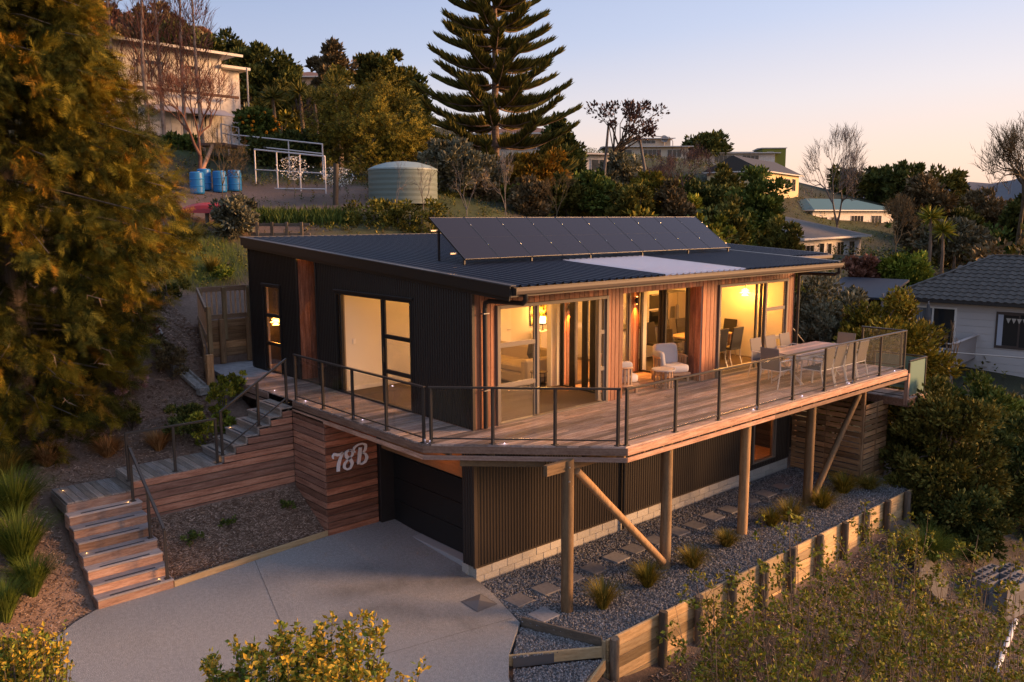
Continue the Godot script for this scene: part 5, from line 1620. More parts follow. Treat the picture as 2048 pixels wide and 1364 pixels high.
# ---------------------------------------------------------------- outdoor furniture
func build_furniture() -> void:
	var white := flat("powder_white", Color(0.66, 0.64, 0.62), 0.4)
	var sling := flat("sling", Color(0.21, 0.185, 0.165), 0.85)
	var t := thing("outdoor_table", "long outdoor dining table with slatted timber top and white crossed legs", "table", Vector3(9.36, 0, 1.57))
	for k in 7: bpart(t, "top_board", Vector3(0, 0.735, -0.435 + k * 0.145), Vector3(2.5, 0.025, 0.140), wood("tabletop", "x"), 0.003)
	var ap := MB.new()
	for s in [-1, 1]:
		ap.box(Vector3(0, 0.69, s * 0.47), Vector3(2.46, 0.06, 0.04), Basis(), 0.004)
		ap.box(Vector3(s * 1.22, 0.69, 0), Vector3(0.04, 0.06, 0.9), Basis(), 0.004)
	put(t, "apron", ap, white)
	for s in [-1, 1]:
		for q in [-1, 1]:
			var mb := MB.new()
			mb.bar(Vector3(s * 0.92, 0.66, q * 0.38), Vector3(s * 0.92, 0.0, -q * 0.38 + s * q * 0.0), 0.06, 0.03, 0.003, Vector3.RIGHT)
			put(t, "leg", mb, white, Vector3(s * q * 0.033, 0, 0))
	var proto := outdoor_chair(white, sling)
	var spots := [[7.86, 1.60, PI / 2 * 3, "white framed outdoor chair at the table end nearest the lounge seats"], [11.0, 1.55, PI / 2, "white framed outdoor chair at the table end nearest the frosted glass"]]
	for k in 3: spots.append([8.75 + 0.68 * k, 0.78, PI, "white framed outdoor chair on the house side of the outdoor table"])
	for k in 4: spots.append([8.62 + 0.56 * k, 2.20, 0.0, "white framed outdoor chair on the railing side of the outdoor table"])
	for i in spots.size():
		var s: Array = spots[i]
		if i == 0:
			proto.position = Vector3(s[0], 0, s[1]); proto.rotation.y = s[2]; proto.set_meta("label", s[3])
		else: copy_of(proto, "outdoor_chair", Vector3(s[0], 0, s[1]), s[2], s[3])
	# lounge chairs and drum table
	var a := lounge_chair("slatted timber tub chair with thick white cushions beside the courtyard glass")
	a.position = Vector3(6.62, 0, -0.55); a.rotation.y = -0.35
	copy_of(a, "lounge_chair", Vector3(4.70, 0, -0.55), 1.25, "slatted timber tub chair with white cushions partly behind the cedar column")
	var dt := thing("drum_table", "round slatted timber side table with pale top between the tub chairs", "side table", Vector3(5.78, 0, -0.08))
	var mb := MB.new()
	mb.lathe([Vector2(0, 0.46), Vector2(0.265, 0.46), Vector2(0.28, 0.45), Vector2(0.28, 0.425), Vector2(0.26, 0.42), Vector2(0, 0.42)], Vector3.ZERO, 28)
	put(dt, "top", mb, flat("paletop", Color(0.55, 0.50, 0.46), 0.5))
	mb = MB.new()
	mb.lathe([Vector2(0.20, 0.0), Vector2(0.22, 0.0), Vector2(0.22, 0.03), Vector2(0.20, 0.03)], Vector3.ZERO, 28)
	put(dt, "base_ring", mb, wood("teak", "x", 0))
	for k in 14:
		var an := TAU * k / 14
		bpart(dt, "slat", Vector3(cos(an) * 0.225, 0.22, sin(an) * 0.225), Vector3(0.012, 0.42, 0.05), wood("teak", "y"), 0.003, Vector3(0, -an, 0))

func outdoor_chair(white: Material, sling: Material) -> Node3D:
	var t := thing("outdoor_chair", "", "chair", Vector3.ZERO, 0.0, "chairs around the outdoor table")
	var s := MB.new()
	# seat and back slings, slightly curved
	for k in 5:
		var z0 := -0.23 + k * 0.092
		s.quad(Vector3(-0.24, 0.44 - 0.012 * sin(PI * k / 5.0), z0), Vector3(-0.24, 0.44 - 0.012 * sin(PI * (k + 1) / 5.0), z0 + 0.092), Vector3(0.24, 0.44 - 0.012 * sin(PI * (k + 1) / 5.0), z0 + 0.092), Vector3(0.24, 0.44 - 0.012 * sin(PI * k / 5.0), z0))
	s.box(Vector3(0, 0.425, 0), Vector3(0.47, 0.01, 0.45))
	put(t, "seat", s, flat("sling_seat", Color(0.10, 0.095, 0.095), 0.85))
	bpart(t, "backrest", Vector3(0, 0.69, 0.285), Vector3(0.48, 0.52, 0.02), sling, 0.006, Vector3(0.17, 0, 0))
	for q in [-1, 1]:
		put_pipe(t, [Vector3(q * 0.26, 0.0, -0.25), Vector3(q * 0.26, 0.64, -0.23)], 0.014, white, "leg")
		put_pipe(t, [Vector3(q * 0.25, 0.0, 0.34), Vector3(q * 0.25, 0.40, 0.24), Vector3(q * 0.25, 0.64, 0.26)], 0.014, white, "leg")
		bpart(t, "armrest", Vector3(q * 0.265, 0.645, 0.0), Vector3(0.045, 0.022, 0.5), white, 0.005)
		put_pipe(t, [Vector3(q * 0.245, 0.41, -0.24), Vector3(q * 0.245, 0.41, 0.25)], 0.012, white, "side_rail")
	put_pipe(t, [Vector3(-0.25, 0.41, 0.245), Vector3(0.25, 0.41, 0.245)], 0.012, white, "back_rail")
	return t

func lounge_chair(label: String) -> Node3D:
	var t := thing("lounge_chair", label, "armchair", Vector3.ZERO, 0.0, "lounge chairs on the deck")
	var cush := textured("whitecushion", ramp_tex("cushion", 65, 0.1, 3, [Color(0.56, 0.53, 0.52), Color(0.63, 0.60, 0.59), Color(0.68, 0.65, 0.64)], 256), Vector3(2, 2, 2), 0.95)
	var n := 17
	for k in n:
		# slats round the tub from the front left to the front right
		var an := lerpf(-0.62 * PI, 0.62 * PI, k / float(n - 1)) - PI / 2
		var p := Vector3(cos(an) * 0.40, 0.38, sin(an) * 0.38)
		bpart(t, "slat", p, Vector3(0.014, 0.46, 0.05), wood("teak", "y"), 0.003, Vector3(0, -an, 0))
	for y in [0.19, 0.60]:
		var pts := PackedVector3Array()
		var rad := PackedFloat32Array()
		for k in 25:
			var an := lerpf(-0.64 * PI, 0.64 * PI, k / 24.0) - PI / 2
			pts.append(Vector3(cos(an) * 0.41, y, sin(an) * 0.39)); rad.append(0.024)
		var mb := MB.new()
		mb.tube(pts, rad, 8)
		put(t, "rim", mb, wood("teak", "x", 0))
	bpart(t, "seat_frame", Vector3(0, 0.2, 0.03), Vector3(0.74, 0.07, 0.66), wood("teak", "x", 0), 0.01)
	for x in [-0.32, 0.32]:
		for z in [-0.25, 0.3]: bpart(t, "foot", Vector3(x, 0.085, z), Vector3(0.06, 0.17, 0.06), wood("teak", "y", 0), 0.006)
	part(t, "seat_cushion", pillow(Vector3(0.70, 0.20, 0.68)), cush, Vector3(0, 0.33, 0.05))
	part(t, "back_cushion", pillow(Vector3(0.64, 0.52, 0.20)), cush, Vector3(0, 0.63, -0.22), Vector3(-0.22, 0, 0))
	part(t, "side_cushion", pillow(Vector3(0.14, 0.36, 0.40)), flat("greycushion", Color(0.42, 0.43, 0.47), 0.95), Vector3(-0.30, 0.56, -0.02), Vector3(0, 0, 0.15))
	return t

func pillow(s: Vector3) -> ArrayMesh:
	# superellipsoid cushion
	var mb := MB.new()
	var nu := 20
	var nv := 12
	var f := func(u: float, v: float) -> Vector3:
		var cu := cos(u); var su := sin(u); var cv := cos(v); var sv := sin(v)
		var e := 0.35
		var pw := func(a: float) -> float: return signf(a) * pow(absf(a), e)
		return Vector3(pw.call(cv) * pw.call(cu) * s.x * 0.5, pw.call(sv) * s.y * 0.5, pw.call(cv) * pw.call(su) * s.z * 0.5)
	for i in nu:
		for j in nv:
			var u0 := TAU * i / nu; var u1 := TAU * (i + 1) / nu
			var v0 := -PI / 2 + PI * j / nv; var v1 := -PI / 2 + PI * (j + 1) / nv
			var a: Vector3 = f.call(u0, v0); var b: Vector3 = f.call(u1, v0); var c: Vector3 = f.call(u1, v1); var d: Vector3 = f.call(u0, v1)
			var k := Vector3(1.0 / (s.x * s.x), 1.0 / (s.y * s.y), 1.0 / (s.z * s.z))
			var nm := func(p: Vector3) -> Vector3:
				var q := p / (s * 0.5)
				return (Vector3(signf(q.x) * pow(absf(q.x), 4.0), signf(q.y) * pow(absf(q.y), 4.0), signf(q.z) * pow(absf(q.z), 4.0)) / s).normalized()
			mb.quadn(a, d, c, b, nm.call(a), nm.call(d), nm.call(c), nm.call(b))
	return mb.mesh()

# ---------------------------------------------------------------- vegetation
var leafs := {}

func leaf_mesh(kind: String) -> ArrayMesh:
	if leafs.has(kind): return leafs[kind]
	var m := MB.new()
	if kind == "leaf":
		var a := Vector3.ZERO
		var t := Vector3(0, 1, 0.10)
		var c := Vector3(0, 0.5, -0.02)
		m.tri(a, Vector3(0.29, 0.45, 0.07), c); m.tri(Vector3(0.29, 0.45, 0.07), t, c)
		m.tri(a, c, Vector3(-0.29, 0.45, 0.07)); m.tri(c, t, Vector3(-0.29, 0.45, 0.07))
	elif kind == "twigleaf":
		# a twig with six leaves
		m.tri(Vector3(-0.01, 0, 0), Vector3(0.01, 0, 0), Vector3(0, 0.9, 0))
		for k in 7:
			var an := k * 2.4
			var y := 0.15 + 0.11 * k
			var d := Vector3(cos(an), 0.55, sin(an)).normalized()
			var s := Vector3(-sin(an), 0, cos(an)) * 0.095
			var p := Vector3(0, y, 0)
			m.tri(p, p + d * 0.17 + s, p + d * 0.36); m.tri(p, p + d * 0.36, p + d * 0.17 - s)
	elif kind == "spray":
		# flat feathery cypress spray
		for k in 8:
			var y := 0.04 + 0.115 * k
			var l := 0.42 * (1.0 - 0.75 * k / 8.0) + 0.06
			for s in [-1.0, 1.0]:
				var dd := Vector3(s * 0.75, 0.8, 0.2 * sin(k * 2.3)).normalized() * l
				m.tri(Vector3(0, y, 0), Vector3(0, y + 0.055, 0.008), Vector3(0, y, 0) + dd)
	elif kind == "needle":
		# bristly conifer branchlet: a narrow spindle with needles
		for k in 3:
			var a0 := TAU * k / 3
			var a1 := TAU * (k + 1) / 3
			m.tri(Vector3.ZERO, Vector3(cos(a0) * 0.05, 0.45, sin(a0) * 0.05), Vector3(cos(a1) * 0.05, 0.45, sin(a1) * 0.05))
			m.tri(Vector3(cos(a0) * 0.05, 0.45, sin(a0) * 0.05), Vector3(0, 1, 0), Vector3(cos(a1) * 0.05, 0.45, sin(a1) * 0.05))
	elif kind == "twig":
		for k in 4:
			var an := k * 1.9
			var b := Vector3(0, 0.22 * k, 0)
			var e := b + Vector3(cos(an) * 0.28, 0.42, sin(an) * 0.28)
			var s := Vector3(-sin(an), 0, cos(an)) * 0.016
			m.tri(b - s, b + s, e)
		m.tri(Vector3(-0.018, 0, 0), Vector3(0.018, 0, 0), Vector3(0.02, 1, 0.02))
	elif kind == "blade":
		var w := 0.018
		var p := [Vector3(0, 0, 0), Vector3(0, 0.45, 0.06), Vector3(0, 0.8, 0.22), Vector3(0, 0.95, 0.48)]
		for k in 3:
			var w0 := w * (1.0 - k / 3.0)
			var w1 := w * (1.0 - (k + 1) / 3.0)
			m.quad(p[k] - Vector3(w0, 0, 0), p[k] + Vector3(w0, 0, 0), p[k + 1] + Vector3(w1, 0, 0), p[k + 1] - Vector3(w1, 0, 0))
	elif kind == "sword":
		var p := [Vector3(0, 0, 0), Vector3(0, 0.5, 0.05), Vector3(0, 0.95, 0.22)]
		for k in 2:
			var w0: float = [0.03, 0.04, 0.0][k]
			var w1: float = [0.03, 0.04, 0.0][k + 1]
			m.quad(p[k] - Vector3(w0, 0, 0), p[k] + Vector3(w0, 0, 0), p[k + 1] + Vector3(w1, 0, 0), p[k + 1] - Vector3(w1, 0, 0))
	leafs[kind] = m.mesh()
	return leafs[kind]

func aim(d: Vector3, s: float) -> Basis:
	# basis whose y axis runs along d, rolled at random
	var y := d.normalized()
	var r := Vector3(rng.randf_range(-1, 1), rng.randf_range(-1, 1), rng.randf_range(-1, 1))
	var x := r.cross(y)
	if x.length() < 0.01: x = Vector3.RIGHT.cross(y)
	x = x.normalized()
	var z := x.cross(y)
	return Basis(x * s, y * s, z * s)

func rdir() -> Vector3:
	var z := rng.randf_range(-1, 1)
	var a := rng.randf() * TAU
	var r := sqrt(1.0 - z * z)
	return Vector3(r * cos(a), z, r * sin(a))

func pick(pal: Array) -> Color:
	var t := rng.randf() * (pal.size() - 1)
	var k: int = min(int(t), pal.size() - 2)
	var v := rng.randf_range(1.1, 1.8)
	var c: Color = (pal[k] as Color).lerp(pal[k + 1], t - k)
	return Color(c.r * v, c.g * v, c.b * v)

func foliage(parent: Node, nm: String, clumps: PackedVector3Array, rad: PackedFloat32Array, count: int, kind: String, size: float, pal: Array, centre: Vector3, up := 0.3, rough := 0.6) -> MultiMeshInstance3D:
	var buf := PackedFloat32Array()
	var n := clumps.size()
	var per: int = max(4, count / n)
	for i in n:
		var tint := rng.randf_range(0.6, 1.4)
		for k in per:
			var d := rdir()
			var r := pow(rng.randf(), 0.45) * rad[i]
			var p := clumps[i] + Vector3(d.x, d.y * 0.75, d.z) * r
			var out := (p - centre).normalized() * 0.6 + d * 0.8 + Vector3.UP * up + rdir() * 0.6
			var c := pick(pal)
			push(buf, aim(out, size * rng.randf_range(0.65, 1.3)), p, Color(c.r * tint, c.g * tint, c.b * tint))
	return scatter(parent, nm, leaf_mesh(kind), vcol("leaf_%s" % nm, rough, Color(0.10, 0.09, 0.02)), buf, per * n)

func trunk_mesh(pts: PackedVector3Array, r0: float, r1: float, sides := 7) -> MB:
	var mb := MB.new()
	var rad := PackedFloat32Array()
	for i in pts.size(): rad.append(lerpf(r0, r1, i / float(pts.size() - 1)))
	mb.tube(pts, rad, sides, false)
	return mb

func limb(mb: MB, a: Vector3, b: Vector3, r0: float, r1: float, sides := 5, bend := 0.12) -> void:
	var m := a.lerp(b, 0.5) + Vector3(rng.randf_range(-1, 1), rng.randf_range(0, 1), rng.randf_range(-1, 1)) * a.distance_to(b) * bend
	mb.tube(PackedVector3Array([a, m, b]), PackedFloat32Array([r0, (r0 + r1) * 0.5, r1]), sides, false)

const PAL := {
	"dark": [Color(0.024, 0.033, 0.010), Color(0.054, 0.064, 0.017), Color(0.10, 0.105, 0.03)],
	"green": [Color(0.03, 0.045, 0.011), Color(0.065, 0.09, 0.02), Color(0.12, 0.138, 0.032)],
	"olive": [Color(0.034, 0.036, 0.009), Color(0.08, 0.078, 0.017), Color(0.14, 0.12, 0.028)],
	"gold": [Color(0.045, 0.045, 0.008), Color(0.12, 0.10, 0.014), Color(0.22, 0.165, 0.022)],
	"orange": [Color(0.06, 0.042, 0.008), Color(0.17, 0.10, 0.012), Color(0.30, 0.145, 0.015)],
	"silver": [Color(0.06, 0.062, 0.04), Color(0.115, 0.112, 0.075), Color(0.18, 0.17, 0.115)],
	"purple": [Color(0.05, 0.03, 0.03), Color(0.085, 0.055, 0.052), Color(0.12, 0.085, 0.075)],
	"red": [Color(0.09, 0.04, 0.025), Color(0.14, 0.065, 0.045), Color(0.19, 0.095, 0.065)],
	"brown": [Color(0.06, 0.045, 0.025), Color(0.10, 0.075, 0.04), Color(0.15, 0.115, 0.06)],
	"bright": [Color(0.05, 0.075, 0.012), Color(0.11, 0.14, 0.02), Color(0.19, 0.20, 0.03)],
	"lime": [Color(0.06, 0.08, 0.012), Color(0.14, 0.15, 0.02), Color(0.26, 0.22, 0.03)],
	"grass": [Color(0.03, 0.05, 0.008), Color(0.06, 0.085, 0.014), Color(0.10, 0.12, 0.022)],
	"carex": [Color(0.13, 0.06, 0.02), Color(0.24, 0.115, 0.04), Color(0.34, 0.19, 0.08)],
	"tussock": [Color(0.06, 0.06, 0.014), Color(0.13, 0.11, 0.022), Color(0.24, 0.17, 0.035)],
	"white": [Color(0.5, 0.47, 0.42), Color(0.62, 0.6, 0.55), Color(0.7, 0.66, 0.58)],
	"pink": [Color(0.20, 0.11, 0.11), Color(0.32, 0.19, 0.19), Color(0.42, 0.28, 0.26)],
	"grey": [Color(0.10, 0.085, 0.075), Color(0.16, 0.14, 0.125), Color(0.22, 0.195, 0.17)],
}

func blob_clumps(c: Vector3, r: Vector3, n: int, out: PackedVector3Array, rad: PackedFloat32Array, shape := "round") -> void:
	var m := (r.x + r.y + r.z) / 3.0
	for i in n:
		var d := rdir()
		var t := pow(rng.randf(), 0.4)
		var p := Vector3(d.x * r.x, d.y * r.y, d.z * r.z) * t * rng.randf_range(0.72, 0.98)
		if shape == "cone":
			var h := rng.randf()
			h = 1.0 - sqrt(1.0 - h * 0.96)
			var w := 1.0 - h
			var a := rng.randf() * TAU
			var q := sqrt(rng.randf()) * 0.9
			p = Vector3(cos(a) * r.x * w * q, -r.y + 2.0 * r.y * h, sin(a) * r.z * w * q)
		out.append(c + p)
		rad.append(m * rng.randf_range(0.13, 0.30))

func leafy_tree(nm: String, label: String, cat: String, at: Vector3, y0: float, y1: float, rx: float, pal: String, depth: float, count: int, group: String, shape := "round", dens := 1.0, kind := "leaf") -> Node3D:
	# at.y is the ground; the crown spans y0..y1
	var t := thing(nm, label, cat, at, 0.0, group)
	var full := y1 - y0
	if y0 - at.y > 0.8: y0 = at.y + (y0 - at.y) * (0.15 if cat == "shrub" else 0.4)
	count = int(count * minf((y1 - y0) / full, 1.6) * (1.65 if count > 700 else 1.0))
	rx *= 1.12
	var cy := (y0 + y1) * 0.5 - at.y
	var ry := (y1 - y0) * 0.5
	var c := Vector3(0, cy, 0)
	var cl := PackedVector3Array()
	var rd := PackedFloat32Array()
	blob_clumps(c, Vector3(rx, ry, rx), int(60 * dens), cl, rd, shape)
	var mb := MB.new()
	var r0: float = clampf(rx * 0.06, 0.03, 0.28)
	var top := Vector3(rng.randf_range(-0.1, 0.1) * rx, cy + ry * 0.3, rng.randf_range(-0.1, 0.1) * rx)
	mb.tube(PackedVector3Array([Vector3(0, -0.4, 0), Vector3(top.x * 0.3, top.y * 0.4, -top.z * 0.3), top]), PackedFloat32Array([r0, r0 * 0.7, r0 * 0.3]), 7, false)
	for i in min(cl.size(), 22):
		limb(mb, Vector3(0, lerpf(maxf(y0 - at.y, 0.0), top.y, rng.randf_range(0.1, 0.8)), 0), cl[i], r0 * 0.35, r0 * 0.08, 4)
	put(t, "trunk", mb, wood("bark", "y"))
	foliage(t, "crown", cl, rd, count, kind, clampf((4.7 if count > 700 else 6.0) * depth / 836.0, 0.05, 0.7), PAL[pal], c - Vector3(0, ry * 0.4, 0))
	return t

func grow(mb: MB, p: Vector3, d: Vector3, l: float, r: float, lvl: int, spread: float, tips: PackedVector3Array, upb := 0.12) -> void:
	var e := p + d * l
	var mid := p.lerp(e, 0.5) + rdir() * l * 0.06
	mb.tube(PackedVector3Array([p, mid, e]), PackedFloat32Array([r, r * 0.85, r * 0.68]), 5 if lvl > 2 else 3, false)
	if lvl <= 0:
		tips.append(e)
		return
	var k := 3 if rng.randf() < 0.55 else 2
	for i in k:
		var nd := (d + rdir() * spread + Vector3.UP * upb).normalized()
		grow(mb, e, nd, l * rng.randf_range(0.66, 0.86), r * 0.62, lvl - 1, spread, tips, upb)

func bare_tree(nm: String, label: String, at: Vector3, height: float, rx: float, pal: String, lvl: int, group: String, spread := 0.55, twigs := 1, r0 := 0.0) -> Node3D:
	var t := thing(nm, label, "tree", at, 0.0, group)
	var mb := MB.new()
	var tips := PackedVector3Array()
	var l := height * (0.26 if lvl < 7 else 0.15)
	grow(mb, Vector3(0, -0.3, 0), Vector3(rng.randf_range(-0.1, 0.1), 1, rng.randf_range(-0.1, 0.1)).normalized(), l + 0.3, maxf(r0, maxf(height * 0.022, 0.055)), lvl, spread, tips)
	# fit the crown to its height and width
	var mx := 0.01
	var my := 0.01
	for p in tips:
		mx += Vector2(p.x, p.z).length() * 1.75 / tips.size(); my = maxf(my, p.y)
	var s := Vector3(rx / mx, height / my, rx / mx)
	for i in mb.v.size(): mb.v[i] = mb.v[i] * s
	put(t, "branches", mb, textured("bark_" + pal, ramp_tex("bark_" + pal, 81, 0.04, 4, [PAL[pal][0], PAL[pal][1], PAL[pal][2]], 128), Vector3(1, 0.4, 1), 0.95))
	if twigs > 0:
		var buf := PackedFloat32Array()
		var n := 0
		for p in tips:
			for k in twigs:
				push(buf, aim(Vector3.UP * 0.5 + (p * s - Vector3(0, height * 0.4, 0)).normalized() + rdir() * 0.7, height * rng.randf_range(0.07, 0.12)), p * s + rdir() * height * 0.01, pick(PAL[pal]))
				n += 1
		scatter(t, "twigs", leaf_mesh("twig"), vcol("twigs", 0.9), buf, n)
	return t

func tussock(nm: String, label: String, cat: String, at: Vector3, h: float, w: float, pal: String, n: int, group: String, kind := "blade") -> Node3D:
	var t := thing(nm, label, cat, at, 0.0, group)
	var buf := PackedFloat32Array()
	n = n * 2
	for i in n:
		var a := rng.randf() * TAU
		var lean := pow(rng.randf(), 0.7) * w / h
		var d := Vector3(cos(a) * lean, 1.0, sin(a) * lean).normalized()
		var z := (Vector3(cos(a), 0, sin(a)) - d * d.dot(Vector3(cos(a), 0, sin(a)))).normalized()
		var x := d.cross(z)
		var s := h * rng.randf_range(0.6, 1.12)
		var p := Vector3(cos(a), 0, sin(a)) * w * 0.18 * rng.randf()
		push(buf, Basis(x * minf(s * 1.1, 0.42), d * s, z * s * lerpf(0.5, 1.2, lean)), p - Vector3(0, 0.02, 0), pick(PAL[pal]))
	var o := scatter(t, "blades", leaf_mesh(kind), vcol("blades", 0.6, Color(0.1, 0.09, 0.02)), buf, n)
	return t

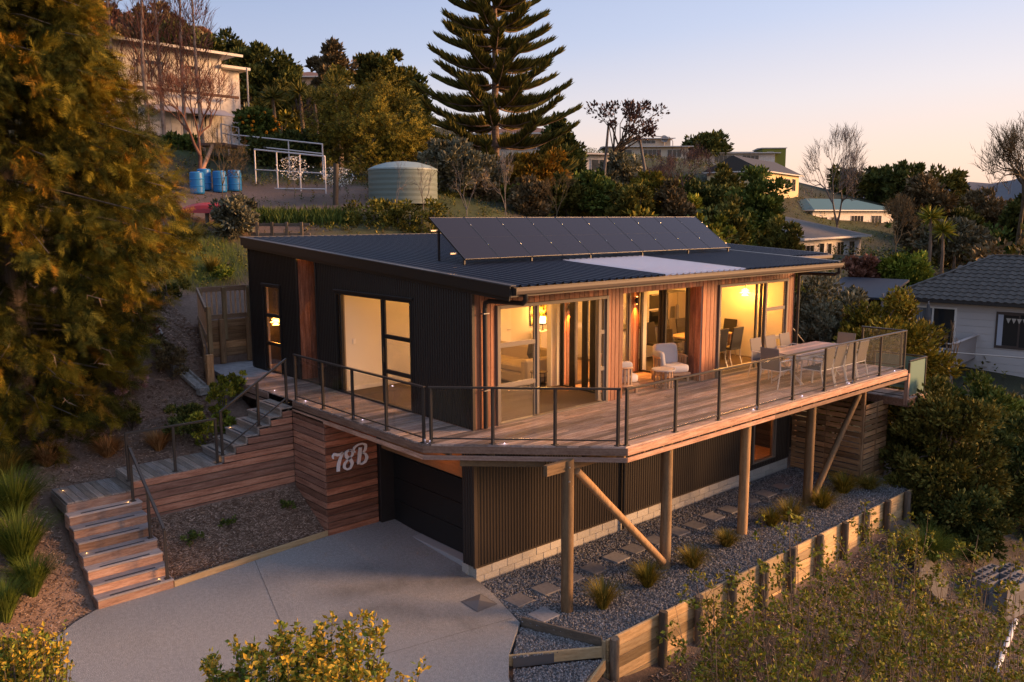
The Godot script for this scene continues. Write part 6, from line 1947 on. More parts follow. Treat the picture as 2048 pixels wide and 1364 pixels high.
func small_shrub(nm: String, label: String, at: Vector3, h: float, w: float, pal: String, n: int, group: String, size := 0.07, kind := "leaf") -> Node3D:
	var t := thing(nm, label, "shrub", at, 0.0, group)
	var cl := PackedVector3Array()
	var rd := PackedFloat32Array()
	blob_clumps(Vector3(0, h * 0.52, 0), Vector3(w, h * 0.52, w), 14, cl, rd)
	var mb := MB.new()
	for i in 9: limb(mb, Vector3(0, -0.05, 0), cl[i], 0.014, 0.005, 4, 0.05)
	put(t, "stems", mb, wood("bark", "y"))
	foliage(t, "leaves", cl, rd, n, kind, size, PAL[pal], Vector3.ZERO, 0.35)
	return t
var TREES := [
	["hill_tree", "dark rounded tree on the hilltop above the white house roof", "tree", 24.3, -76.1, 17.26, 24.16, 3.46, "dark", 85, 5589, "trees on the hillside", "round", 1.0, "leaf"],
	["hill_tree", "brown tinged tree on the hilltop beside the dark rounded one", "tree", 24.3, -86.1, 19.74, 27.09, 3.85, "brown", 92, 5670, "trees on the hillside", "round", 1.0, "leaf"],
	["hill_tree", "dull green tree on the crest right of the white house roof", "tree", 25.7, -70.5, 16.05, 22.46, 3.04, "dark", 82, 4910, "trees on the hillside", "round", 1.0, "leaf"],
	["hill_tree", "broad deep green tree whose crown ends the hill crest", "tree", 18.3, -46.2, 10.12, 16.62, 2.58, "dark", 60, 10277, "trees on the hillside", "round", 1.3, "leaf"],
	["hill_tree", "deep green tree just behind the white house corner", "tree", 18.0, -49.1, 10.89, 15.66, 1.56, "green", 62, 3276, "trees on the hillside", "round", 1.0, "leaf"],
	["open_crowned_tree", "tall open tree with brownish leaves standing above the hill", "tree", 27.1, -52.5, 13.62, 19.71, 1.84, "brown", 70, 2328, "trees on the hillside", "round", 0.6, "leaf"],
	["macrocarpa_tree", "dense dark olive dome shaped tree on the skyline", "tree", 33.0, -53.9, 12.30, 19.31, 2.87, "olive", 75, 9100, "trees on the hillside", "round", 1.5, "leaf"],
	["hill_tree", "small dark tree at the right foot of the dome shaped tree", "tree", 36.8, -54.4, 12.16, 17.70, 1.59, "dark", 78, 2448, "trees on the hillside", "round", 1.0, "leaf"],
	["hill_tree", "olive green bush mass below the hill crest", "tree", 18.8, -42.6, 8.71, 13.51, 2.43, "olive", 58, 5880, "trees on the hillside", "round", 1.0, "leaf"],
	["hill_tree", "tawny green bush between the palms and the golden tree", "tree", 18.0, -35.2, 8.51, 13.13, 1.87, "olive", 52, 5400, "trees on the hillside", "round", 1.0, "leaf"],
	["golden_tree", "large golden olive tree with drooping leaf clusters behind the water tank", "tree", 13.9, -24.8, 5.59, 11.10, 2.81, "gold", 42, 7000, "shrubs and trees behind the house", "round", 1.5, "twigleaf"],
	["orange_tree", "green citrus tree dotted with orange fruit", "tree", 11.7, -33.7, 8.03, 10.18, 1.18, "green", 47, 1940, "shrubs and trees behind the house", "round", 1.0, "leaf"],
	["dark_shrub", "dark shrub below the golden tree", "shrub", 12.9, -31.0, 6.90, 8.75, 1.65, "dark", 46, 2448, "shrubs and trees behind the house", "round", 1.0, "leaf"],
	["dark_shrub", "dark shrub at the foot of the citrus tree", "shrub", 10.7, -30.1, 6.78, 8.34, 1.32, "dark", 44, 1800, "shrubs and trees behind the house", "round", 1.0, "leaf"],
	["grey_shrub", "grey green upright shrub to the right of the water tank", "shrub", 13.5, -18.0, 4.76, 7.57, 1.28, "silver", 37, 6236, "shrubs and trees behind the house", "round", 1.4, "leaf"],
	["grey_shrub", "grey leaved bush behind the bare fruit trees", "shrub", 15.6, -18.7, 4.34, 7.11, 1.05, "silver", 39, 3240, "shrubs and trees behind the house", "round", 1.0, "leaf"],
	["conifer", "dark spreading conifer behind the whorled pine", "tree", 41.1, -39.0, 8.15, 13.54, 2.43, "dark", 70, 6786, "trees to the right of the house", "cone", 1.5, "leaf"],
	["yellowing_tree", "sparse small tree with yellow leaves behind the solar panels", "tree", 18.5, -17.5, 4.22, 7.18, 1.48, "orange", 40, 2325, "shrubs and trees behind the house", "round", 0.5, "leaf"],
	["green_shrub", "bright green leafy shrub beside the twin trunks", "shrub", 18.8, -14.4, 3.95, 6.33, 0.77, "green", 38, 2162, "shrubs and trees behind the house", "round", 1.0, "leaf"],
	["pale_tree", "pale grey green tree behind the twin trunks", "tree", 26.0, -19.0, 4.24, 7.65, 1.32, "silver", 46, 3600, "shrubs and trees behind the house", "round", 1.0, "leaf"],
	["golden_conifer", "narrow golden brown conifer to the right of the twin trunks", "tree", 22.3, -14.0, 3.84, 6.33, 0.81, "gold", 40, 2784, "shrubs and trees behind the house", "round", 1.3, "leaf"],
	["dark_shrub", "very dark green shrub behind the right end of the solar panels", "shrub", 32.7, -18.3, 3.81, 6.47, 1.44, "dark", 50, 2592, "trees to the right of the house", "round", 1.0, "leaf"],
	["tall_green_tree", "tall green tree standing behind the right end of the roof", "tree", 31.3, -14.1, 2.45, 6.80, 1.60, "green", 46, 8352, "trees to the right of the house", "round", 1.5, "leaf"],
	["olive_tree", "olive green tree beside the yellow house", "tree", 42.4, -23.4, 4.13, 7.86, 1.44, "olive", 60, 2520, "trees to the right of the house", "round", 1.0, "leaf"],
	["ridge_tree", "dark flat topped tree alone on the ridge line", "tree", 118.8, -79.5, 15.80, 19.35, 4.13, "dark", 150, 1435, "trees on the far ridge and slope", "round", 1.3, "leaf"],
	["pale_shrub", "low pale shrub just behind the solar panel end", "shrub", 21.0, -9.5, 3.20, 4.16, 0.86, "lime", 36, 1400, "trees to the right of the house", "round", 1.0, "leaf"],
	["dome_tree", "dark green dome tree on the right skyline", "tree", 129.1, -48.4, 4.65, 13.20, 3.55, "dark", 135, 2824, "trees on the far ridge and slope", "round", 1.0, "leaf"],
	["olive_tree", "yellowish olive tree near the distant blue hills", "tree", 128.2, -42.3, 4.60, 11.91, 3.89, "olive", 130, 2850, "trees on the far ridge and slope", "round", 1.0, "leaf"],
	["dark_tree", "dark tree behind the grey barked bare tree", "tree", 130.6, -53.7, 5.11, 12.16, 3.69, "dark", 140, 2244, "trees on the far ridge and slope", "round", 1.0, "leaf"],
	["willow_tree", "brownish willowy tree above the palm", "tree", 59.1, -16.4, 2.13, 7.21, 2.17, "brown", 66, 4290, "trees to the right of the house", "round", 1.0, "leaf"],
	["dark_shrub", "deep green bush under the willowy tree", "shrub", 60.9, -14.7, 2.51, 5.44, 1.74, "dark", 66, 1980, "trees to the right of the house", "round", 1.0, "leaf"],
	["brown_tree", "rounded brown tree on the right horizon", "tree", 78.2, -18.4, 2.67, 6.84, 2.39, "brown", 80, 2640, "trees on the far ridge and slope", "round", 1.0, "leaf"],
	["dark_tree", "near black tree at the far right below the bare crown", "tree", 58.2, -8.9, 1.56, 6.00, 1.36, "dark", 60, 2850, "trees to the right of the house", "round", 1.0, "leaf"],
	["grey_shrub", "grey green bush right of the palm", "shrub", 52.2, -11.3, 0.97, 3.72, 2.15, "silver", 58, 2976, "trees to the right of the house", "round", 1.0, "leaf"],
	["dark_shrub", "dark green leafy mass left of the palm", "shrub", 125.3, -55.9, 6.75, 12.47, 3.30, "olive", 138, 1680, "trees on the far ridge and slope", "round", 1.0, "leaf"],
	["round_shrub", "bright yellow green rounded shrub by the tiled roof", "shrub", 37.0, -8.2, 0.10, 2.14, 1.49, "bright", 46, 3888, "trees to the right of the house", "round", 1.6, "leaf"],
	["red_shrub", "reddish leaved shrub in front of the white brick house", "shrub", 35.4, -9.8, 0.52, 2.01, 0.83, "red", 46, 1400, "trees to the right of the house", "round", 1.0, "leaf"],
	["grey_bush", "large grey leaved bush behind the deck end", "shrub", 15.7, -1.4, -1.26, 2.44, 1.58, "silver", 27, 9000, "trees to the right of the house", "round", 1.5, "leaf"],
	["golden_bush", "large golden leaved bush between the deck and the neighbour", "shrub", 15.6, 0.6, -1.74, 1.92, 1.86, "gold", 25.5, 11000, "trees to the right of the house", "round", 1.5, "leaf"],
	["dark_hedge_tree", "dark green leafy tree below the neighbouring house", "tree", 13.2, 3.6, -4.48, -0.12, 1.45, "olive", 22, 11000, "trees to the right of the house", "round", 1.4, "leaf"],
	["dark_hedge_tree", "blackish green tree at the foot of the slope by the concrete blocks", "tree", 16.5, 4.2, -5.96, -1.28, 1.29, "dark", 24, 9000, "trees to the right of the house", "round", 1.4, "leaf"],
	["hedge_tree", "golden tipped bush below the end of the retaining wall", "shrub", 12.3, 3.2, -4.87, -2.20, 0.79, "olive", 22, 7380, "trees to the right of the house", "round", 1.0, "leaf"],
	["dark_hedge_tree", "dense olive tree hanging over the end of the retaining wall", "tree", 14.2, 2.6, -4.49, -0.60, 1.12, "olive", 23.5, 9000, "trees to the right of the house", "round", 1.4, "leaf"],
	["dark_hedge_tree", "broad leafy tree below the neighbouring balcony", "tree", 18.1, 2.7, -4.78, -0.78, 1.48, "green", 26, 9000, "trees to the right of the house", "round", 1.4, "leaf"],
	["dark_hedge_tree", "olive tree in front of the clothes line", "tree", 21.2, 2.8, -4.80, -1.65, 1.17, "olive", 28, 6000, "trees to the right of the house", "round", 1.4, "leaf"],
	["dark_hedge_tree", "dark undergrowth at the foot of the leafy bank beside the blocks", "shrub", 12.2, 4.4, -4.72, -2.61, 0.94, "dark", 21, 7000, "trees to the right of the house", "round", 1.4, "leaf"],
	["garden_bush", "big grey green bush at the end of the low rail fence", "shrub", 2.9, -16.8, 3.23, 4.77, 0.74, "silver", 29.5, 2661, "shrubs and trees behind the house", "round", 1.2, "leaf"],
	["white_house_shrub", "green shrub at the foot of the white house", "shrub", 7.2, -33.3, 6.80, 8.41, 1.05, "green", 44, 1488, "trees on the hillside", "round", 1.0, "leaf"],
	["ridge_tree", "dark tree on the slope behind the twin trunks", "tree", 59.3, -56.5, 8.25, 12.19, 2.27, "dark", 95, 1680, "trees on the far ridge and slope", "round", 1.0, "leaf"],
	["brown_tree", "brown thicket below the ridge houses", "tree", 113.5, -61.5, 2.74, 7.93, 2.75, "brown", 135, 1400, "trees on the far ridge and slope", "round", 1.0, "leaf"],
	["belt_shrub", "olive green shrub in the belt just behind the solar panels", "shrub", 13.2, -17.9, 3.62, 5.81, 0.84, "olive", 37, 2300, "belt of shrubs behind the solar panels", "round", 1.0, "leaf"],
	["belt_shrub", "brownish shrub in the belt just behind the solar panels", "shrub", 14.8, -17.9, 3.61, 6.02, 0.86, "brown", 38, 2300, "belt of shrubs behind the solar panels", "round", 1.0, "leaf"],
	["belt_shrub", "mid green shrub in the belt just behind the solar panels", "shrub", 16.4, -17.8, 3.60, 5.67, 0.89, "green", 39, 2300, "belt of shrubs behind the solar panels", "round", 1.0, "leaf"],
	["belt_shrub", "brownish shrub in the belt just behind the solar panels", "shrub", 15.9, -15.6, 3.61, 5.84, 0.84, "brown", 37, 2300, "belt of shrubs behind the solar panels", "round", 1.0, "leaf"],
	["belt_shrub", "olive green shrub in the belt just behind the solar panels", "shrub", 17.9, -15.2, 3.59, 6.00, 0.86, "olive", 38, 2300, "belt of shrubs behind the solar panels", "round", 1.0, "leaf"],
	["belt_shrub", "golden shrub in the belt just behind the solar panels", "shrub", 19.0, -15.5, 3.58, 5.52, 0.89, "gold", 39, 2300, "belt of shrubs behind the solar panels", "round", 1.0, "leaf"],
	["belt_shrub", "olive green shrub in the belt just behind the solar panels", "shrub", 19.2, -12.6, 3.59, 5.78, 0.84, "olive", 37, 2300, "belt of shrubs behind the solar panels", "round", 1.0, "leaf"],
	["belt_shrub", "brownish shrub in the belt just behind the solar panels", "shrub", 21.4, -12.0, 3.57, 5.64, 0.86, "brown", 38, 2300, "belt of shrubs behind the solar panels", "round", 1.0, "leaf"],
	["belt_shrub", "pale yellow green shrub in the belt just behind the solar panels", "shrub", 22.7, -12.1, 3.56, 5.22, 0.89, "lime", 39, 2300, "belt of shrubs behind the solar panels", "round", 1.0, "leaf"],
	["belt_shrub", "olive green shrub in the belt just behind the solar panels", "shrub", 22.3, -9.8, 3.57, 5.33, 0.84, "olive", 37, 2300, "belt of shrubs behind the solar panels", "round", 1.0, "leaf"],
	["belt_shrub", "mid green shrub in the belt just behind the solar panels", "shrub", 23.6, -10.0, 3.56, 4.84, 0.86, "green", 38, 2300, "belt of shrubs behind the solar panels", "round", 1.0, "leaf"],
	["belt_shrub", "olive green shrub in the belt just behind the solar panels", "shrub", 25.9, -9.2, 3.54, 4.40, 0.89, "olive", 39, 2300, "belt of shrubs behind the solar panels", "round", 1.0, "leaf"],
	["hill_tree", "hilltop tree behind the white house hidden partly by the conifer", "tree", 19.3, -116.0, 22.89, 36.57, 7.24, "brown", 110, 2600, "trees on the hillside", "round", 1.0, "leaf"],
	["hill_tree", "hilltop tree behind the white house hidden partly by the conifer", "tree", 23.6, -105.1, 22.62, 33.19, 5.65, "brown", 105, 2600, "trees on the hillside", "round", 1.0, "leaf"],
	["hill_tree", "hilltop tree behind the white house hidden partly by the conifer", "tree", 23.8, -94.8, 20.20, 28.90, 4.10, "red", 98, 2600, "trees on the hillside", "round", 1.0, "leaf"]]
var BARES := [
	["bare_tree", "grey barked leafless tree in front of the teal roofed house", 59.3, 1.15, -23.6, 9.69, 3.62, "grey", 7, "leafless trees", 0.75, 1],
	["bare_tree", "large leafless tree with fine twigs over the distant hills", 55.3, 1.64, -8.4, 9.44, 3.64, "brown", 7, "leafless trees", 0.8, 1],
	["bare_tree", "leafless grey tree leaning in front of the water tank", 8.6, 4.58, -15.2, 1.65, 0.69, "grey", 5, "leafless trees", 0.8, 0],
	["bare_tree", "pruned leafless fruit tree before the water tank", 9.6, 4.55, -14.9, 1.67, 0.70, "grey", 5, "leafless trees", 0.8, 0],
	["bare_tree", "leafless fruit tree to the right of the water tank", 11.2, 4.28, -14.2, 2.01, 0.89, "grey", 5, "leafless trees", 0.7, 0],
	["bare_tree", "leafless vine covered tree behind the first solar panel", 13.0, 3.88, -13.9, 2.64, 0.92, "grey", 5, "leafless trees", 0.7, 1],
	["bare_tree", "reddish leafless thicket below the ridge houses", 50.3, 5.03, -32.4, 4.74, 3.66, "purple", 6, "leafless trees", 0.8, 3],
	["bare_tree", "reddish leafless thicket beside the golden conifer", 45.4, 4.58, -31.2, 4.07, 2.24, "purple", 6, "leafless trees", 0.8, 3],
	["bare_tree", "purple leafless shrub under the palms", 13.6, 8.08, -31.7, 2.39, 1.12, "purple", 5, "leafless trees", 0.8, 3],
	["bare_tree", "leafless reddish fruit tree before the white house", 5.5, 6.07, -26.4, 4.66, 2.00, "red", 7, "leafless trees", 0.8, 1],
	["bare_tree", "bent leafless tree beside the blue barrels", 4.5, 4.89, -21.7, 2.79, 1.12, "brown", 6, "leafless trees", 0.8, 1],
	["bare_tree", "small leafless tree above the blue barrels", 5.9, 5.10, -23.2, 2.48, 0.75, "brown", 5, "leafless trees", 0.8, 0],
	["bare_tree", "pale leafless tree behind the white brick house", 42.8, 1.29, -11.3, 3.73, 1.56, "brown", 6, "leafless trees", 0.7, 2],
	["bare_tree", "thin leafless saplings by the neighbouring balcony", 21.6, -2.57, 0.4, 2.87, 0.43, "brown", 3, "leafless trees", 0.35, 0],
	["bare_tree", "dry leafless shrub behind the solar panels", 16.6, 3.87, -14.7, 1.99, 1.00, "brown", 5, "leafless trees", 0.6, 2]]
var PLANTS := [
	["s", "bank_shrub", "dark glossy rounded shrub on the upper mulch bank", -4.36, 0.04, -8.83, 0.77, 0.49, "dark", 1500, "plants on the mulched bank"],
	["s", "heather_shrub", "pink flowering heather shrub on the mulch bank", -3.58, -0.19, -8.44, 0.65, 0.45, "pink", 1500, "plants on the mulched bank"],
	["s", "bank_shrub", "brown twiggy shrub above the pink heather", -3.34, 0.37, -9.41, 0.73, 0.49, "brown", 900, "plants on the mulched bank"],
	["s", "bank_shrub", "brown leaved shrub beside the drain channel", -2.43, 0.03, -8.81, 0.82, 0.44, "brown", 1100, "plants on the mulched bank"],
	["s", "bank_shrub", "reddish brown low shrub high on the bank", -2.44, 0.83, -10.05, 0.64, 0.44, "red", 700, "plants on the mulched bank"],
	["s", "bank_shrub", "small green shrub left of the pair below the heather", -4.72, -0.57, -7.75, 0.53, 0.33, "green", 900, "plants on the mulched bank"],
	["s", "bank_shrub", "small green shrub right of the pair below the heather", -3.91, -0.73, -7.34, 0.56, 0.38, "olive", 900, "plants on the mulched bank"],
	["s", "bank_shrub", "wide dark green shrub behind the walkway railing", -2.97, -0.95, -6.53, 0.83, 0.67, "dark", 2000, "plants on the mulched bank"],
	["s", "upright_shrub", "pale green upright shrub beside the walkway railing post", -2.79, -1.08, -6.14, 0.89, 0.27, "lime", 1100, "plants on the mulched bank"],
	["s", "upright_shrub", "pale green upright shrub near the white pipe", -1.96, -0.67, -6.97, 1.01, 0.31, "lime", 1200, "plants on the mulched bank"],
	["s", "upright_shrub", "pale green shrub at the head of the upper steps", -1.41, -0.47, -7.40, 0.80, 0.32, "lime", 1000, "plants on the mulched bank"],
	["s", "upright_shrub", "green leafy shrub against the upper steps", -2.18, -0.95, -6.30, 0.69, 0.25, "bright", 800, "plants on the mulched bank"],
	["s", "bank_shrub", "low brown heath on the bank above the drain channel", -2.38, 0.45, -9.39, 0.55, 0.38, "brown", 700, "plants on the mulched bank"],
	["s", "bank_shrub", "dark green groundcover under the conifer", -5.72, -0.32, -8.14, 0.43, 0.59, "green", 1300, "plants on the mulched bank"],
	["s", "bank_shrub", "weedy green clump near the lawn slope", 1.07, 2.07, -13.67, 0.47, 0.41, "bright", 700, "plants on the mulched bank"],
	["s", "bank_shrub", "leafy green undergrowth below the conifer tips", -1.98, 2.21, -13.90, 1.02, 1.02, "green", 2200, "plants on the mulched bank"],
	["s", "bank_shrub", "dark leafy undergrowth by the flax", -1.18, 1.67, -12.41, 0.86, 0.71, "dark", 1800, "plants on the mulched bank"],
	["s", "bank_shrub", "grey green bush at the head of the lawn slope", 2.78, 3.27, -16.51, 1.58, 0.67, "silver", 2600, "plants on the mulched bank"],
	["g", "orange_sedge", "orange sedge tuft at the left above the landing", -5.73, -1.04, -6.86, 0.49, 0.43, "carex", 420, "orange sedges above the landing"],
	["g", "orange_sedge", "orange sedge tuft in the middle above the landing", -4.60, -1.04, -6.74, 0.49, 0.43, "carex", 420, "orange sedges above the landing"],
	["g", "orange_sedge", "orange sedge tuft behind the walkway railing", -3.62, -1.05, -6.48, 0.50, 0.33, "carex", 360, "orange sedges above the landing"],
	["g", "flax_plant", "brown strappy flax plant under the conifer tips", -0.76, 2.35, -14.46, 1.30, 0.84, "brown", 160, "plants on the mulched bank"],
	["g", "grass_tussock", "large green grass tussock by the conifer", -6.67, -1.49, -5.24, 0.92, 0.55, "grass", 700, "green tussocks beside the stairs"],
	["g", "grass_tussock", "broad green grass tussock above the stair side", -6.85, -2.04, -4.08, 1.00, 0.45, "grass", 700, "green tussocks beside the stairs"],
	["g", "grass_tussock", "round green grass tussock close beside the stairs", -6.81, -2.36, -3.51, 0.68, 0.32, "grass", 600, "green tussocks beside the stairs"],
	["g", "grass_tussock", "green grass tussock at the driveway edge", -7.32, -2.49, -2.99, 0.69, 0.27, "grass", 500, "green tussocks beside the stairs"],
	["g", "grass_tussock", "yellow green tussock under the conifer", -6.56, -1.10, -6.51, 0.69, 0.39, "tussock", 450, "green tussocks beside the stairs"],
	["g", "grass_tussock", "dark tussock below the retaining wall end", 10.08, -4.12, 4.38, 0.88, 0.73, "grass", 700, "plants on the mulched bank"],
	["g", "grass_tussock", "yellow grass clump on the lawn slope", 0.94, 2.28, -14.30, 0.60, 0.38, "tussock", 200, "plants on the mulched bank"]]
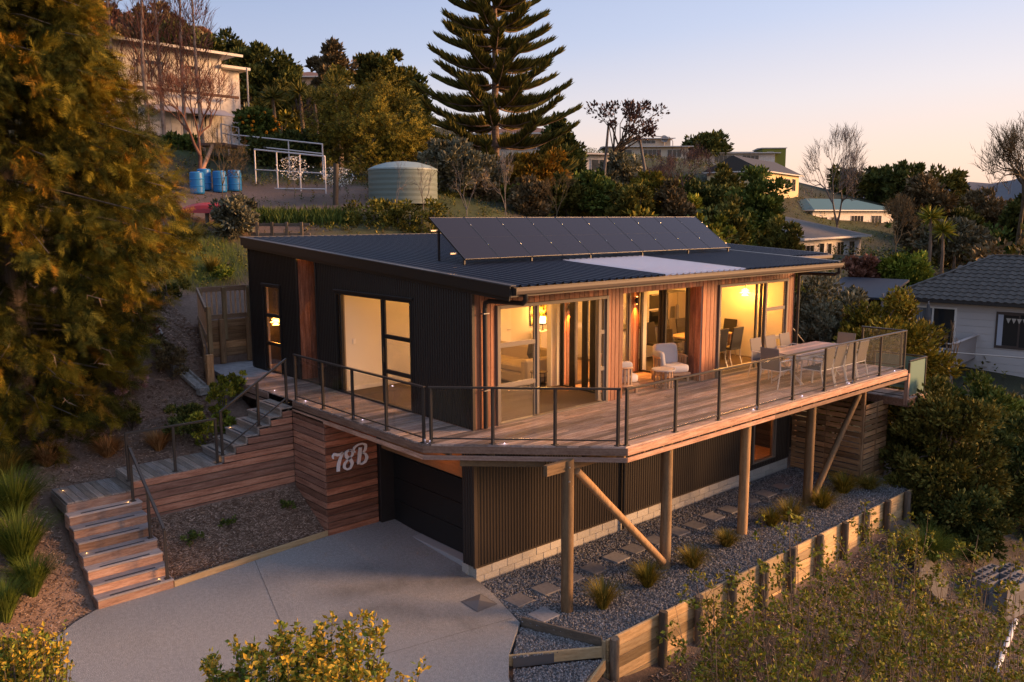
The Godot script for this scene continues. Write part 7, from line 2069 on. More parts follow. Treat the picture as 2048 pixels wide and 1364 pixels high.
var FILL := [
	[35.2, 4.9, -34.2, 2.7, 1.9, "olive", 64], [20.7, -1.0, -6.5, 2.6, 1.8, "dark", 35], [33.6, 2.8, -22.3, 2.5, 1.7, "silver", 55], [19.3, 12.8, -62.6, 4.5, 3.0, "purple", 80], [14.3, 20.8, -85.8, 2.7, 1.8, "olive", 101], [36.4, 23.6, -101.2, 2.9, 1.7, "silver", 122], [91.4, -2.3, -27.3, 3.8, 2.4, "green", 108], [9.9, 14.3, -65.6, 3.9, 2.3, "purple", 80], [55.0, 2.8, -33.7, 2.4, 1.6, "olive", 79], [51.8, 4.5, -39.7, 2.6, 1.5, "olive", 80], [83.0, -2.1, -24.9, 4.5, 3.2, "gold", 100], [31.6, 15.4, -73.9, 2.8, 1.6, "green", 95], [31.9, 12.5, -64.1, 4.0, 2.4, "gold", 87], [25.6, 7.5, -41.4, 2.2, 1.6, "dark", 64], [75.5, -2.4, -12.1, 3.4, 2.1, "purple", 88], [46.0, 6.0, -43.6, 2.5, 2.0, "gold", 79], [19.6, 10.8, -54.4, 4.6, 3.3, "purple", 72], [7.5, 10.9, -48.3, 3.6, 2.4, "silver", 63], [24.9, 8.5, -46.0, 3.5, 2.7, "olive", 67], [6.6, 10.3, -44.8, 3.4, 1.9, "dark", 59], [26.3, 17.0, -78.2, 3.1, 2.2, "olive", 97], [54.4, 2.1, -30.5, 2.8, 2.1, "silver", 77], [36.3, 13.7, -69.0, 2.7, 1.6, "dark", 93], [110.8, -0.7, -30.3, 4.4, 3.0, "purple", 128], [103.4, -0.7, -33.0, 3.0, 1.7, "silver", 122], [10.0, 11.4, -52.7, 3.5, 2.6, "silver", 67], [104.6, -3.1, -20.5, 4.6, 3.2, "purple", 119], [46.2, 1.6, -23.5, 2.6, 1.5, "green", 66], [26.7, 22.0, -93.2, 3.2, 2.4, "green", 111], [21.5, 8.8, -45.8, 3.1, 2.3, "olive", 66], [26.4, 10.8, -56.6, 3.9, 2.2, "olive", 77], [42.3, 4.9, -37.9, 2.6, 1.6, "gold", 72], [43.2, 12.4, -65.5, 2.6, 1.9, "green", 94], [110.9, -2.5, -21.8, 3.4, 2.7, "green", 125], [59.6, 4.0, -39.8, 3.2, 2.1, "brown", 86], [43.8, 2.8, -29.2, 2.5, 1.6, "gold", 67], [61.3, -1.3, -9.2, 2.7, 2.0, "olive", 74], [27.5, 8.9, -48.8, 2.7, 2.1, "olive", 71], [35.1, 5.9, -38.8, 2.3, 1.8, "olive", 68], [48.3, 2.2, -28.5, 3.0, 2.3, "olive", 71], [3.7, 14.7, -64.4, 3.5, 2.7, "olive", 77], [42.2, 3.5, -32.0, 2.2, 1.6, "gold", 68], [76.5, -1.9, -18.9, 3.0, 1.9, "dark", 91], [33.1, 16.0, -76.3, 3.0, 1.8, "olive", 98], [51.8, 5.8, -44.2, 2.8, 1.9, "olive", 83], [8.9, 13.3, -61.4, 3.2, 1.9, "brown", 76], [29.1, 7.3, -42.2, 3.2, 1.9, "purple", 67], [86.6, -3.1, -17.9, 4.3, 2.8, "purple", 101], [23.6, 9.9, -52.1, 3.5, 2.8, "purple", 72], [26.7, 11.9, -60.8, 2.7, 2.1, "dark", 81], [52.2, 27.3, -124.6, 3.5, 2.6, "olive", 150], [30.0, 10.7, -57.1, 2.9, 2.2, "olive", 80], [15.6, 17.0, -76.1, 3.9, 2.2, "silver", 92], [13.7, 8.9, -42.4, 3.0, 2.3, "silver", 59], [34.6, 13.0, -66.2, 2.9, 1.7, "dark", 90], [45.5, 2.3, -27.5, 2.7, 1.9, "brown", 68], [20.8, 16.1, -74.6, 3.7, 2.2, "gold", 92], [44.8, -2.1, -4.4, 3.2, 2.1, "olive", 57], [67.2, -1.4, -12.9, 4.8, 2.7, "gold", 81], [23.8, 7.4, -39.8, 2.7, 1.9, "gold", 62], [10.6, 15.5, -70.0, 3.1, 1.8, "green", 84], [15.4, 18.3, -79.7, 4.3, 2.7, "green", 95], [120.2, -0.1, -29.6, 4.1, 2.4, "dark", 136], [27.6, 9.9, -53.0, 4.2, 2.8, "olive", 75], [18.4, 15.1, -70.8, 3.4, 2.1, "purple", 87], [8.4, 16.6, -72.8, 5.0, 2.8, "olive", 87], [3.5, 12.3, -52.8, 3.0, 1.8, "dark", 66], [13.8, 12.9, -61.5, 3.5, 2.8, "purple", 77], [29.1, 8.0, -45.2, 3.6, 2.1, "olive", 69], [37.0, 17.2, -80.8, 3.2, 2.4, "gold", 104], [25.3, 16.0, -74.9, 3.5, 2.1, "gold", 94], [24.4, -4.1, 2.0, 2.0, 1.1, "silver", 35], [10.3, 9.8, -44.7, 3.8, 2.5, "brown", 60], [13.6, 14.7, -68.3, 4.4, 2.7, "gold", 83], [83.2, -2.8, -17.3, 2.6, 1.5, "silver", 97], [44.3, 26.6, -116.4, 3.0, 2.1, "purple", 139], [30.1, 8.5, -47.9, 3.0, 2.0, "olive", 72], [103.6, -2.4, -25.1, 2.7, 1.7, "purple", 119], [35.0, 11.2, -60.0, 3.4, 2.1, "brown", 85], [141.3, 0.2, -30.9, 3.7, 2.7, "brown", 157], [168.1, 0.5, -40.1, 3.7, 2.6, "brown", 185], [7.8, 19.0, -79.0, 3.4, 2.1, "olive", 93], [4.0, 11.3, -48.1, 3.1, 2.3, "dark", 62], [125.4, -0.5, -27.3, 4.6, 2.6, "olive", 141], [52.6, 1.7, -27.4, 3.5, 2.2, "dark", 74], [5.4, 13.0, -57.6, 3.0, 1.8, "purple", 71], [44.9, 3.7, -34.1, 3.6, 2.7, "purple", 71], [115.5, 0.2, -31.9, 2.9, 2.3, "green", 133], [84.5, -3.1, -15.0, 3.0, 2.4, "olive", 98], [46.2, 7.1, -47.4, 2.4, 1.8, "purple", 81], [34.6, 23.2, -99.4, 2.7, 2.1, "olive", 120], [95.0, -2.8, -23.8, 4.2, 2.5, "olive", 111], [113.2, -1.8, -24.3, 3.0, 2.0, "green", 128], [25.1, 14.5, -70.1, 3.7, 2.4, "purple", 89], [143.4, 0.9, -34.2, 3.4, 2.7, "silver", 160], [32.6, 9.2, -51.7, 3.9, 2.5, "olive", 76], [59.9, -0.3, -13.9, 2.8, 1.6, "olive", 74], [94.2, -3.3, -20.1, 3.6, 2.2, "olive", 109], [16.3, 13.6, -65.1, 2.8, 1.9, "olive", 81], [74.3, -1.8, -17.0, 3.9, 2.3, "brown", 89], [65.1, 5.5, -45.1, 3.0, 1.9, "dark", 94], [14.1, 11.2, -53.9, 3.9, 2.3, "dark", 70], [40.6, 3.2, -29.1, 3.0, 2.0, "silver", 65], [40.0, 11.8, -62.7, 3.2, 2.0, "silver", 90], [42.1, 1.7, -21.4, 2.4, 1.3, "olive", 61], [37.9, 2.6, -24.3, 3.4, 2.4, "brown", 60], [53.6, -1.3, -6.3, 4.4, 3.1, "olive", 66], [63.0, -0.4, -16.3, 2.5, 1.5, "purple", 78], [29.1, 14.1, -69.2, 2.5, 1.4, "olive", 90], [36.9, 19.3, -87.5, 3.7, 2.6, "olive", 110], [18.9, 19.4, -83.7, 3.1, 1.9, "olive", 100], [34.2, 25.6, -107.0, 3.2, 2.3, "silver", 127], [36.7, 18.3, -84.2, 3.0, 2.0, "silver", 107], [27.5, 19.8, -86.9, 2.9, 2.0, "brown", 106], [22.3, 13.2, -64.9, 3.3, 2.5, "olive", 83], [52.7, 3.6, -36.4, 2.9, 2.0, "olive", 79], [35.2, 15.1, -73.7, 2.9, 1.8, "olive", 97], [96.0, -1.7, -30.5, 3.0, 2.3, "dark", 114], [21.2, 20.0, -85.8, 3.7, 2.1, "olive", 102], [24.2, 18.3, -81.9, 3.0, 2.0, "green", 100], [24.4, 6.8, -36.7, 2.2, 1.6, "purple", 59], [75.8, -1.5, -22.3, 2.9, 1.8, "green", 92], [48.1, 5.5, -42.1, 2.6, 1.6, "olive", 79], [48.8, 26.1, -117.4, 3.2, 2.2, "olive", 142], [19.1, 7.4, -37.3, 3.3, 2.4, "olive", 57], [21.3, 8.1, -42.1, 2.6, 2.1, "purple", 62], [149.6, 0.7, -35.0, 3.5, 2.5, "dark", 166], [29.5, -1.4, -9.3, 2.3, 1.5, "olive", 45], [62.4, 2.2, -33.8, 2.8, 2.1, "olive", 85], [11.1, 17.5, -76.1, 3.9, 2.2, "olive", 90], [40.6, 6.2, -42.5, 2.7, 2.0, "gold", 74], [104.7, 0.6, -36.7, 3.5, 2.5, "green", 124], [72.6, -1.2, -21.1, 3.5, 2.5, "dark", 89], [20.2, 11.9, -59.3, 3.2, 2.1, "green", 77], [30.6, 19.2, -85.8, 3.2, 2.4, "brown", 106], [12.5, 16.2, -72.9, 4.1, 3.1, "olive", 88], [34.2, 7.1, -43.5, 3.1, 2.2, "olive", 71], [104.7, -1.1, -30.6, 3.3, 2.1, "gold", 122], [47.6, 1.7, -25.5, 2.6, 1.8, "gold", 68], [22.9, -0.5, -8.2, 2.6, 2.1, "gold", 38], [15.4, 9.4, -45.6, 3.4, 2.0, "brown", 63], [19.6, 18.0, -79.8, 3.0, 2.2, "dark", 96], [24.3, 12.5, -62.8, 2.5, 1.6, "olive", 82], [35.2, 4.1, -29.8, 2.1, 1.2, "olive", 61], [26.8, 13.5, -67.0, 2.4, 1.6, "brown", 87], [71.4, 2.7, -38.4, 3.2, 1.9, "silver", 95], [86.7, -2.2, -26.6, 2.6, 1.5, "silver", 104], [52.8, 26.0, -120.1, 3.3, 2.0, "olive", 146], [57.5, -0.4, -11.2, 4.1, 2.7, "green", 71], [9.2, 12.1, -56.0, 3.0, 2.1, "dark", 70], [54.8, 6.7, -47.6, 2.5, 1.7, "gold", 88], [97.5, -2.5, -25.8, 3.2, 2.0, "dark", 114], [55.7, 5.0, -42.2, 3.3, 1.8, "brown", 85], [132.8, 0.1, -29.6, 4.5, 2.5, "olive", 148], [29.0, 15.7, -74.6, 3.3, 2.3, "olive", 95], [61.9, 4.4, -41.4, 2.6, 1.7, "green", 89], [54.2, 0.4, -13.0, 3.5, 2.3, "brown", 68], [57.3, -1.2, -7.6, 3.8, 2.5, "olive", 70], [162.5, 0.4, -37.4, 4.6, 2.9, "green", 179], [40.7, 23.1, -101.5, 3.2, 2.3, "olive", 124], [22.9, 11.3, -57.7, 3.4, 2.4, "purple", 77], [28.2, -2.0, -7.6, 2.6, 1.7, "gold", 43], [6.5, 15.6, -69.1, 4.9, 3.3, "gold", 83], [40.4, 25.8, -111.1, 3.3, 2.1, "olive", 133], [92.2, -1.7, -30.3, 3.0, 1.8, "olive", 110], [49.4, 3.0, -32.9, 3.0, 2.1, "brown", 74], [48.1, -1.1, -6.8, 4.0, 2.4, "brown", 61], [44.4, 28.8, -124.6, 3.5, 2.7, "olive", 147], [41.3, 9.5, -54.9, 2.5, 1.5, "gold", 84], [24.7, 3.2, -17.3, 2.6, 1.8, "olive", 45], [66.7, 2.8, -37.4, 2.7, 1.7, "olive", 91], [36.8, 9.6, -54.4, 3.2, 1.9, "olive", 81], [42.1, 4.4, -35.6, 2.4, 1.6, "brown", 70], [24.8, 9.2, -49.0, 2.8, 1.7, "dark", 70], [43.1, 25.1, -110.0, 2.9, 1.9, "silver", 133], [152.6, 1.1, -37.7, 4.1, 3.1, "green", 170], [71.1, -2.0, -11.2, 2.5, 1.6, "olive", 84], [18.6, 9.5, -48.1, 3.2, 2.4, "gold", 66], [29.8, 16.7, -77.8, 3.1, 1.9, "brown", 98], [17.1, 11.6, -57.2, 3.2, 1.9, "silver", 74], [28.4, 5.7, -33.2, 2.4, 1.8, "purple", 59], [36.6, 4.3, -31.8, 2.8, 1.9, "green", 64], [22.8, -2.1, -4.9, 2.5, 2.0, "silver", 37], [117.4, -1.0, -26.7, 3.3, 2.1, "olive", 133], [25.7, 0.7, -12.0, 3.4, 2.3, "olive", 43], [32.5, 10.9, -58.1, 2.4, 1.5, "olive", 82], [36.2, 8.3, -49.1, 2.8, 1.6, "dark", 76], [39.9, 20.2, -91.0, 2.9, 1.9, "olive", 114], [39.2, 27.4, -116.1, 2.9, 2.1, "green", 137], [13.4, 10.0, -47.6, 2.3, 1.7, "purple", 64], [130.3, -0.3, -27.8, 3.7, 2.0, "dark", 145], [4.4, 13.9, -61.0, 2.4, 1.4, "purple", 74], [2.7, 13.1, -56.1, 3.0, 2.3, "gold", 69], [32.0, 17.6, -81.2, 3.8, 2.9, "dark", 102], [18.6, 2.1, -11.6, 2.3, 1.8, "gold", 37], [23.8, 25.6, -102.4, 2.7, 2.1, "olive", 119], [17.9, 8.6, -42.8, 2.8, 1.7, "olive", 61], [30.2, 11.6, -60.5, 2.7, 1.8, "purple", 83], [32.6, 20.9, -91.4, 3.4, 2.4, "silver", 112], [12.9, 19.7, -82.6, 4.1, 2.3, "olive", 97], [122.0, -1.1, -25.3, 3.1, 2.2, "olive", 137], [41.6, 24.2, -105.8, 3.1, 2.2, "purple", 128], [29.3, 1.6, -16.0, 2.2, 1.2, "green", 48], [32.1, 7.9, -46.3, 2.6, 1.7, "olive", 72], [38.2, 14.3, -71.1, 3.0, 1.8, "silver", 96], [30.7, 4.8, -30.0, 2.5, 1.8, "brown", 58], [146.7, 0.4, -32.9, 3.5, 2.1, "olive", 163], [37.2, 26.3, -111.1, 3.2, 1.9, "purple", 132], [107.5, -0.7, -31.6, 3.1, 1.9, "gold", 125], [13.7, 23.1, -91.5, 2.6, 1.5, "brown", 106], [33.6, 14.3, -70.4, 3.2, 2.0, "olive", 93], [60.5, 5.4, -44.4, 2.7, 1.8, "olive", 90], [135.1, 0.5, -31.6, 3.8, 2.1, "silver", 151], [2.1, 9.9, -39.6, 3.8, 2.9, "gold", 53], [25.0, 23.8, -97.8, 3.3, 2.2, "olive", 115], [38.2, 12.7, -65.6, 3.3, 2.6, "olive", 91], [99.4, -1.3, -31.6, 3.5, 2.3, "olive", 117], [49.2, 4.0, -37.1, 3.2, 2.3, "silver", 77], [57.9, 5.8, -45.3, 3.2, 2.2, "purple", 89], [27.1, 6.8, -38.2, 2.3, 1.6, "olive", 62], [38.7, 5.3, -38.1, 3.0, 1.8, "olive", 69], [31.8, 5.3, -33.6, 2.2, 1.7, "purple", 62], [106.2, -1.8, -27.2, 3.6, 2.2, "olive", 122], [56.4, 4.2, -39.6, 2.7, 2.1, "olive", 84], [38.0, 21.8, -96.0, 3.8, 2.7, "purple", 118], [30.6, 3.2, -22.0, 3.6, 2.1, "olive", 53], [16.0, 8.1, -39.5, 2.8, 1.8, "gold", 57], [2.6, 13.8, -59.3, 3.1, 2.1, "olive", 72], [33.5, 19.2, -86.3, 2.8, 2.0, "purple", 107], [57.5, 2.1, -31.4, 3.5, 2.0, "silver", 80], [88.3, -2.7, -22.9, 5.0, 3.9, "olive", 104], [24.5, 20.3, -87.6, 2.9, 2.1, "dark", 105], [44.7, 14.1, -71.4, 2.6, 1.7, "green", 99], [34.5, 28.2, -116.2, 2.9, 1.7, "olive", 135], [40.1, 10.8, -59.2, 2.5, 1.8, "olive", 87], [64.0, 2.7, -36.1, 3.1, 2.1, "olive", 88], [30.9, 6.1, -37.4, 2.4, 1.4, "green", 64], [69.7, -1.2, -17.2, 3.2, 1.9, "green", 84], [32.2, 22.7, -96.8, 3.4, 2.6, "olive", 116], [17.1, 14.2, -67.5, 2.9, 1.9, "olive", 84], [21.0, 1.0, -10.3, 3.6, 2.1, "dark", 38], [35.0, 12.1, -63.0, 2.7, 1.5, "olive", 87], [18.5, 23.7, -95.1, 2.7, 1.8, "olive", 111], [38.3, 3.3, -28.2, 2.2, 1.7, "olive", 62], [23.2, 17.3, -78.6, 2.6, 1.7, "green", 96], [44.7, 25.5, -112.3, 3.2, 1.9, "brown", 136], [13.2, 10.5, -50.4, 3.3, 2.5, "dark", 66], [37.6, 1.8, -20.0, 3.3, 2.1, "silver", 57], [109.0, -1.7, -26.6, 3.0, 1.8, "silver", 125], [37.4, 11.5, -61.2, 2.4, 1.6, "dark", 87], [32.0, 3.4, -24.1, 2.1, 1.7, "silver", 55], [37.8, 6.1, -41.0, 2.6, 1.4, "olive", 71], [100.6, -3.3, -19.3, 3.0, 1.8, "silver", 114], [98.7, -3.1, -21.6, 3.7, 2.3, "olive", 113], [146.2, 1.3, -36.9, 3.7, 2.8, "silver", 163], [20.2, 22.2, -91.5, 3.2, 2.1, "purple", 108], [50.5, 5.1, -41.4, 2.5, 1.5, "dark", 80], [138.8, 0.8, -33.2, 3.1, 2.3, "olive", 155], [7.2, 14.2, -64.0, 2.5, 1.6, "green", 78], [32.8, 4.4, -29.6, 2.2, 1.4, "olive", 59], [30.6, 24.3, -101.5, 3.3, 2.1, "olive", 120], [102.2, -2.8, -23.1, 3.4, 2.1, "purple", 117], [15.7, 12.2, -59.2, 2.8, 1.7, "olive", 75], [29.6, 6.0, -36.0, 2.3, 1.3, "olive", 62], [34.0, 1.6, -17.9, 2.5, 1.6, "olive", 53], [44.3, 5.4, -40.8, 2.5, 1.7, "gold", 75], [32.0, 13.6, -67.8, 3.7, 2.3, "silver", 90], [34.6, 16.7, -78.6, 2.7, 1.8, "silver", 101], [35.9, 3.5, -27.3, 3.0, 1.8, "purple", 60], [28.0, 12.7, -64.1, 2.6, 1.9, "dark", 85]]

func build_plants() -> void:
	for t in TREES:
		var gy: float = minf(ground_y(t[3], t[4]), t[5] - 0.1)
		leafy_tree(t[0], t[1], t[2], Vector3(t[3], gy, t[4]), t[5], t[6], t[7], t[8], t[9], t[10], t[11], t[12], t[13], t[14])
	for b in BARES:
		var gy: float = minf(ground_y(b[2], b[4]), b[3])
		bare_tree(b[0], b[1], Vector3(b[2], gy, b[4]), b[5] + b[3] - gy, b[6], b[7], b[8], b[9], b[10], b[11])
	for p in PLANTS:
		if p[0] == "s": small_shrub(p[1], p[2], Vector3(p[3], p[4], p[5]), p[6], p[7], p[8], p[9], p[10], 0.085)
		else: tussock(p[1], p[2], "plant", Vector3(p[3], p[4], p[5]), p[6] * 1.1, p[7] * 1.1, p[8], p[9], p[10], "blade" if p[1] != "flax_plant" else "sword")
	print("trees ", Time.get_ticks_msec())
	cypress()
	norfolk()
	# oranges on the citrus tree
	var cit := find_child("orange_tree", false, false)
	var fr := MB.new()
	fr.lathe([Vector2(0, -1), Vector2(0.7, -0.7), Vector2(1, 0), Vector2(0.7, 0.7), Vector2(0, 1)], Vector3.ZERO, 7)
	var buf := PackedFloat32Array()
	for i in 90:
		var d := rdir()
		push(buf, Basis().scaled(Vector3.ONE * 0.085), Vector3(d.x * 1.25, 1.2 + ((8.0 + 10.2) * 0.5 - cit.position.y - 1.2) + d.y * 0.9, d.z * 1.25), Color(0.55, 0.20, 0.015))
	scatter(cit, "oranges", fr.mesh(), vcol("fruit", 0.5), buf, 90)
	# cabbage trees
	var cb := [[13.0, 10.87, -34.19, "cabbage tree head on the hillside left of the trio"], [14.2, 11.15, -33.2, "tallest cabbage tree head in the hillside trio"], [14.3, 10.5, -31.7, "lower cabbage tree head beside the golden tree"], [16.4, 11.7, -33.0, "broad cabbage tree head above the golden tree"], [47.85, 3.9, -11.3, "yellow green cabbage tree right of the white brick house"], [48.4, 3.0, -10.7, "small yellow cabbage tree head beside the taller one"]]
	for c in cb:
		var y := ground_y(c[0], c[2])
		var yel: bool = c[0] > 40.0
		var t := thing("cabbage_tree", c[3], "tree", Vector3(c[0], minf(y, c[1] - 1.0), c[2]), 0.0, "cabbage trees")
		var hh: float = c[1] - t.position.y
		put(t, "trunk", trunk_mesh(PackedVector3Array([Vector3(0.2, -0.2, 0), Vector3(0.1, hh * 0.5, 0.05), Vector3(0, hh, 0)]), 0.13, 0.08), wood("bark", "y", 2))
		buf = PackedFloat32Array()
		for i in 150:
			var d := rdir()
			d.y = d.y * 0.7 + 0.35
			push(buf, aim(d, rng.randf_range(0.75, 1.05) * (1.0 if not yel else 1.1)), Vector3(0, hh, 0), pick(PAL["lime" if yel else "olive"]))
		scatter(t, "crown", leaf_mesh("sword"), vcol("swords", 0.5, Color(0.08, 0.08, 0.02)), buf, 150)
	# twin trunked tree
	var tw := thing("twin_trunk_tree", "tall tree with two bare pale trunks and sparse dark purple crown", "tree", Vector3(22.4, ground_y(22.4, -16.5) - 0.3, -16.5))
	var o := tw.position.y
	for q in [[Vector3(-0.15, 0, -0.15), Vector3(-0.35, 2.6, -0.3), Vector3(-0.15, 8.6 - o, -0.2)], [Vector3(1.2, 0, 1.0), Vector3(1.3, 2.6, 1.1), Vector3(1.0, 8.0 - o, 0.8)]]:
		put(tw, "trunk", trunk_mesh(PackedVector3Array(q), 0.14, 0.05), textured("bark_grey", ramp_tex("bark_grey", 81, 0.04, 4, PAL["grey"], 128), Vector3(1, 0.4, 1), 0.95))
	var cl := PackedVector3Array()
	var rd := PackedFloat32Array()
	var lm := MB.new()
	for i in 22:
		var p := Vector3(rng.randf_range(-1.0, 1.7), 8.75 - o + rng.randf_range(-0.75, 0.8), rng.randf_range(-0.8, 1.6))
		cl.append(p); rd.append(rng.randf_range(0.25, 0.5))
		limb(lm, Vector3(0.3 if i % 2 else -0.2, 7.2 - o, 0.2), p, 0.045, 0.012, 4)
	put(tw, "limbs", lm, wood("bark", "y", 1))
	foliage(tw, "crown", cl, rd, 1500, "leaf", 0.17, PAL["purple"], Vector3(0.3, 7.5 - o, 0.2))
	# birches and reddish coppice before the white house
	for i in 5:
		var q: Array = [[4.9, -36.0], [6.0, -34.2], [6.9, -34.6], [7.8, -34.0], [8.5, -33.4]][i]
		var b := thing("birch_tree", "slender pale trunked leafless birch in front of the white house", "tree", Vector3(q[0], ground_y(q[0], q[1]), q[1]), 0.0, "birches before the white house")
		var mb := MB.new()
		var tips := PackedVector3Array()
		mb.tube(PackedVector3Array([Vector3(0, -0.3, 0), Vector3(rng.randf_range(-0.3, 0.3), 4, 0.1), Vector3(rng.randf_range(-0.4, 0.4), 9.5, 0)]), PackedFloat32Array([0.12, 0.09, 0.02]), 7, false)
		put(b, "trunk", mb, textured("birchbark", ramp_tex("birchbark", 91, 0.03, 4, [Color(0.16, 0.10, 0.07), Color(0.36, 0.24, 0.17), Color(0.45, 0.33, 0.24)], 128), Vector3(1, 0.6, 1), 0.8))
		buf = PackedFloat32Array()
		for k in 260:
			var y := rng.randf_range(2.5, 9.6)
			var a := rng.randf() * TAU
			var r := rng.randf_range(0.05, 1.3) * (1.0 - (y - 2.5) / 9.0)
			push(buf, aim(Vector3(cos(a) * 0.5, 1.0, sin(a) * 0.5), rng.randf_range(0.7, 1.3)), Vector3(cos(a) * r, y, sin(a) * r), pick(PAL["red"]))
		scatter(b, "twigs", leaf_mesh("twig"), vcol("twigs", 0.9), buf, 260)
	# blossom trees
	for q in [[7.15, -20.6, 1.6, "white blossoming fruit tree inside the white pipe frame"], [7.9, -18.4, 1.25, "small white blossoming tree beside the grey post"]]:
		var y := ground_y(q[0], q[1])
		var t := bare_tree("blossom_tree", q[3], Vector3(q[0], y, q[1]), q[2], 0.85, "grey", 4, "blossom trees", 0.8, 0)
		buf = PackedFloat32Array()
		for k in 420:
			var d := rdir()
			push(buf, rand_basis(Vector3.ONE * rng.randf_range(0.05, 0.085)), Vector3(d.x * 0.85 * rng.randf(), q[2] * 0.72 + d.y * q[2] * 0.3, d.z * 0.85 * rng.randf()), pick(PAL["white"]))
		scatter(t, "blossom", leaf_mesh("leaf"), vcol("petals", 0.7), buf, 420)
	# clipped hedge behind the house
	var hd := thing("clipped_hedge", "flat topped clipped green hedge behind the house", "hedge", Vector3(8.1, 3.1, -14.9))
	cl = PackedVector3Array(); rd = PackedFloat32Array()
	for i in 110:
		cl.append(Vector3(rng.randf_range(-1.7, 1.9), rng.randf_range(0.0, 1.45), rng.randf_range(-0.5, 0.5))); rd.append(rng.randf_range(0.2, 0.3))
	for i in 34:
		cl.append(Vector3(rng.randf_range(-3.4, -1.5), rng.randf_range(-0.1, 0.55), rng.randf_range(0.0, 0.7))); rd.append(rng.randf_range(0.22, 0.36))
	hd.rotation.y = -0.72
	foliage(hd, "leaves", cl, rd, 11000, "leaf", 0.125, [Color(0.045, 0.05, 0.010), Color(0.10, 0.092, 0.018), Color(0.17, 0.145, 0.028)], Vector3(0, 0.3, 0))
	var mh := MB.new()
	for i in 8: mh.bar(Vector3(-1.6 + i * 0.45, -0.8, 0), Vector3(-1.6 + i * 0.45 + 0.1, 1.0, 0.1), 0.05, 0.05)
	put(hd, "stems", mh, wood("bark", "y"))
	# crops and lawn
	buf = PackedFloat32Array()
	for i in 2600:
		var t := rng.randf()
		var x := lerpf(3.9, 6.9, t) + rng.randf_range(-0.35, 0.35)
		var z := lerpf(-18.2, -15.9, t) + rng.randf_range(-0.5, 0.5)
		push(buf, aim(Vector3(rng.randf_range(-0.4, 0.4), 1, rng.randf_range(-0.4, 0.4)), rng.randf_range(0.3, 0.55)), Vector3(x, ground_y(x, z) - 0.02 if i % 4 == 0 else hill_y(x, z), z), pick(PAL["green"]))
	tag(scatter(self, "leaf_crop", leaf_mesh("sword"), vcol("crop", 0.6, Color(0.06, 0.09, 0.02)), buf, 2600), "row of upright green leafy crop in the garden terrace", "crop")
	buf = PackedFloat32Array()
	var n := 0
	for i in 15000:
		var x := rng.randf_range(-2.4, 3.2)
		var z := rng.randf_range(-18.6, -12.9)
		if Vector2(x - 0.4, (z + 15.6) * 0.8).length() > rng.randf_range(1.6, 2.7): continue
		push(buf, aim(Vector3(rng.randf_range(-0.5, 0.5), 1, rng.randf_range(-0.5, 0.5)), rng.randf_range(0.10, 0.26)), Vector3(x, hill_y(x, z) - 0.01, z), pick(PAL["bright"]))
		n += 1
	tag(scatter(self, "grass", leaf_mesh("blade"), vcol("lawn", 0.6, Color(0.08, 0.1, 0.02)), buf, n), "bright green grass on the slope behind the paling fence", "grass")
	# tussocks in the gravel
	for q in [[1.04, 2.37, 0.62, 0.34], [2.34, 2.34, 0.55, 0.34], [3.74, 2.35, 0.52, 0.42], [5.16, 2.2, 0.45, 0.34], [6.93, 2.2, 0.5, 0.34], [7.54, 2.3, 0.62, 0.42], [8.94, 2.35, 0.62, 0.5], [10.4, 2.15, 0.66, 0.55], [11.2, 2.45, 0.5, 0.5]]:
		var k: int = int(q[0])
		tussock("gravel_tussock", "golden green grass tussock planted in the gravel beside the poles", "plant", Vector3(q[0], -3.04, q[1]), q[2], q[3], "tussock" if k % 2 else "gold", 260, "tussocks in the gravel")
	for q in [[-3.9, -4.0, 0.24, "low white flowering plant nearest the stairs in the planting bed"], [-3.1, -4.15, 0.2, "low white flowering plant in the middle of the planting bed"], [-1.75, -4.2, 0.24, "low green plant near the boarded store in the planting bed"]]:
		small_shrub("bed_plant", q[3], Vector3(q[0], bank_y(q[0], q[1]), q[1]), q[2], 0.2, "green", 320, "plants in the planting bed", 0.05)
	for q in FILL:
		var tone: String = {"dark": "dark green", "green": "mid green", "olive": "olive green", "brown": "brownish", "silver": "grey green", "purple": "purple brown", "gold": "golden green"}[q[5]]
		leafy_tree("thicket_shrub", tone + " bushy shrub in the thicket that covers the hillside behind", "shrub", Vector3(q[0], q[1], q[2]), q[1] + 0.1, q[1] + q[3], q[4], q[5], q[6], 440, tone + " shrubs of the hillside thicket", "round", 0.35)
	near_shrubs()

func ground_cover() -> void:
	# weeds and low growth over the open ground
	var buf := PackedFloat32Array()
	var n := 0
	for k in 21000:
		var x: float
		var z: float
		var s: float
		if k < 10000:
			x = rng.randf_range(-3.0, 30.0); z = rng.randf_range(-42.0, -12.5); s = rng.randf_range(0.12, 0.34)
			if Vector2(x - 5.5, (z + 20.5) * 1.1).length() < 4.5 and rng.randf() < 0.8: continue
			if x > -0.5 and x < 12.0 and z > -13.2: continue
		elif k < 17000:
			x = rng.randf_range(16.0, 110.0); z = rng.randf_range(-80.0, 12.0); s = rng.randf_range(0.35, 0.9)
		else:
			x = rng.randf_range(0.2, 26.0); z = rng.randf_range(3.6, 10.0); s = rng.randf_range(0.08, 0.24)
		var p: String = ["olive", "green", "brown", "tussock", "dark"][rng.randi() % 5]
		push(buf, aim(Vector3(rng.randf_range(-0.6, 0.6), 1, rng.randf_range(-0.6, 0.6)), s), Vector3(x, hill_y(x, z) - 0.02, z), pick(PAL[p]))
		n += 1
	tag(scatter(self, "ground_cover", leaf_mesh("twigleaf"), vcol("cover", 0.8), buf, n), "low weeds and ground cover over the open slopes", "weeds")

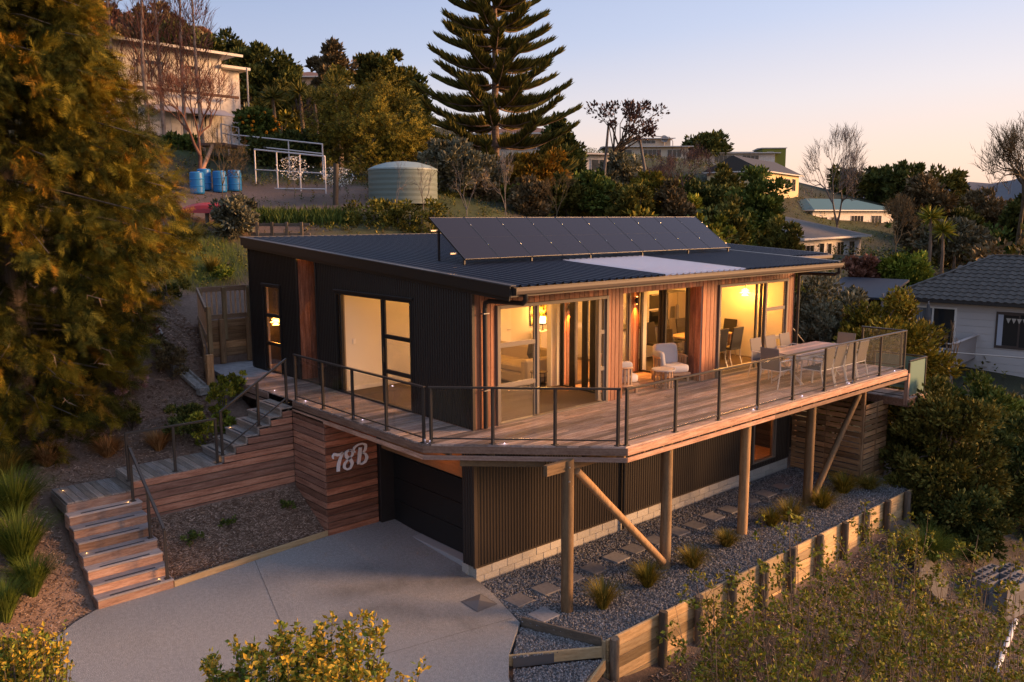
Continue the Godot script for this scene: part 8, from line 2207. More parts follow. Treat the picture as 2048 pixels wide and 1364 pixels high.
const DEEP := [Color(0.016, 0.02, 0.005), Color(0.042, 0.046, 0.009), Color(0.085, 0.078, 0.013)]
const GOLDEN := [Color(0.05, 0.048, 0.006), Color(0.12, 0.10, 0.011), Color(0.21, 0.155, 0.016)]

func cypress() -> void:
	var base := Vector3(-5.9, ground_y(-5.9, -8.1), -8.1)
	var t := thing("cypress_tree", "huge golden green cypress with drooping feathery sprays on the bank", "tree", base)
	var oy := -base.y
	var mb := MB.new()
	mb.tube(PackedVector3Array([Vector3(0, -0.4, 0), Vector3(0.1, 4, 0), Vector3(0, 12.0, 0)]), PackedFloat32Array([0.34, 0.22, 0.03]), 10, false)
	put(t, "trunk", mb, wood("bark", "y", 0))
	var prof := [[-0.9, 1.3], [0.4, 2.2], [1.3, 2.6], [2.4, 3.0], [4.4, 3.95], [6.2, 3.0], [8.5, 1.9], [12.4, 0.1]]
	var buf := PackedFloat32Array()
	var n := 0
	var br := MB.new()
	for i in 640:
		var y := rng.randf_range(-0.9, 12.0)
		if y > 9.0 and rng.randf() < 0.6: continue
		var r := 0.0
		for k in prof.size() - 1:
			if y >= prof[k][0] and y <= prof[k + 1][0]: r = lerpf(prof[k][1], prof[k + 1][1], (y - prof[k][0]) / (prof[k + 1][0] - prof[k][0]))
		r *= rng.randf_range(0.72, 1.06)
		var a := rng.randf() * TAU
		var d := Vector3(cos(a), 0, sin(a))
		var root := Vector3(0, y + oy + r * 0.12, 0)
		var tip := Vector3(0, y + oy - r * 0.10, 0) + d * r
		if i % 3 == 0: limb(br, root, tip, 0.035, 0.008, 4, 0.05)
		var warm := rng.randf()
		var plumes := int(9 + r * 4.2)
		for k in plumes:
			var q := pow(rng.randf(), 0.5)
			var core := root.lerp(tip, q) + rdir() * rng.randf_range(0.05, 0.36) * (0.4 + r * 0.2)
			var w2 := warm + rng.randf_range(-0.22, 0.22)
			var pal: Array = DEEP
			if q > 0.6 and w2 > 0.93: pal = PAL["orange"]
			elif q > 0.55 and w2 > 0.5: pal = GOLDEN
			var axis := (d * rng.randf_range(0.3, 0.9) + Vector3.DOWN * rng.randf_range(-0.2, 0.9) + rdir() * 0.4).normalized()
			for s in 9:
				var out := axis + rdir() * 0.6
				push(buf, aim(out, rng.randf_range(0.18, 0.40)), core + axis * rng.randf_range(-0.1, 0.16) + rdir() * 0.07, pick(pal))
				n += 1
	put(t, "limbs", br, textured("bark_grey", ramp_tex("bark_grey", 81, 0.04, 4, PAL["grey"], 128), Vector3(1, 0.4, 1), 0.95))
	# bare pale twigs that show among the sprays
	var b2 := PackedFloat32Array()
	for i in 80:
		var y := rng.randf_range(0.3, 8.0)
		var a := rng.randf() * TAU
		var r := 3.4 * rng.randf_range(0.55, 0.95) * (1.0 if y < 5.0 else (9.5 - y) / 4.5)
		push(b2, aim(Vector3(cos(a), rng.randf_range(-0.6, 0.2), sin(a)), rng.randf_range(0.3, 0.6)), Vector3(cos(a) * r, y + oy, sin(a) * r), Color(0.26, 0.19, 0.14))
	scatter(t, "dead_twigs", leaf_mesh("twig"), vcol("twigs", 0.9), b2, 80)
	scatter(t, "crown", leaf_mesh("spray"), vcol("cypress", 0.7, Color(0.12, 0.08, 0.01)), buf, n)

func norfolk() -> void:
	var base := Vector3(20.4, ground_y(20.4, -23.2), -23.2)
	var t := thing("norfolk_pine", "tall symmetrical pine with whorls of upswept bristly branches", "tree", base)
	var oy := -base.y
	var mb := MB.new()
	mb.tube(PackedVector3Array([Vector3(0, -0.5, 0), Vector3(0.03, 6, 0), Vector3(0, 16.5, 0)]), PackedFloat32Array([0.24, 0.18, 0.03]), 12, false)
	put(t, "trunk", mb, textured("pinebark", ramp_tex("pinebark", 95, 0.03, 4, [Color(0.10, 0.065, 0.05), Color(0.19, 0.125, 0.095), Color(0.27, 0.19, 0.15)], 128), Vector3(1, 2.0, 1), 0.9))
	var br := MB.new()
	var buf := PackedFloat32Array()
	var n := 0
	var y := 5.9
	var tier := 0
	while y < 19.5:
		var L := lerpf(5.0, 0.9, clampf((y - 6.5) / 13.0, 0.0, 1.0))
		if y < 7.0: L = 4.8
		var nb := 7
		var off := tier * 0.41 + 0.2
		for b in nb:
			var a := TAU * b / nb + off + rng.randf_range(-0.12, 0.12)
			var d := Vector3(cos(a), 0, sin(a))
			var side := Vector3(-sin(a), 0, cos(a))
			var l := L * rng.randf_range(0.88, 1.08)
			var root := Vector3(0, y + oy + rng.randf_range(-0.12, 0.12), 0)
			var pts := PackedVector3Array()
			var rad := PackedFloat32Array()
			for k in 6:
				var q := k / 5.0
				pts.append(root + d * l * q + Vector3.UP * l * (-0.07 * sin(PI * q) + 0.17 * q * q))
				rad.append(lerpf(0.06, 0.015, q))
			br.tube(pts, rad, 4, false)
			var m := int(70 + l * 85)
			for k in m:
				var q := rng.randf_range(0.10, 1.0)
				# gaps where older branchlets were shed
				if q < 0.22 and rng.randf() < 0.6: continue
				var f := q * 5.0
				var i0: int = min(int(f), 4)
				var p := pts[i0].lerp(pts[i0 + 1], f - i0)
				var s := -1.0 if rng.randf() < 0.5 else 1.0
				var out := d * 0.75 + side * s * rng.randf_range(0.05, 0.75) + Vector3.UP * rng.randf_range(0.45, 1.15)
				var len := (0.95 - 0.34 * q) * rng.randf_range(0.75, 1.15)
				var c: Color = pick([Color(0.035, 0.04, 0.012), Color(0.09, 0.084, 0.02), Color(0.18, 0.145, 0.032)])
				var bb := aim(out, len)
				push(buf, Basis(bb.x * 1.5, bb.y, bb.z * 1.5), p, c)
				n += 1
		y += rng.randf_range(0.92, 1.06) * (1.0 if y < 14.0 else 0.75)
		tier += 1
	put(t, "branches", br, mats["pinebark"])
	scatter(t, "crown", leaf_mesh("needle"), vcol("norfolk", 0.8, Color(0.05, 0.05, 0.01)), buf, n)

func near_shrubs() -> void:
	# leafy shrub rising beside the driveway below the camera
	for q in [[-6.62, 5.92, 0.50, 0.95, 15000, "yellow green leafy shrub with upright shoots beside the driveway", [[0.0, 0.0], [0.28, 0.05], [-0.30, -0.10], [0.52, -0.22], [-0.66, -0.34]]], [-8.25, 3.3, -0.05, 0.6, 4800, "smaller yellow green shrub at the driveway's left edge", [[0.0, 0.0], [0.2, 0.02]]]]:
		var y := ground_y(q[0], q[1])
		var t := thing("leafy_shrub", q[5], "shrub", Vector3(q[0], y, q[1]))
		var hh: float = q[2] - y
		var mb := MB.new()
		var buf := PackedFloat32Array()
		var n := 0
		var right := Vector3(0.748, 0, 0.663)
		for k in 150:
			var l: Array = q[6][k % (q[6] as Array).size()]
			var a := rng.randf() * TAU
			var r: float = sqrt(rng.randf()) * q[3] * 0.55
			var foot: Vector3 = right * l[0] * 0.3 + Vector3(cos(a), 0, sin(a)) * 0.1
			var tip: Vector3 = right * l[0] + Vector3(cos(a) * r, hh + l[1] - r * 0.42 + rng.randf_range(-0.14, 0.16), sin(a) * r)
			mb.tube(PackedVector3Array([foot, foot.lerp(tip, 0.6) + Vector3(0, 0.2, 0), tip]), PackedFloat32Array([0.014, 0.008, 0.003]), 4, false)
			var per: int = q[4] / 150
			for j in per:
				var s := 1.0 - pow(rng.randf(), 1.6) * 0.42
				var p: Vector3 = foot.lerp(tip, s) + Vector3(0, 0.2 * (1.0 - absf(s - 0.6) / 0.6) * float(s < 0.99), 0) + rdir() * 0.035
				var c := pick(PAL["bright"]) if s < 0.93 or rng.randf() < 0.4 else pick([Color(0.26, 0.18, 0.02), Color(0.36, 0.24, 0.03), Color(0.30, 0.20, 0.03)])
				var out := Vector3(rng.randf_range(-1, 1), rng.randf_range(-0.1, 0.9), rng.randf_range(-1, 1))
				push(buf, aim(out, rng.randf_range(0.032, 0.072)), p, c)
				n += 1
		put(t, "stems", mb, wood("bark", "y", 0))
		scatter(t, "leaves", leaf_mesh("leaf"), vcol("nearleaf", 0.45, Color(0.14, 0.12, 0.015)), buf, n)
	# airy shrubs on the slope below the retaining wall
	var pit := [[-0.1, 5.9, -1.9, 0.8, "airy yellow green shrub close to the retaining wall's end post"], [1.5, 5.9, -1.35, 0.75, "tall twiggy shrub in front of the middle of the retaining wall"], [0.55, 7.1, -1.7, 0.8, "airy golden leaved shrub below the twiggy one"], [2.4, 7.3, -1.55, 0.75, "airy golden shrub nearest the white pipes"], [1.7, 8.2, -1.75, 0.7, "low golden shrub at the foot of the slope"], [-0.6, 6.9, -1.95, 0.7, "dark stemmed shrub below the edging boards"], [3.2, 5.6, -2.0, 0.85, "grey twigged shrub in front of the slab"], [4.3, 7.0, -1.7, 0.9, "wide wispy shrub above the long white pipe"], [3.3, 8.2, -1.6, 0.8, "wispy golden shrub beside the second white pipe"], [1.2, 4.9, -2.3, 0.7, "wispy shrub tight against the middle retaining planks"], [5.6, 5.6, -2.5, 0.8, "grey green wispy shrub near the far retaining posts"]]
	for q in pit:
		var y := ground_y(q[0], q[1])
		var t := thing("slope_shrub", q[4], "shrub", Vector3(q[0], y, q[1]), 0.0, "airy shrubs below the retaining wall")
		var mb := MB.new()
		var buf := PackedFloat32Array()
		var n := 0
		var hh: float = q[2] - y + 0.65
		for k in 15:
			var a := rng.randf() * TAU
			var r: float = sqrt(rng.randf()) * q[3] * 1.3
			var tip := Vector3(cos(a) * r, hh + rng.randf_range(-1.1, 0.25) - r * 0.3, sin(a) * r)
			var foot := Vector3(cos(a), 0, sin(a)) * 0.12
			var mid := foot.lerp(tip, 0.55) + rdir() * 0.15
			mb.tube(PackedVector3Array([foot, mid, tip]), PackedFloat32Array([0.016, 0.010, 0.003]), 4, false)
			for j in 7:
				var s := rng.randf_range(0.5, 1.0)
				var p0 := foot.lerp(mid, s / 0.55) if s < 0.55 else mid.lerp(tip, (s - 0.55) / 0.45)
				var e := p0 + (rdir() + Vector3.UP * 0.5) * rng.randf_range(0.15, 0.4)
				mb.tube(PackedVector3Array([p0, e]), PackedFloat32Array([0.005, 0.002]), 3, false)
				for w in 15:
					var c := pick(PAL["lime"]) if rng.randf() < 0.55 else pick(PAL["gold"])
					push(buf, aim(rdir() + Vector3.UP * 0.4, rng.randf_range(0.04, 0.095)), p0.lerp(e, rng.randf_range(0.7, 1.05)) + rdir() * 0.06, c)
					n += 1
		put(t, "stems", mb, wood("bark", "y", 2))
		scatter(t, "leaves", leaf_mesh("leaf"), vcol("nearleaf", 0.45, Color(0.14, 0.12, 0.015)), buf, n)

# ---------------------------------------------------------------- other houses and garden things
func wall_house(nm: String, label: String, a: Vector3, b: Vector3, depth: float, h: float, rise: float, over: float, wall: Material, roof: Material, wins: Array, hip := true, board := 0.0) -> Node3D:
	# front wall stands on the line a-b (left to right seen from the front); wins are [u, y, w, h]
	var d := b - a
	d.y = 0.0
	var w := d.length()
	var t := thing(nm, label, "house", a, atan2(-d.z, d.x))
	var wl := bpart(t, "wall", Vector3(w * 0.5, h * 0.5 - 0.6, -depth * 0.5), Vector3(w, h + 1.2, depth), wall, 0.0)
	if board > 0.0:
		for k in int(h / board):
			bpart(t, "weatherboard", Vector3(w * 0.5, board * (k + 0.5), 0.008), Vector3(w, board - 0.012, 0.02), wall, 0.003)
	var rf := MB.new()
	var o := over
	var e0 := Vector3(-o, h, o); var e1 := Vector3(w + o, h, o); var e2 := Vector3(w + o, h, -depth - o); var e3 := Vector3(-o, h, -depth - o)
	var hl := (depth * 0.5 + o) if hip else 0.0
	var r0 := Vector3(-o + hl, h + rise, -depth * 0.5); var r1 := Vector3(w + o - hl, h + rise, -depth * 0.5)
	rf.quad(e0, e1, r1, r0)
	rf.quad(e2, e3, r0, r1)
	rf.tri(e1, e2, r1)
	rf.tri(e3, e0, r0)
	rf.quad(e3, e2, e1, e0)
	var ro := put(t, "roof", rf, roof)
	var g := MB.new()
	g.box(Vector3(w * 0.5, h - 0.06, o), Vector3(w + 2 * o, 0.14, 0.08))
	g.box(Vector3(-o, h - 0.06, -depth * 0.5), Vector3(0.08, 0.14, depth + 2 * o))
	put(t, "eave", g, mats["eave_white"])
	for q in wins:
		var wn := grp(t, "window", Vector3(q[0], q[1], 0.03))
		bpart(wn, "frame", Vector3(q[2] * 0.5, q[3] * 0.5, 0), Vector3(q[2], q[3], 0.05), mats["eave_white"] if q.size() < 5 else mats["dark_frame"], 0.004)
		var np: int = max(1, int(round(q[2] / 0.8)))
		for k in np:
			var pw: float = (q[2] - 0.06 * (np + 1)) / np
			bpart(wn, "pane", Vector3(0.06 + pw * 0.5 + k * (pw + 0.06), q[3] * 0.5, 0.022), Vector3(pw, q[3] - 0.12, 0.02), mats["darkglass"], 0.0)
	return t

func build_background() -> void:
	flat("eave_white", Color(0.62, 0.58, 0.53), 0.6)
	flat("darkglass", Color(0.025, 0.027, 0.03), 0.08)
	var cream := flat("wall_cream", Color(0.62, 0.53, 0.40), 0.8)
	var whitew := textured("wall_white", ramp_tex("wallwhite", 101, 0.02, 4, [Color(0.50, 0.46, 0.42), Color(0.66, 0.62, 0.57), Color(0.72, 0.68, 0.63)], 256), Vector3(0.5, 0.5, 0.5), 0.8)
	var greyroof := textured("roof_grey", ramp_tex("roofgrey", 103, 0.03, 4, [Color(0.07, 0.06, 0.055), Color(0.10, 0.088, 0.08), Color(0.13, 0.115, 0.10)], 256), Vector3(0.4, 2.0, 0.4), 0.8)
	var darkroof := flat("roof_dark", Color(0.055, 0.05, 0.045), 0.7)
	var teal := flat("roof_teal", Color(0.06, 0.14, 0.14), 0.6)
	# white two storey house on the hill
	var wh := wall_house("white_house", "big white two storey house on the hill behind bare birches", Vector3(3.2, 8.4, -37.3), Vector3(11.7, 8.4, -38.0), 7.0, 5.2, 0.35, 0.9, whitew, flat("roof_pale", Color(0.30, 0.26, 0.22), 0.6), [[1.0, 3.1, 1.5, 1.3], [3.4, 3.1, 1.6, 1.3], [6.2, 3.1, 1.0, 1.3], [2.0, 0.4, 1.4, 1.6], [6.6, 0.9, 0.8, 0.7]], false)
	for k in 14: bpart(wh, "batten", Vector3(0.3 + k * 0.62, 2.4, 0.015), Vector3(0.05, 5.4, 0.03), mats["eave_white"], 0.004)
	for w in wh.get_children():
		if w.name.begins_with("window"):
			for p in w.get_children():
				if p.name.begins_with("pane"): bpart(w, "net_curtain", p.position + Vector3(0, -0.08, 0.0125), (p.mesh as ArrayMesh).get_aabb().size * Vector3(0.8, 0.8, 0.1), flat("lace", Color(0.36, 0.33, 0.29), 0.8), 0.0)
	bpart(wh, "wing_wall", Vector3(9.2, 2.2, -2.6), Vector3(1.3, 4.5, 4.4), whitew, 0.0)
	bpart(wh, "wing_roof", Vector3(9.3, 4.55, -2.4), Vector3(1.9, 0.16, 5.4), mats["eave_white"], 0.01)
	bpart(wh, "pergola_beam", Vector3(4.4, 2.75, 0.6), Vector3(9.6, 0.16, 0.12), flat("redbrown", Color(0.10, 0.05, 0.035), 0.8), 0.006)
	bpart(wh, "porch_roof", Vector3(6.2, 1.75, 0.7), Vector3(4.6, 0.06, 1.3), flat("lavender", Color(0.38, 0.37, 0.42), 0.6), 0.006, Vector3(0.35, 0, 0))
	put_pipe(wh, [Vector3(10.0, -1.2, 0.3), Vector3(10.0, 4.6, 0.3)], 0.05, flat("pipegrey", Color(0.30, 0.31, 0.32), 0.5), "pole")
	# platform and poles before it
	var pl := thing("raised_platform", "small raised steel platform with grey rails in front of the white house", "platform", Vector3(8.4, 7.7, -31.0), 0.72)
	bpart(pl, "floor", Vector3.ZERO, Vector3(2.2, 0.14, 1.4), flat("ruststeel", Color(0.14, 0.07, 0.05), 0.8), 0.01)
	for q in [[-1.0, 0.6], [1.0, 0.6], [0.1, 0.6], [-1.0, -0.6], [1.0, -0.6]]: put_pipe(pl, [Vector3(q[0], -3.0 if q[1] < 0 else 0.0, q[1]), Vector3(q[0], 1.0, q[1])], 0.035, mats["pipegrey"], "post")
	for y in [0.55, 1.0]: put_pipe(pl, [Vector3(-1.0, y, 0.6), Vector3(1.0, y, 0.6)], 0.03, mats["pipegrey"], "rail")
	var lean := thing("leaning_pole", "peeling orange brown pole leaning against the platform", "pole", Vector3(4.5, ground_y(4.5, -24.6), -24.6))
	put_pipe(lean, [Vector3(0, 0, 0), Vector3(3.1, 7.6 - lean.position.y, -5.4)], 0.09, flat("peel", Color(0.42, 0.22, 0.12), 0.8), "shaft")
	# white pipe railing and frame
	var wp := flat("pipewhite", Color(0.68, 0.64, 0.62), 0.5)
	var fa := thing("pipe_railing", "long white pipe railing on the terrace below the citrus tree", "railing", Vector3.ZERO)
	for k in 2: put_pipe(fa, [Vector3(9.6, 8.5 - k * 0.5, -32.7), Vector3(10.8, 7.5 - k * 0.45, -24.7)], 0.035, wp, "rail")
	for k in 4:
		var q := k / 3.0
		var p := Vector3(9.6, 8.5, -32.7).lerp(Vector3(10.8, 7.5, -24.7), q)
		put_pipe(fa, [p, Vector3(p.x, ground_y(p.x, p.z) - 0.1, p.z)], 0.035, wp, "post")
	var fb := thing("trellis", "white pipe trellis around the blossoming tree", "trellis", Vector3.ZERO)
	var A := Vector3(7.45, 7.1, -24.9)
	var B := Vector3(8.27, 6.55, -20.0)
	put_pipe(fb, [A, B], 0.034, wp, "top_rail")
	put_pipe(fb, [A - Vector3(0, 1.75, 0), B - Vector3(0, 1.35, 0)], 0.03, wp, "bottom_rail")
	put_pipe(fb, [A - Vector3(0, 0.9, 0), B - Vector3(0, 0.7, 0)], 0.022, wp, "middle_rail")
	for q in [0.0, 0.33, 0.66, 1.0]:
		var p := A.lerp(B, q)
		put_pipe(fb, [p, Vector3(p.x, minf(ground_y(p.x, p.z), p.y - 1.7), p.z)], 0.03, wp, "post")
	# barrels
	var blue := flat("barrel", Color(0.02, 0.20, 0.48), 0.4)
	var proto: Node3D = null
	for p in [[5.28, -23.75, "bright blue plastic barrel in the middle of the row below the platform"], [4.78, -24.2, "faded blue plastic barrel left of the middle one"], [5.96, -23.8, "clean bright blue barrel at the right end of the row"], [4.15, -23.4, "pale blue plastic barrel half hidden by the cypress"]]:
		var y := maxf(ground_y(p[0], p[1]), 5.0)
		if proto == null:
			proto = thing("blue_barrel", p[2], "barrel", Vector3(p[0], y, p[1]), 0.0, "blue barrels in the garden")
			var mb := MB.new()
			mb.lathe([Vector2(0, 0), Vector2(0.26, 0), Vector2(0.29, 0.06), Vector2(0.29, 0.28), Vector2(0.305, 0.30), Vector2(0.29, 0.33), Vector2(0.29, 0.58), Vector2(0.305, 0.60), Vector2(0.29, 0.63), Vector2(0.28, 0.86), Vector2(0.24, 0.90), Vector2(0, 0.90)], Vector3.ZERO, 18)
			put(proto, "body", mb, blue)
			mb = MB.new()
			mb.lathe([Vector2(0.05, 0.90), Vector2(0.05, 0.93), Vector2(0, 0.93)], Vector3(0.14, 0, 0), 10)
			put(proto, "bung", mb, wp)
		else: copy_of(proto, "blue_barrel", Vector3(p[0], y, p[1]), 0.7, p[2])
	# upturned red kayak on a stand
	var ky := thing("upturned_kayak", "glossy red upturned kayak on a low stand at the bank top", "kayak", Vector3(2.5, ground_y(2.5, -18.2) - 0.1, -18.2), -0.72)
	var kb := MB.new()
	var rings := []
	for i in 13:
		var s := i / 12.0
		var ww := 0.46 * pow(sin(PI * clampf(s * 0.94 + 0.03, 0.0, 1.0)), 0.6)
		var ring := PackedVector3Array()
		for k in 9:
			var a := PI * k / 8.0
			ring.append(Vector3(-1.1 + 2.2 * s, 0.45 + ww * 0.85 * sin(a) + 0.05 * absf(s - 0.5), cos(a) * ww))
		rings.append(ring)
	for i in 12:
		for k in 8: kb.quad(rings[i][k], rings[i + 1][k], rings[i + 1][k + 1], rings[i][k + 1])
	put(ky, "hull", kb, flat("kayakred", Color(0.45, 0.015, 0.012), 0.25))
	for x in [-0.7, 0.0, 0.7]: bpart(ky, "stand_leg", Vector3(x, 0.2, 0.2), Vector3(0.12, 0.5, 0.14), flat("blockpale", Color(0.16, 0.13, 0.10), 0.9), 0.01)
	# water tank
	var tk := thing("water_tank", "round pale green plastic water tank with domed lid", "water tank", Vector3(10.2, 4.55, -17.1))
	var tb := MB.new()
	var pr := [Vector2(0, 0), Vector2(1.4, 0)]
	for k in 12: pr.append(Vector2(1.4 + 0.012 * (k % 2), 0.08 + k * 0.105))
	pr.append(Vector2(1.4, 1.36))
	tb.lathe(pr, Vector3.ZERO, 40)
	put(tk, "body", tb, flat("tank", Color(0.17, 0.215, 0.185), 0.6))
	tb = MB.new()
	tb.lathe([Vector2(1.43, 1.34), Vector2(1.42, 1.40), Vector2(1.15, 1.53), Vector2(0.7, 1.66), Vector2(0.25, 1.71), Vector2(0, 1.715)], Vector3.ZERO, 40)
	put(tk, "lid", tb, flat("tanklid", Color(0.27, 0.34, 0.32), 0.5))
	# grey post with two strands and the low slat fence by the hedge
	var gp := thing("garden_post", "weathered grey round post at the hedge end", "post", Vector3(7.43, ground_y(7.43, -17.8) - 0.2, -17.8))
	var h := 6.1 - gp.position.y
	pole(gp, "shaft", Vector3.ZERO, Vector3(0.1, h, 0), 0.11, "oldpole")
	put_pipe(gp, [Vector3(0.08, h - 0.1, 0), Vector3(0.9, h - 0.05, -2.2)], 0.012, mats["pipegrey"], "wire")
	var lf := thing("low_slat_fence", "low weathered rail fence between the lawn slope and the hedge", "fence", Vector3(3.27, 3.0, -16.2), -0.72 + PI / 2 - PI / 2 + 1.44)
	lf.rotation.y = -0.727
	for k in 4: bpart(lf, "post", Vector3(0.1 + k * 0.52, 0.35, 0), Vector3(0.1, 1.0, 0.08), wood("oldpole", "y"), 0.006)
	for y in [0.12, 0.42, 0.76]: bpart(lf, "rail", Vector3(0.9, y, -0.06), Vector3(2.1, 0.1, 0.04), wood("oldpole", "x"), 0.006)

	# tiled neighbour
	var ng := thing("tiled_house", "neighbouring white weatherboard house with dark concrete tile roof", "house", Vector3(32.7, -3.3, -6.4), -1.468)
	var W := 11.0
	bpart(ng, "wall", Vector3(W * 0.5, 1.0, -3.5), Vector3(W, 4.8, 7.0), flat("wall_lilac", Color(0.52, 0.49, 0.47), 0.8), 0.0)
	for k in 10:
		bpart(ng, "weatherboard", Vector3(W * 0.5, -0.1 + k * 0.335, 0.012), Vector3(W, 0.322, 0.024), mats["wall_lilac"], 0.004)
	bpart(ng, "eave", Vector3(W * 0.5, 3.22, 0.5), Vector3(W + 1.0, 0.16, 0.1), flat("eave_dark", Color(0.03, 0.027, 0.025), 0.6), 0.01)
	bpart(ng, "soffit", Vector3(W * 0.5, 3.15, 0.25), Vector3(W + 0.9, 0.03, 0.5), mats["eave_white"], 0.0)
	var slope := atan2(2.0, 4.0)
	var up := Vector3(0, sin(slope), -cos(slope))
	var rt := grp(ng, "roof")
	var under := MB.new()
	var e0 := Vector3(-0.5, 3.27, 0.55)
	var e1 := Vector3(W + 0.5, 3.27, 0.55)
	var apexL := Vector3(3.3, 3.27 + 2.0, -3.5)
	var apexR := Vector3(W + 0.5, 3.27 + 2.0, -3.5)
	under.quad(e0, e1, apexR, apexL)
	under.tri(Vector3(-0.5, 3.27, -7.5), e0, apexL)
	under.quad(Vector3(W + 0.5, 3.27, -7.5), Vector3(-0.5, 3.27, -7.5), apexL, apexR)
	put(rt, "underlay", under, mats["eave_dark"])
	var tile := MB.new()
	# pan tile: a shallow roll across, a thick front edge
	var tw := 0.345
	var tl := 0.42
	for k in 6:
		var x0 := -tw * 0.5 + tw * k / 6.0
		var x1 := x0 + tw / 6.0
		var y0 := 0.028 * sin(TAU * k / 6.0)
		var y1 := 0.028 * sin(TAU * (k + 1) / 6.0)
		tile.quad(Vector3(x0, y0 + 0.05, 0), Vector3(x1, y1 + 0.05, 0), Vector3(x1, y1 + 0.012, -tl), Vector3(x0, y0 + 0.012, -tl))
		tile.quad(Vector3(x0, y0, 0), Vector3(x1, y1, 0), Vector3(x1, y1 + 0.05, 0), Vector3(x0, y0 + 0.05, 0))
	var tmesh := tile.mesh()
	var tmats := []
	for k in 4:
		var g: float = [0.070, 0.060, 0.078, 0.066][k]
		tmats.append(flat("tile%d" % k, Color(g * 1.15, g * 1.0, g * 0.84), 0.8))
	for r in 12:
		var d: float = r * 0.37
		var xl := -0.5 + 3.8 * d / 4.52
		for c in 25:
			var x := -0.3 + c * tw
			if x < xl + 0.1 or x > W: continue
			if x > 8.2: continue
			part(rt, "roof_tile", tmesh, tmats[rng.randi() % 4], e0 + Vector3(x + 0.5, 0.02, 0) + up * d, Vector3(slope, 0, 0))
	var rd := MB.new()
	rd.bar(apexL + Vector3(0, 0.04, 0), apexR + Vector3(0, 0.04, 0), 0.22, 0.1, 0.02)
	rd.bar(e0 + Vector3(0, 0.05, 0), apexL + Vector3(0, 0.04, 0), 0.2, 0.1, 0.02)
	put(rt, "ridge_cap", rd, tmats[1])
	var rt2 := MB.new()
	rt2.quad(e0 + Vector3(8.6, 0.03, 0), e1 + Vector3(0, 0.03, 0), apexR + Vector3(0, 0.03, 0), apexL + Vector3(4.9, 0.03, 0))
	put(rt, "far_tiles", rt2, tmats[0])
	var dr := grp(ng, "ranch_slider", Vector3(0.55, 0.85, 0.03))
	bpart(dr, "frame", Vector3(1.05, 1.02, 0.0), Vector3(2.1, 2.05, 0.06), flat("white", Color.WHITE), 0.004)
	bpart(dr, "pane", Vector3(0.55, 1.02, 0.03), Vector3(0.9, 1.9, 0.02), flat("curtain", Color(0.10, 0.12, 0.14), 0.5), 0.0)
	bpart(dr, "pane", Vector3(1.55, 1.02, 0.03), Vector3(0.92, 1.9, 0.02), mats["darkglass"], 0.0)
	for k in 5: bpart(dr, "curtain_fold", Vector3(0.18 + k * 0.09, 1.02, 0.042), Vector3(0.05, 1.85, 0.012), flat("curtainlight", Color(0.25, 0.27, 0.30), 0.8), 0.004)
	var wn := grp(ng, "bay_window", Vector3(4.35, 1.15, 0.04))
	bpart(wn, "frame", Vector3(1.0, 0.85, 0), Vector3(2.0, 1.7, 0.08), flat("brownframe", Color(0.07, 0.05, 0.042), 0.5), 0.006)
	bpart(wn, "pane", Vector3(0.5, 0.55, 0.035), Vector3(0.85, 0.8, 0.02), mats["darkglass"], 0.0)
	bpart(wn, "pane", Vector3(0.5, 1.25, 0.035), Vector3(0.85, 0.62, 0.02), mats["darkglass"], 0.0)
	bpart(wn, "pane", Vector3(1.48, 0.85, 0.035), Vector3(0.95, 1.5, 0.02), mats["darkglass"], 0.0)
	bpart(wn, "curtain", Vector3(0.2, 0.85, 0.048), Vector3(0.22, 1.45, 0.01), flat("curtainwhite", Color(0.42, 0.45, 0.52), 0.8), 0.003)
	for k in 6:
		var fl := MB.new()
		var x := 0.42 + k * 0.22
		fl.tri(Vector3(x, 1.42, 0.052), Vector3(x + 0.1, 1.18, 0.052), Vector3(x + 0.2, 1.42, 0.052))
		fl.tri(Vector3(x, 1.42, 0.050), Vector3(x + 0.2, 1.42, 0.050), Vector3(x + 0.1, 1.18, 0.050))
		put(wn, "bunting_flag", fl, flat("bunting", Color(0.5, 0.46, 0.4), 0.8))
	# its balcony
	var bc := thing("neighbour_balcony", "weathered timber balcony with paling sides on the tiled house", "balcony", Vector3(32.7, -2.6, -6.4), -1.468)
	bpart(bc, "floor", Vector3(2.2, -0.08, 1.9), Vector3(2.8, 0.14, 3.7), flat("oldfloor", Color(0.10, 0.09, 0.085), 0.9), 0.01)
	var oldw := flat("oldpaling", Color(0.27, 0.24, 0.23), 0.9)
	for k in 20: bpart(bc, "paling", Vector3(3.6, 0.42, 0.2 + k * 0.18), Vector3(0.025, 1.05, 0.15), oldw, 0.004)
	for k in 9: bpart(bc, "baluster", Vector3(0.9 + k * 0.3, 0.42, 3.75), Vector3(0.05, 0.9, 0.04), oldw, 0.004)
	bpart(bc, "cap_rail", Vector3(3.6, 0.98, 1.9), Vector3(0.16, 0.05, 3.9), flat("caprail", Color(0.42, 0.36, 0.33), 0.8), 0.01)
	bpart(bc, "cap_rail", Vector3(2.2, 0.95, 3.78), Vector3(2.9, 0.05, 0.14), mats["caprail"], 0.01)
	for q in [[0.9, 3.7], [3.55, 3.7]]: bpart(bc, "post", Vector3(q[0], -1.0, q[1]), Vector3(0.12, 2.2, 0.12), oldw, 0.006)
	var um := thing("folded_umbrella", "folded grey patio umbrella standing on the neighbour's balcony", "umbrella", Vector3(31.7, -2.6, -4.6))
	var ub := MB.new()
	ub.lathe([Vector2(0.04, 1.15), Vector2(0.13, 1.3), Vector2(0.16, 1.8), Vector2(0.06, 2.4), Vector2(0.0, 2.5)], Vector3.ZERO, 9)
	put(um, "canopy", ub, flat("umbrella", Color(0.09, 0.085, 0.085), 0.9))
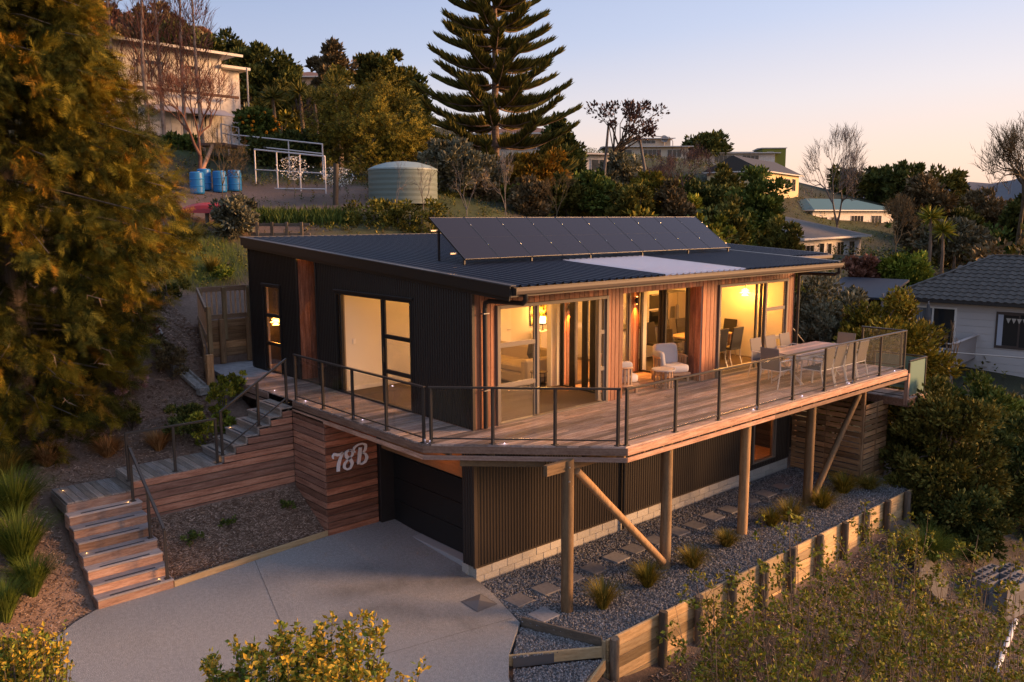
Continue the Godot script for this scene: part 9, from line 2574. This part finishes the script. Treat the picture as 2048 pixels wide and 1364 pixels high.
	put_pipe(um, [Vector3.ZERO, Vector3(0, 2.55, 0)], 0.025, mats["pipegrey"], "pole")
	# clothes line
	var cln := thing("clothes_line", "rusty clothes line post with wires below the tiled house", "clothes line", Vector3(29.3, ground_y(29.3, 0.6), 0.6))
	put_pipe(cln, [Vector3.ZERO, Vector3(0, 3.2, 0)], 0.05, flat("rusty", Color(0.24, 0.13, 0.09), 0.8), "post")
	put_pipe(cln, [Vector3(-2.0, 2.1, -3.6), Vector3(0, 1.95, 0), Vector3(1.0, 2.0, 2.2)], 0.025, flat("cable", Color(0.45, 0.42, 0.38), 0.7), "cable")
	# other houses
	wall_house("grey_roofed_house", "white brick house with a low brown hip roof behind the deck end", Vector3(44.0, 0.0, -18.5), Vector3(57.5, 0.0, -20.6), 9.0, 2.5, 1.5, 0.6, whitew, greyroof, [[0.5, 1.0, 2.4, 1.0], [4.0, 0.9, 1.0, 1.2], [5.7, 0.0, 0.9, 2.05], [7.8, 0.5, 1.5, 1.6], [10.6, 0.5, 1.3, 1.6]])
	wall_house("teal_roofed_house", "white house with teal hip roof behind the grey barked tree", Vector3(93.0, 2.0, -44.5), Vector3(112.0, 2.0, -42.5), 8.0, 2.9, 1.6, 0.7, whitew, teal, [[0.8, 0.8, 2.4, 1.2], [4.0, 0.4, 2.0, 1.6], [8.6, 0.7, 3.0, 1.5], [13.5, 0.3, 2.6, 1.9]])
	wall_house("yellow_house", "yellow house with steep dark roof below the ridge", Vector3(83.5, 7.0, -46.4), Vector3(99.5, 7.0, -50.4), 7.0, 2.7, 2.0, 0.5, flat("wall_yellow", Color(0.70, 0.55, 0.30), 0.8), darkroof, [[7.4, 0.9, 1.4, 1.2], [10.0, 0.9, 2.2, 1.2], [13.2, 0.5, 1.6, 1.7]], false)
	wall_house("ridge_house", "cream flat roofed house with raised top on the ridge", Vector3(97.5, 13.4, -84.5), Vector3(107.5, 13.4, -75.5), 8.0, 2.4, 0.3, 0.8, cream, flat("roof_pale", Color.WHITE), [[1.5, 0.8, 2.6, 1.1], [6.0, 0.6, 3.0, 1.3], [10.0, 0.6, 2.4, 1.3]], false)
	wall_house("ridge_house", "small upper storey of the cream flat roofed ridge house", Vector3(101.0, 16.0, -82.5), Vector3(106.0, 16.0, -78.0), 4.0, 1.2, 0.2, 0.7, cream, flat("roof_pale", Color.WHITE), [[1.2, 0.3, 3.0, 0.6]], false)
	wall_house("ridge_house", "long low white house on the ridge under the lone tree", Vector3(112.0, 13.2, -84.0), Vector3(127.0, 13.2, -71.0), 8.0, 2.2, 0.5, 0.8, whitew, darkroof, [[3.5, 0.6, 2.0, 1.1], [9.0, 0.5, 3.2, 1.3], [14.0, 0.5, 3.0, 1.3]], false)
	wall_house("ridge_house", "olive green block beside the long white ridge house", Vector3(125.5, 13.4, -72.6), Vector3(128.6, 13.4, -69.8), 6.0, 2.9, 0.15, 0.15, flat("wall_lime", Color(0.22, 0.22, 0.03), 0.8), darkroof, [[0.8, 1.2, 1.2, 1.0]], false)
	wall_house("hillside_house", "cream house glimpsed behind the whorled pine", Vector3(43.5, 9.8, -52.5), Vector3(48.5, 9.8, -47.0), 6.0, 2.3, 1.0, 0.7, cream, flat("roof_rust", Color(0.20, 0.10, 0.06), 0.8), [[1.0, 0.7, 1.8, 1.1], [4.2, 0.7, 2.0, 1.1]])
	wall_house("hillside_house", "pale house with flat eaves left of the twin trunks", Vector3(44.5, 7.6, -43.0), Vector3(49.8, 7.6, -40.6), 6.0, 2.2, 0.3, 0.6, whitew, flat("roof_pale", Color.WHITE), [[0.8, 0.6, 1.6, 1.1], [3.4, 0.6, 1.6, 1.1]], false)
	wall_house("hilltop_house", "pale house high on the hill behind the birches", Vector3(34.0, 30.0, -124.0), Vector3(42.5, 30.0, -118.0), 8.0, 2.8, 0.4, 0.8, cream, mats["roof_rust"], [[1.5, 0.8, 2.6, 1.2], [6.0, 0.8, 2.6, 1.2]], false)
	wall_house("hilltop_house", "peach house between the palms and the open tree", Vector3(32.5, 16.2, -72.2), Vector3(36.6, 16.2, -68.8), 5.0, 2.6, 0.9, 0.5, flat("wall_peach", Color(0.60, 0.42, 0.28), 0.8), mats["roof_rust"], [[0.8, 0.8, 1.2, 1.0], [3.0, 0.8, 1.2, 1.0]])
	var cp := thing("carport", "dark blue grey low carport roof by the round shrub", "carport", Vector3(33.0, -2.9, -9.6), -1.468)
	bpart(cp, "roof", Vector3(1.2, 3.2, 0.3), Vector3(3.4, 0.12, 3.6), flat("carport_roof", Color(0.035, 0.04, 0.055), 0.6), 0.01, Vector3(0.2, 0, 0))
	for q in [[-0.3, -1.2], [2.7, -1.2], [-0.3, 1.8], [2.7, 1.8]]: bpart(cp, "post", Vector3(q[0], 1.4, q[1]), Vector3(0.1, 3.4, 0.1), mats["oldpaling"], 0.005)
	var ds := thing("satellite_dish", "round satellite dish on a pole above the ridge house", "satellite dish", Vector3(105.0, 15.0, -78.6))
	put_pipe(ds, [Vector3.ZERO, Vector3(0, 1.6, 0)], 0.08, mats["pipegrey"], "pole")
	var db := MB.new()
	db.lathe([Vector2(0.0, 0.0), Vector2(0.35, 0.06), Vector2(0.65, 0.22)], Vector3.ZERO, 16)
	var dd := put(ds, "dish", db, mats["pipegrey"], Vector3(0, 2.0, 0))
	dd.rotation = Vector3(1.2, -0.7, 0)
	var sl := thing("street_lamp", "thin curved street lamp beside the ridge house", "street lamp", Vector3(105.6, 12.0, -77.2))
	put_pipe(sl, [Vector3.ZERO, Vector3(0, 4.6, 0), Vector3(-0.4, 5.3, -0.4), Vector3(-2.4, 5.5, -2.2)], 0.07, mats["pipegrey"], "pole")
	bpart(sl, "lamp_head", Vector3(-2.6, 5.48, -2.35), Vector3(0.7, 0.14, 0.3), mats["pipegrey"], 0.03, Vector3(0, 0.75, 0))
	# concrete block stack, slab and pipes down the slope
	var st := thing("block_stack", "stack of grey hollow concrete blocks on the slope", "block stack", Vector3(11.1, ground_y(11.1, 5.75) - 0.02, 5.75), -0.15)
	var hb := MB.new()
	for s in [-1, 1]: hb.box(Vector3(0, 0, s * 0.08), Vector3(0.39, 0.19, 0.03))
	for x in [-0.18, 0.0, 0.18]: hb.box(Vector3(x, 0, 0), Vector3(0.03, 0.19, 0.13))
	var hm := hb.mesh()
	for y in 4:
		for x in 4:
			for z in 5:
				if y == 3 and (x + z) % 3 == 0: continue
				part(st, "block", hm, flat("cinder%d" % ((x + y * 2 + z) % 3), Color(1, 1, 1) * [0.12, 0.15, 0.19][(x + y * 2 + z) % 3] + Color(0, 0, 0.01), 0.9), Vector3(x * 0.40 - 0.6, 0.1 + y * 0.195, z * 0.195 - 0.4), Vector3(0, rng.randf_range(-0.03, 0.03), 0))
	var p1 := MB.new()
	p1.tube(PackedVector3Array([Vector3(10.3, ground_y(10.3, 6.3) + 0.12, 6.3), Vector3(7.3, ground_y(7.3, 6.9) + 0.12, 6.9)]), PackedFloat32Array([0.055, 0.055]), 12)
	tag(put(self, "plastic_pipe", p1, flat("pvc", Color(0.62, 0.63, 0.66), 0.4)), "long white plastic pipe lying below the concrete blocks", "pipe")
	p1 = MB.new()
	p1.tube(PackedVector3Array([Vector3(8.9, ground_y(8.9, 7.9) + 0.3, 7.9), Vector3(5.4, ground_y(5.4, 8.3) + 0.12, 8.3)]), PackedFloat32Array([0.055, 0.055]), 12)
	tag(put(self, "plastic_pipe", p1, mats["pvc"]), "white plastic pipe sloping off beside the low golden shrub", "pipe")
	var sb := bpart(self, "concrete_slab", Vector3(9.2, ground_y(9.2, 4.9) + 0.15, 4.9), Vector3(1.5, 0.8, 0.12), textured("darkconc", tex["oldconc"], Vector3(1, 1, 1), 0.9, null, 0.5, lin(0.26, 0.25, 0.24)), 0.02, Vector3(-0.75, 0.3, 0.0))
	tag(sb, "tilted old concrete slab leaning on the slope below the wall", "slab")

func preset() -> void:
	flat("steel", Color(0.55, 0.55, 0.55), 0.3, 1.0)
	flat("white", Color(0.8, 0.77, 0.7), 0.6)
	flat("soffit", Color(0.30, 0.24, 0.18), 0.7)
	flat("bronze", Color(0.045, 0.038, 0.033), 0.34)
	flat("darkback", Color(0.24, 0.17, 0.115), 0.9)
	flat("ovenglass", Color(0.015, 0.015, 0.015), 0.12)

func _ready() -> void:
	rng.seed = 78
	setup_view()
	preset()
	build_ground()
	print("ground ", Time.get_ticks_msec())
	build_house()
	build_deck()
	print("house ", Time.get_ticks_msec())
	build_site()
	build_furniture()
	print("site ", Time.get_ticks_msec())
	build_background()
	build_plants()
	ground_cover()
	print("copies ", copies)
	print("all ", Time.get_ticks_msec())
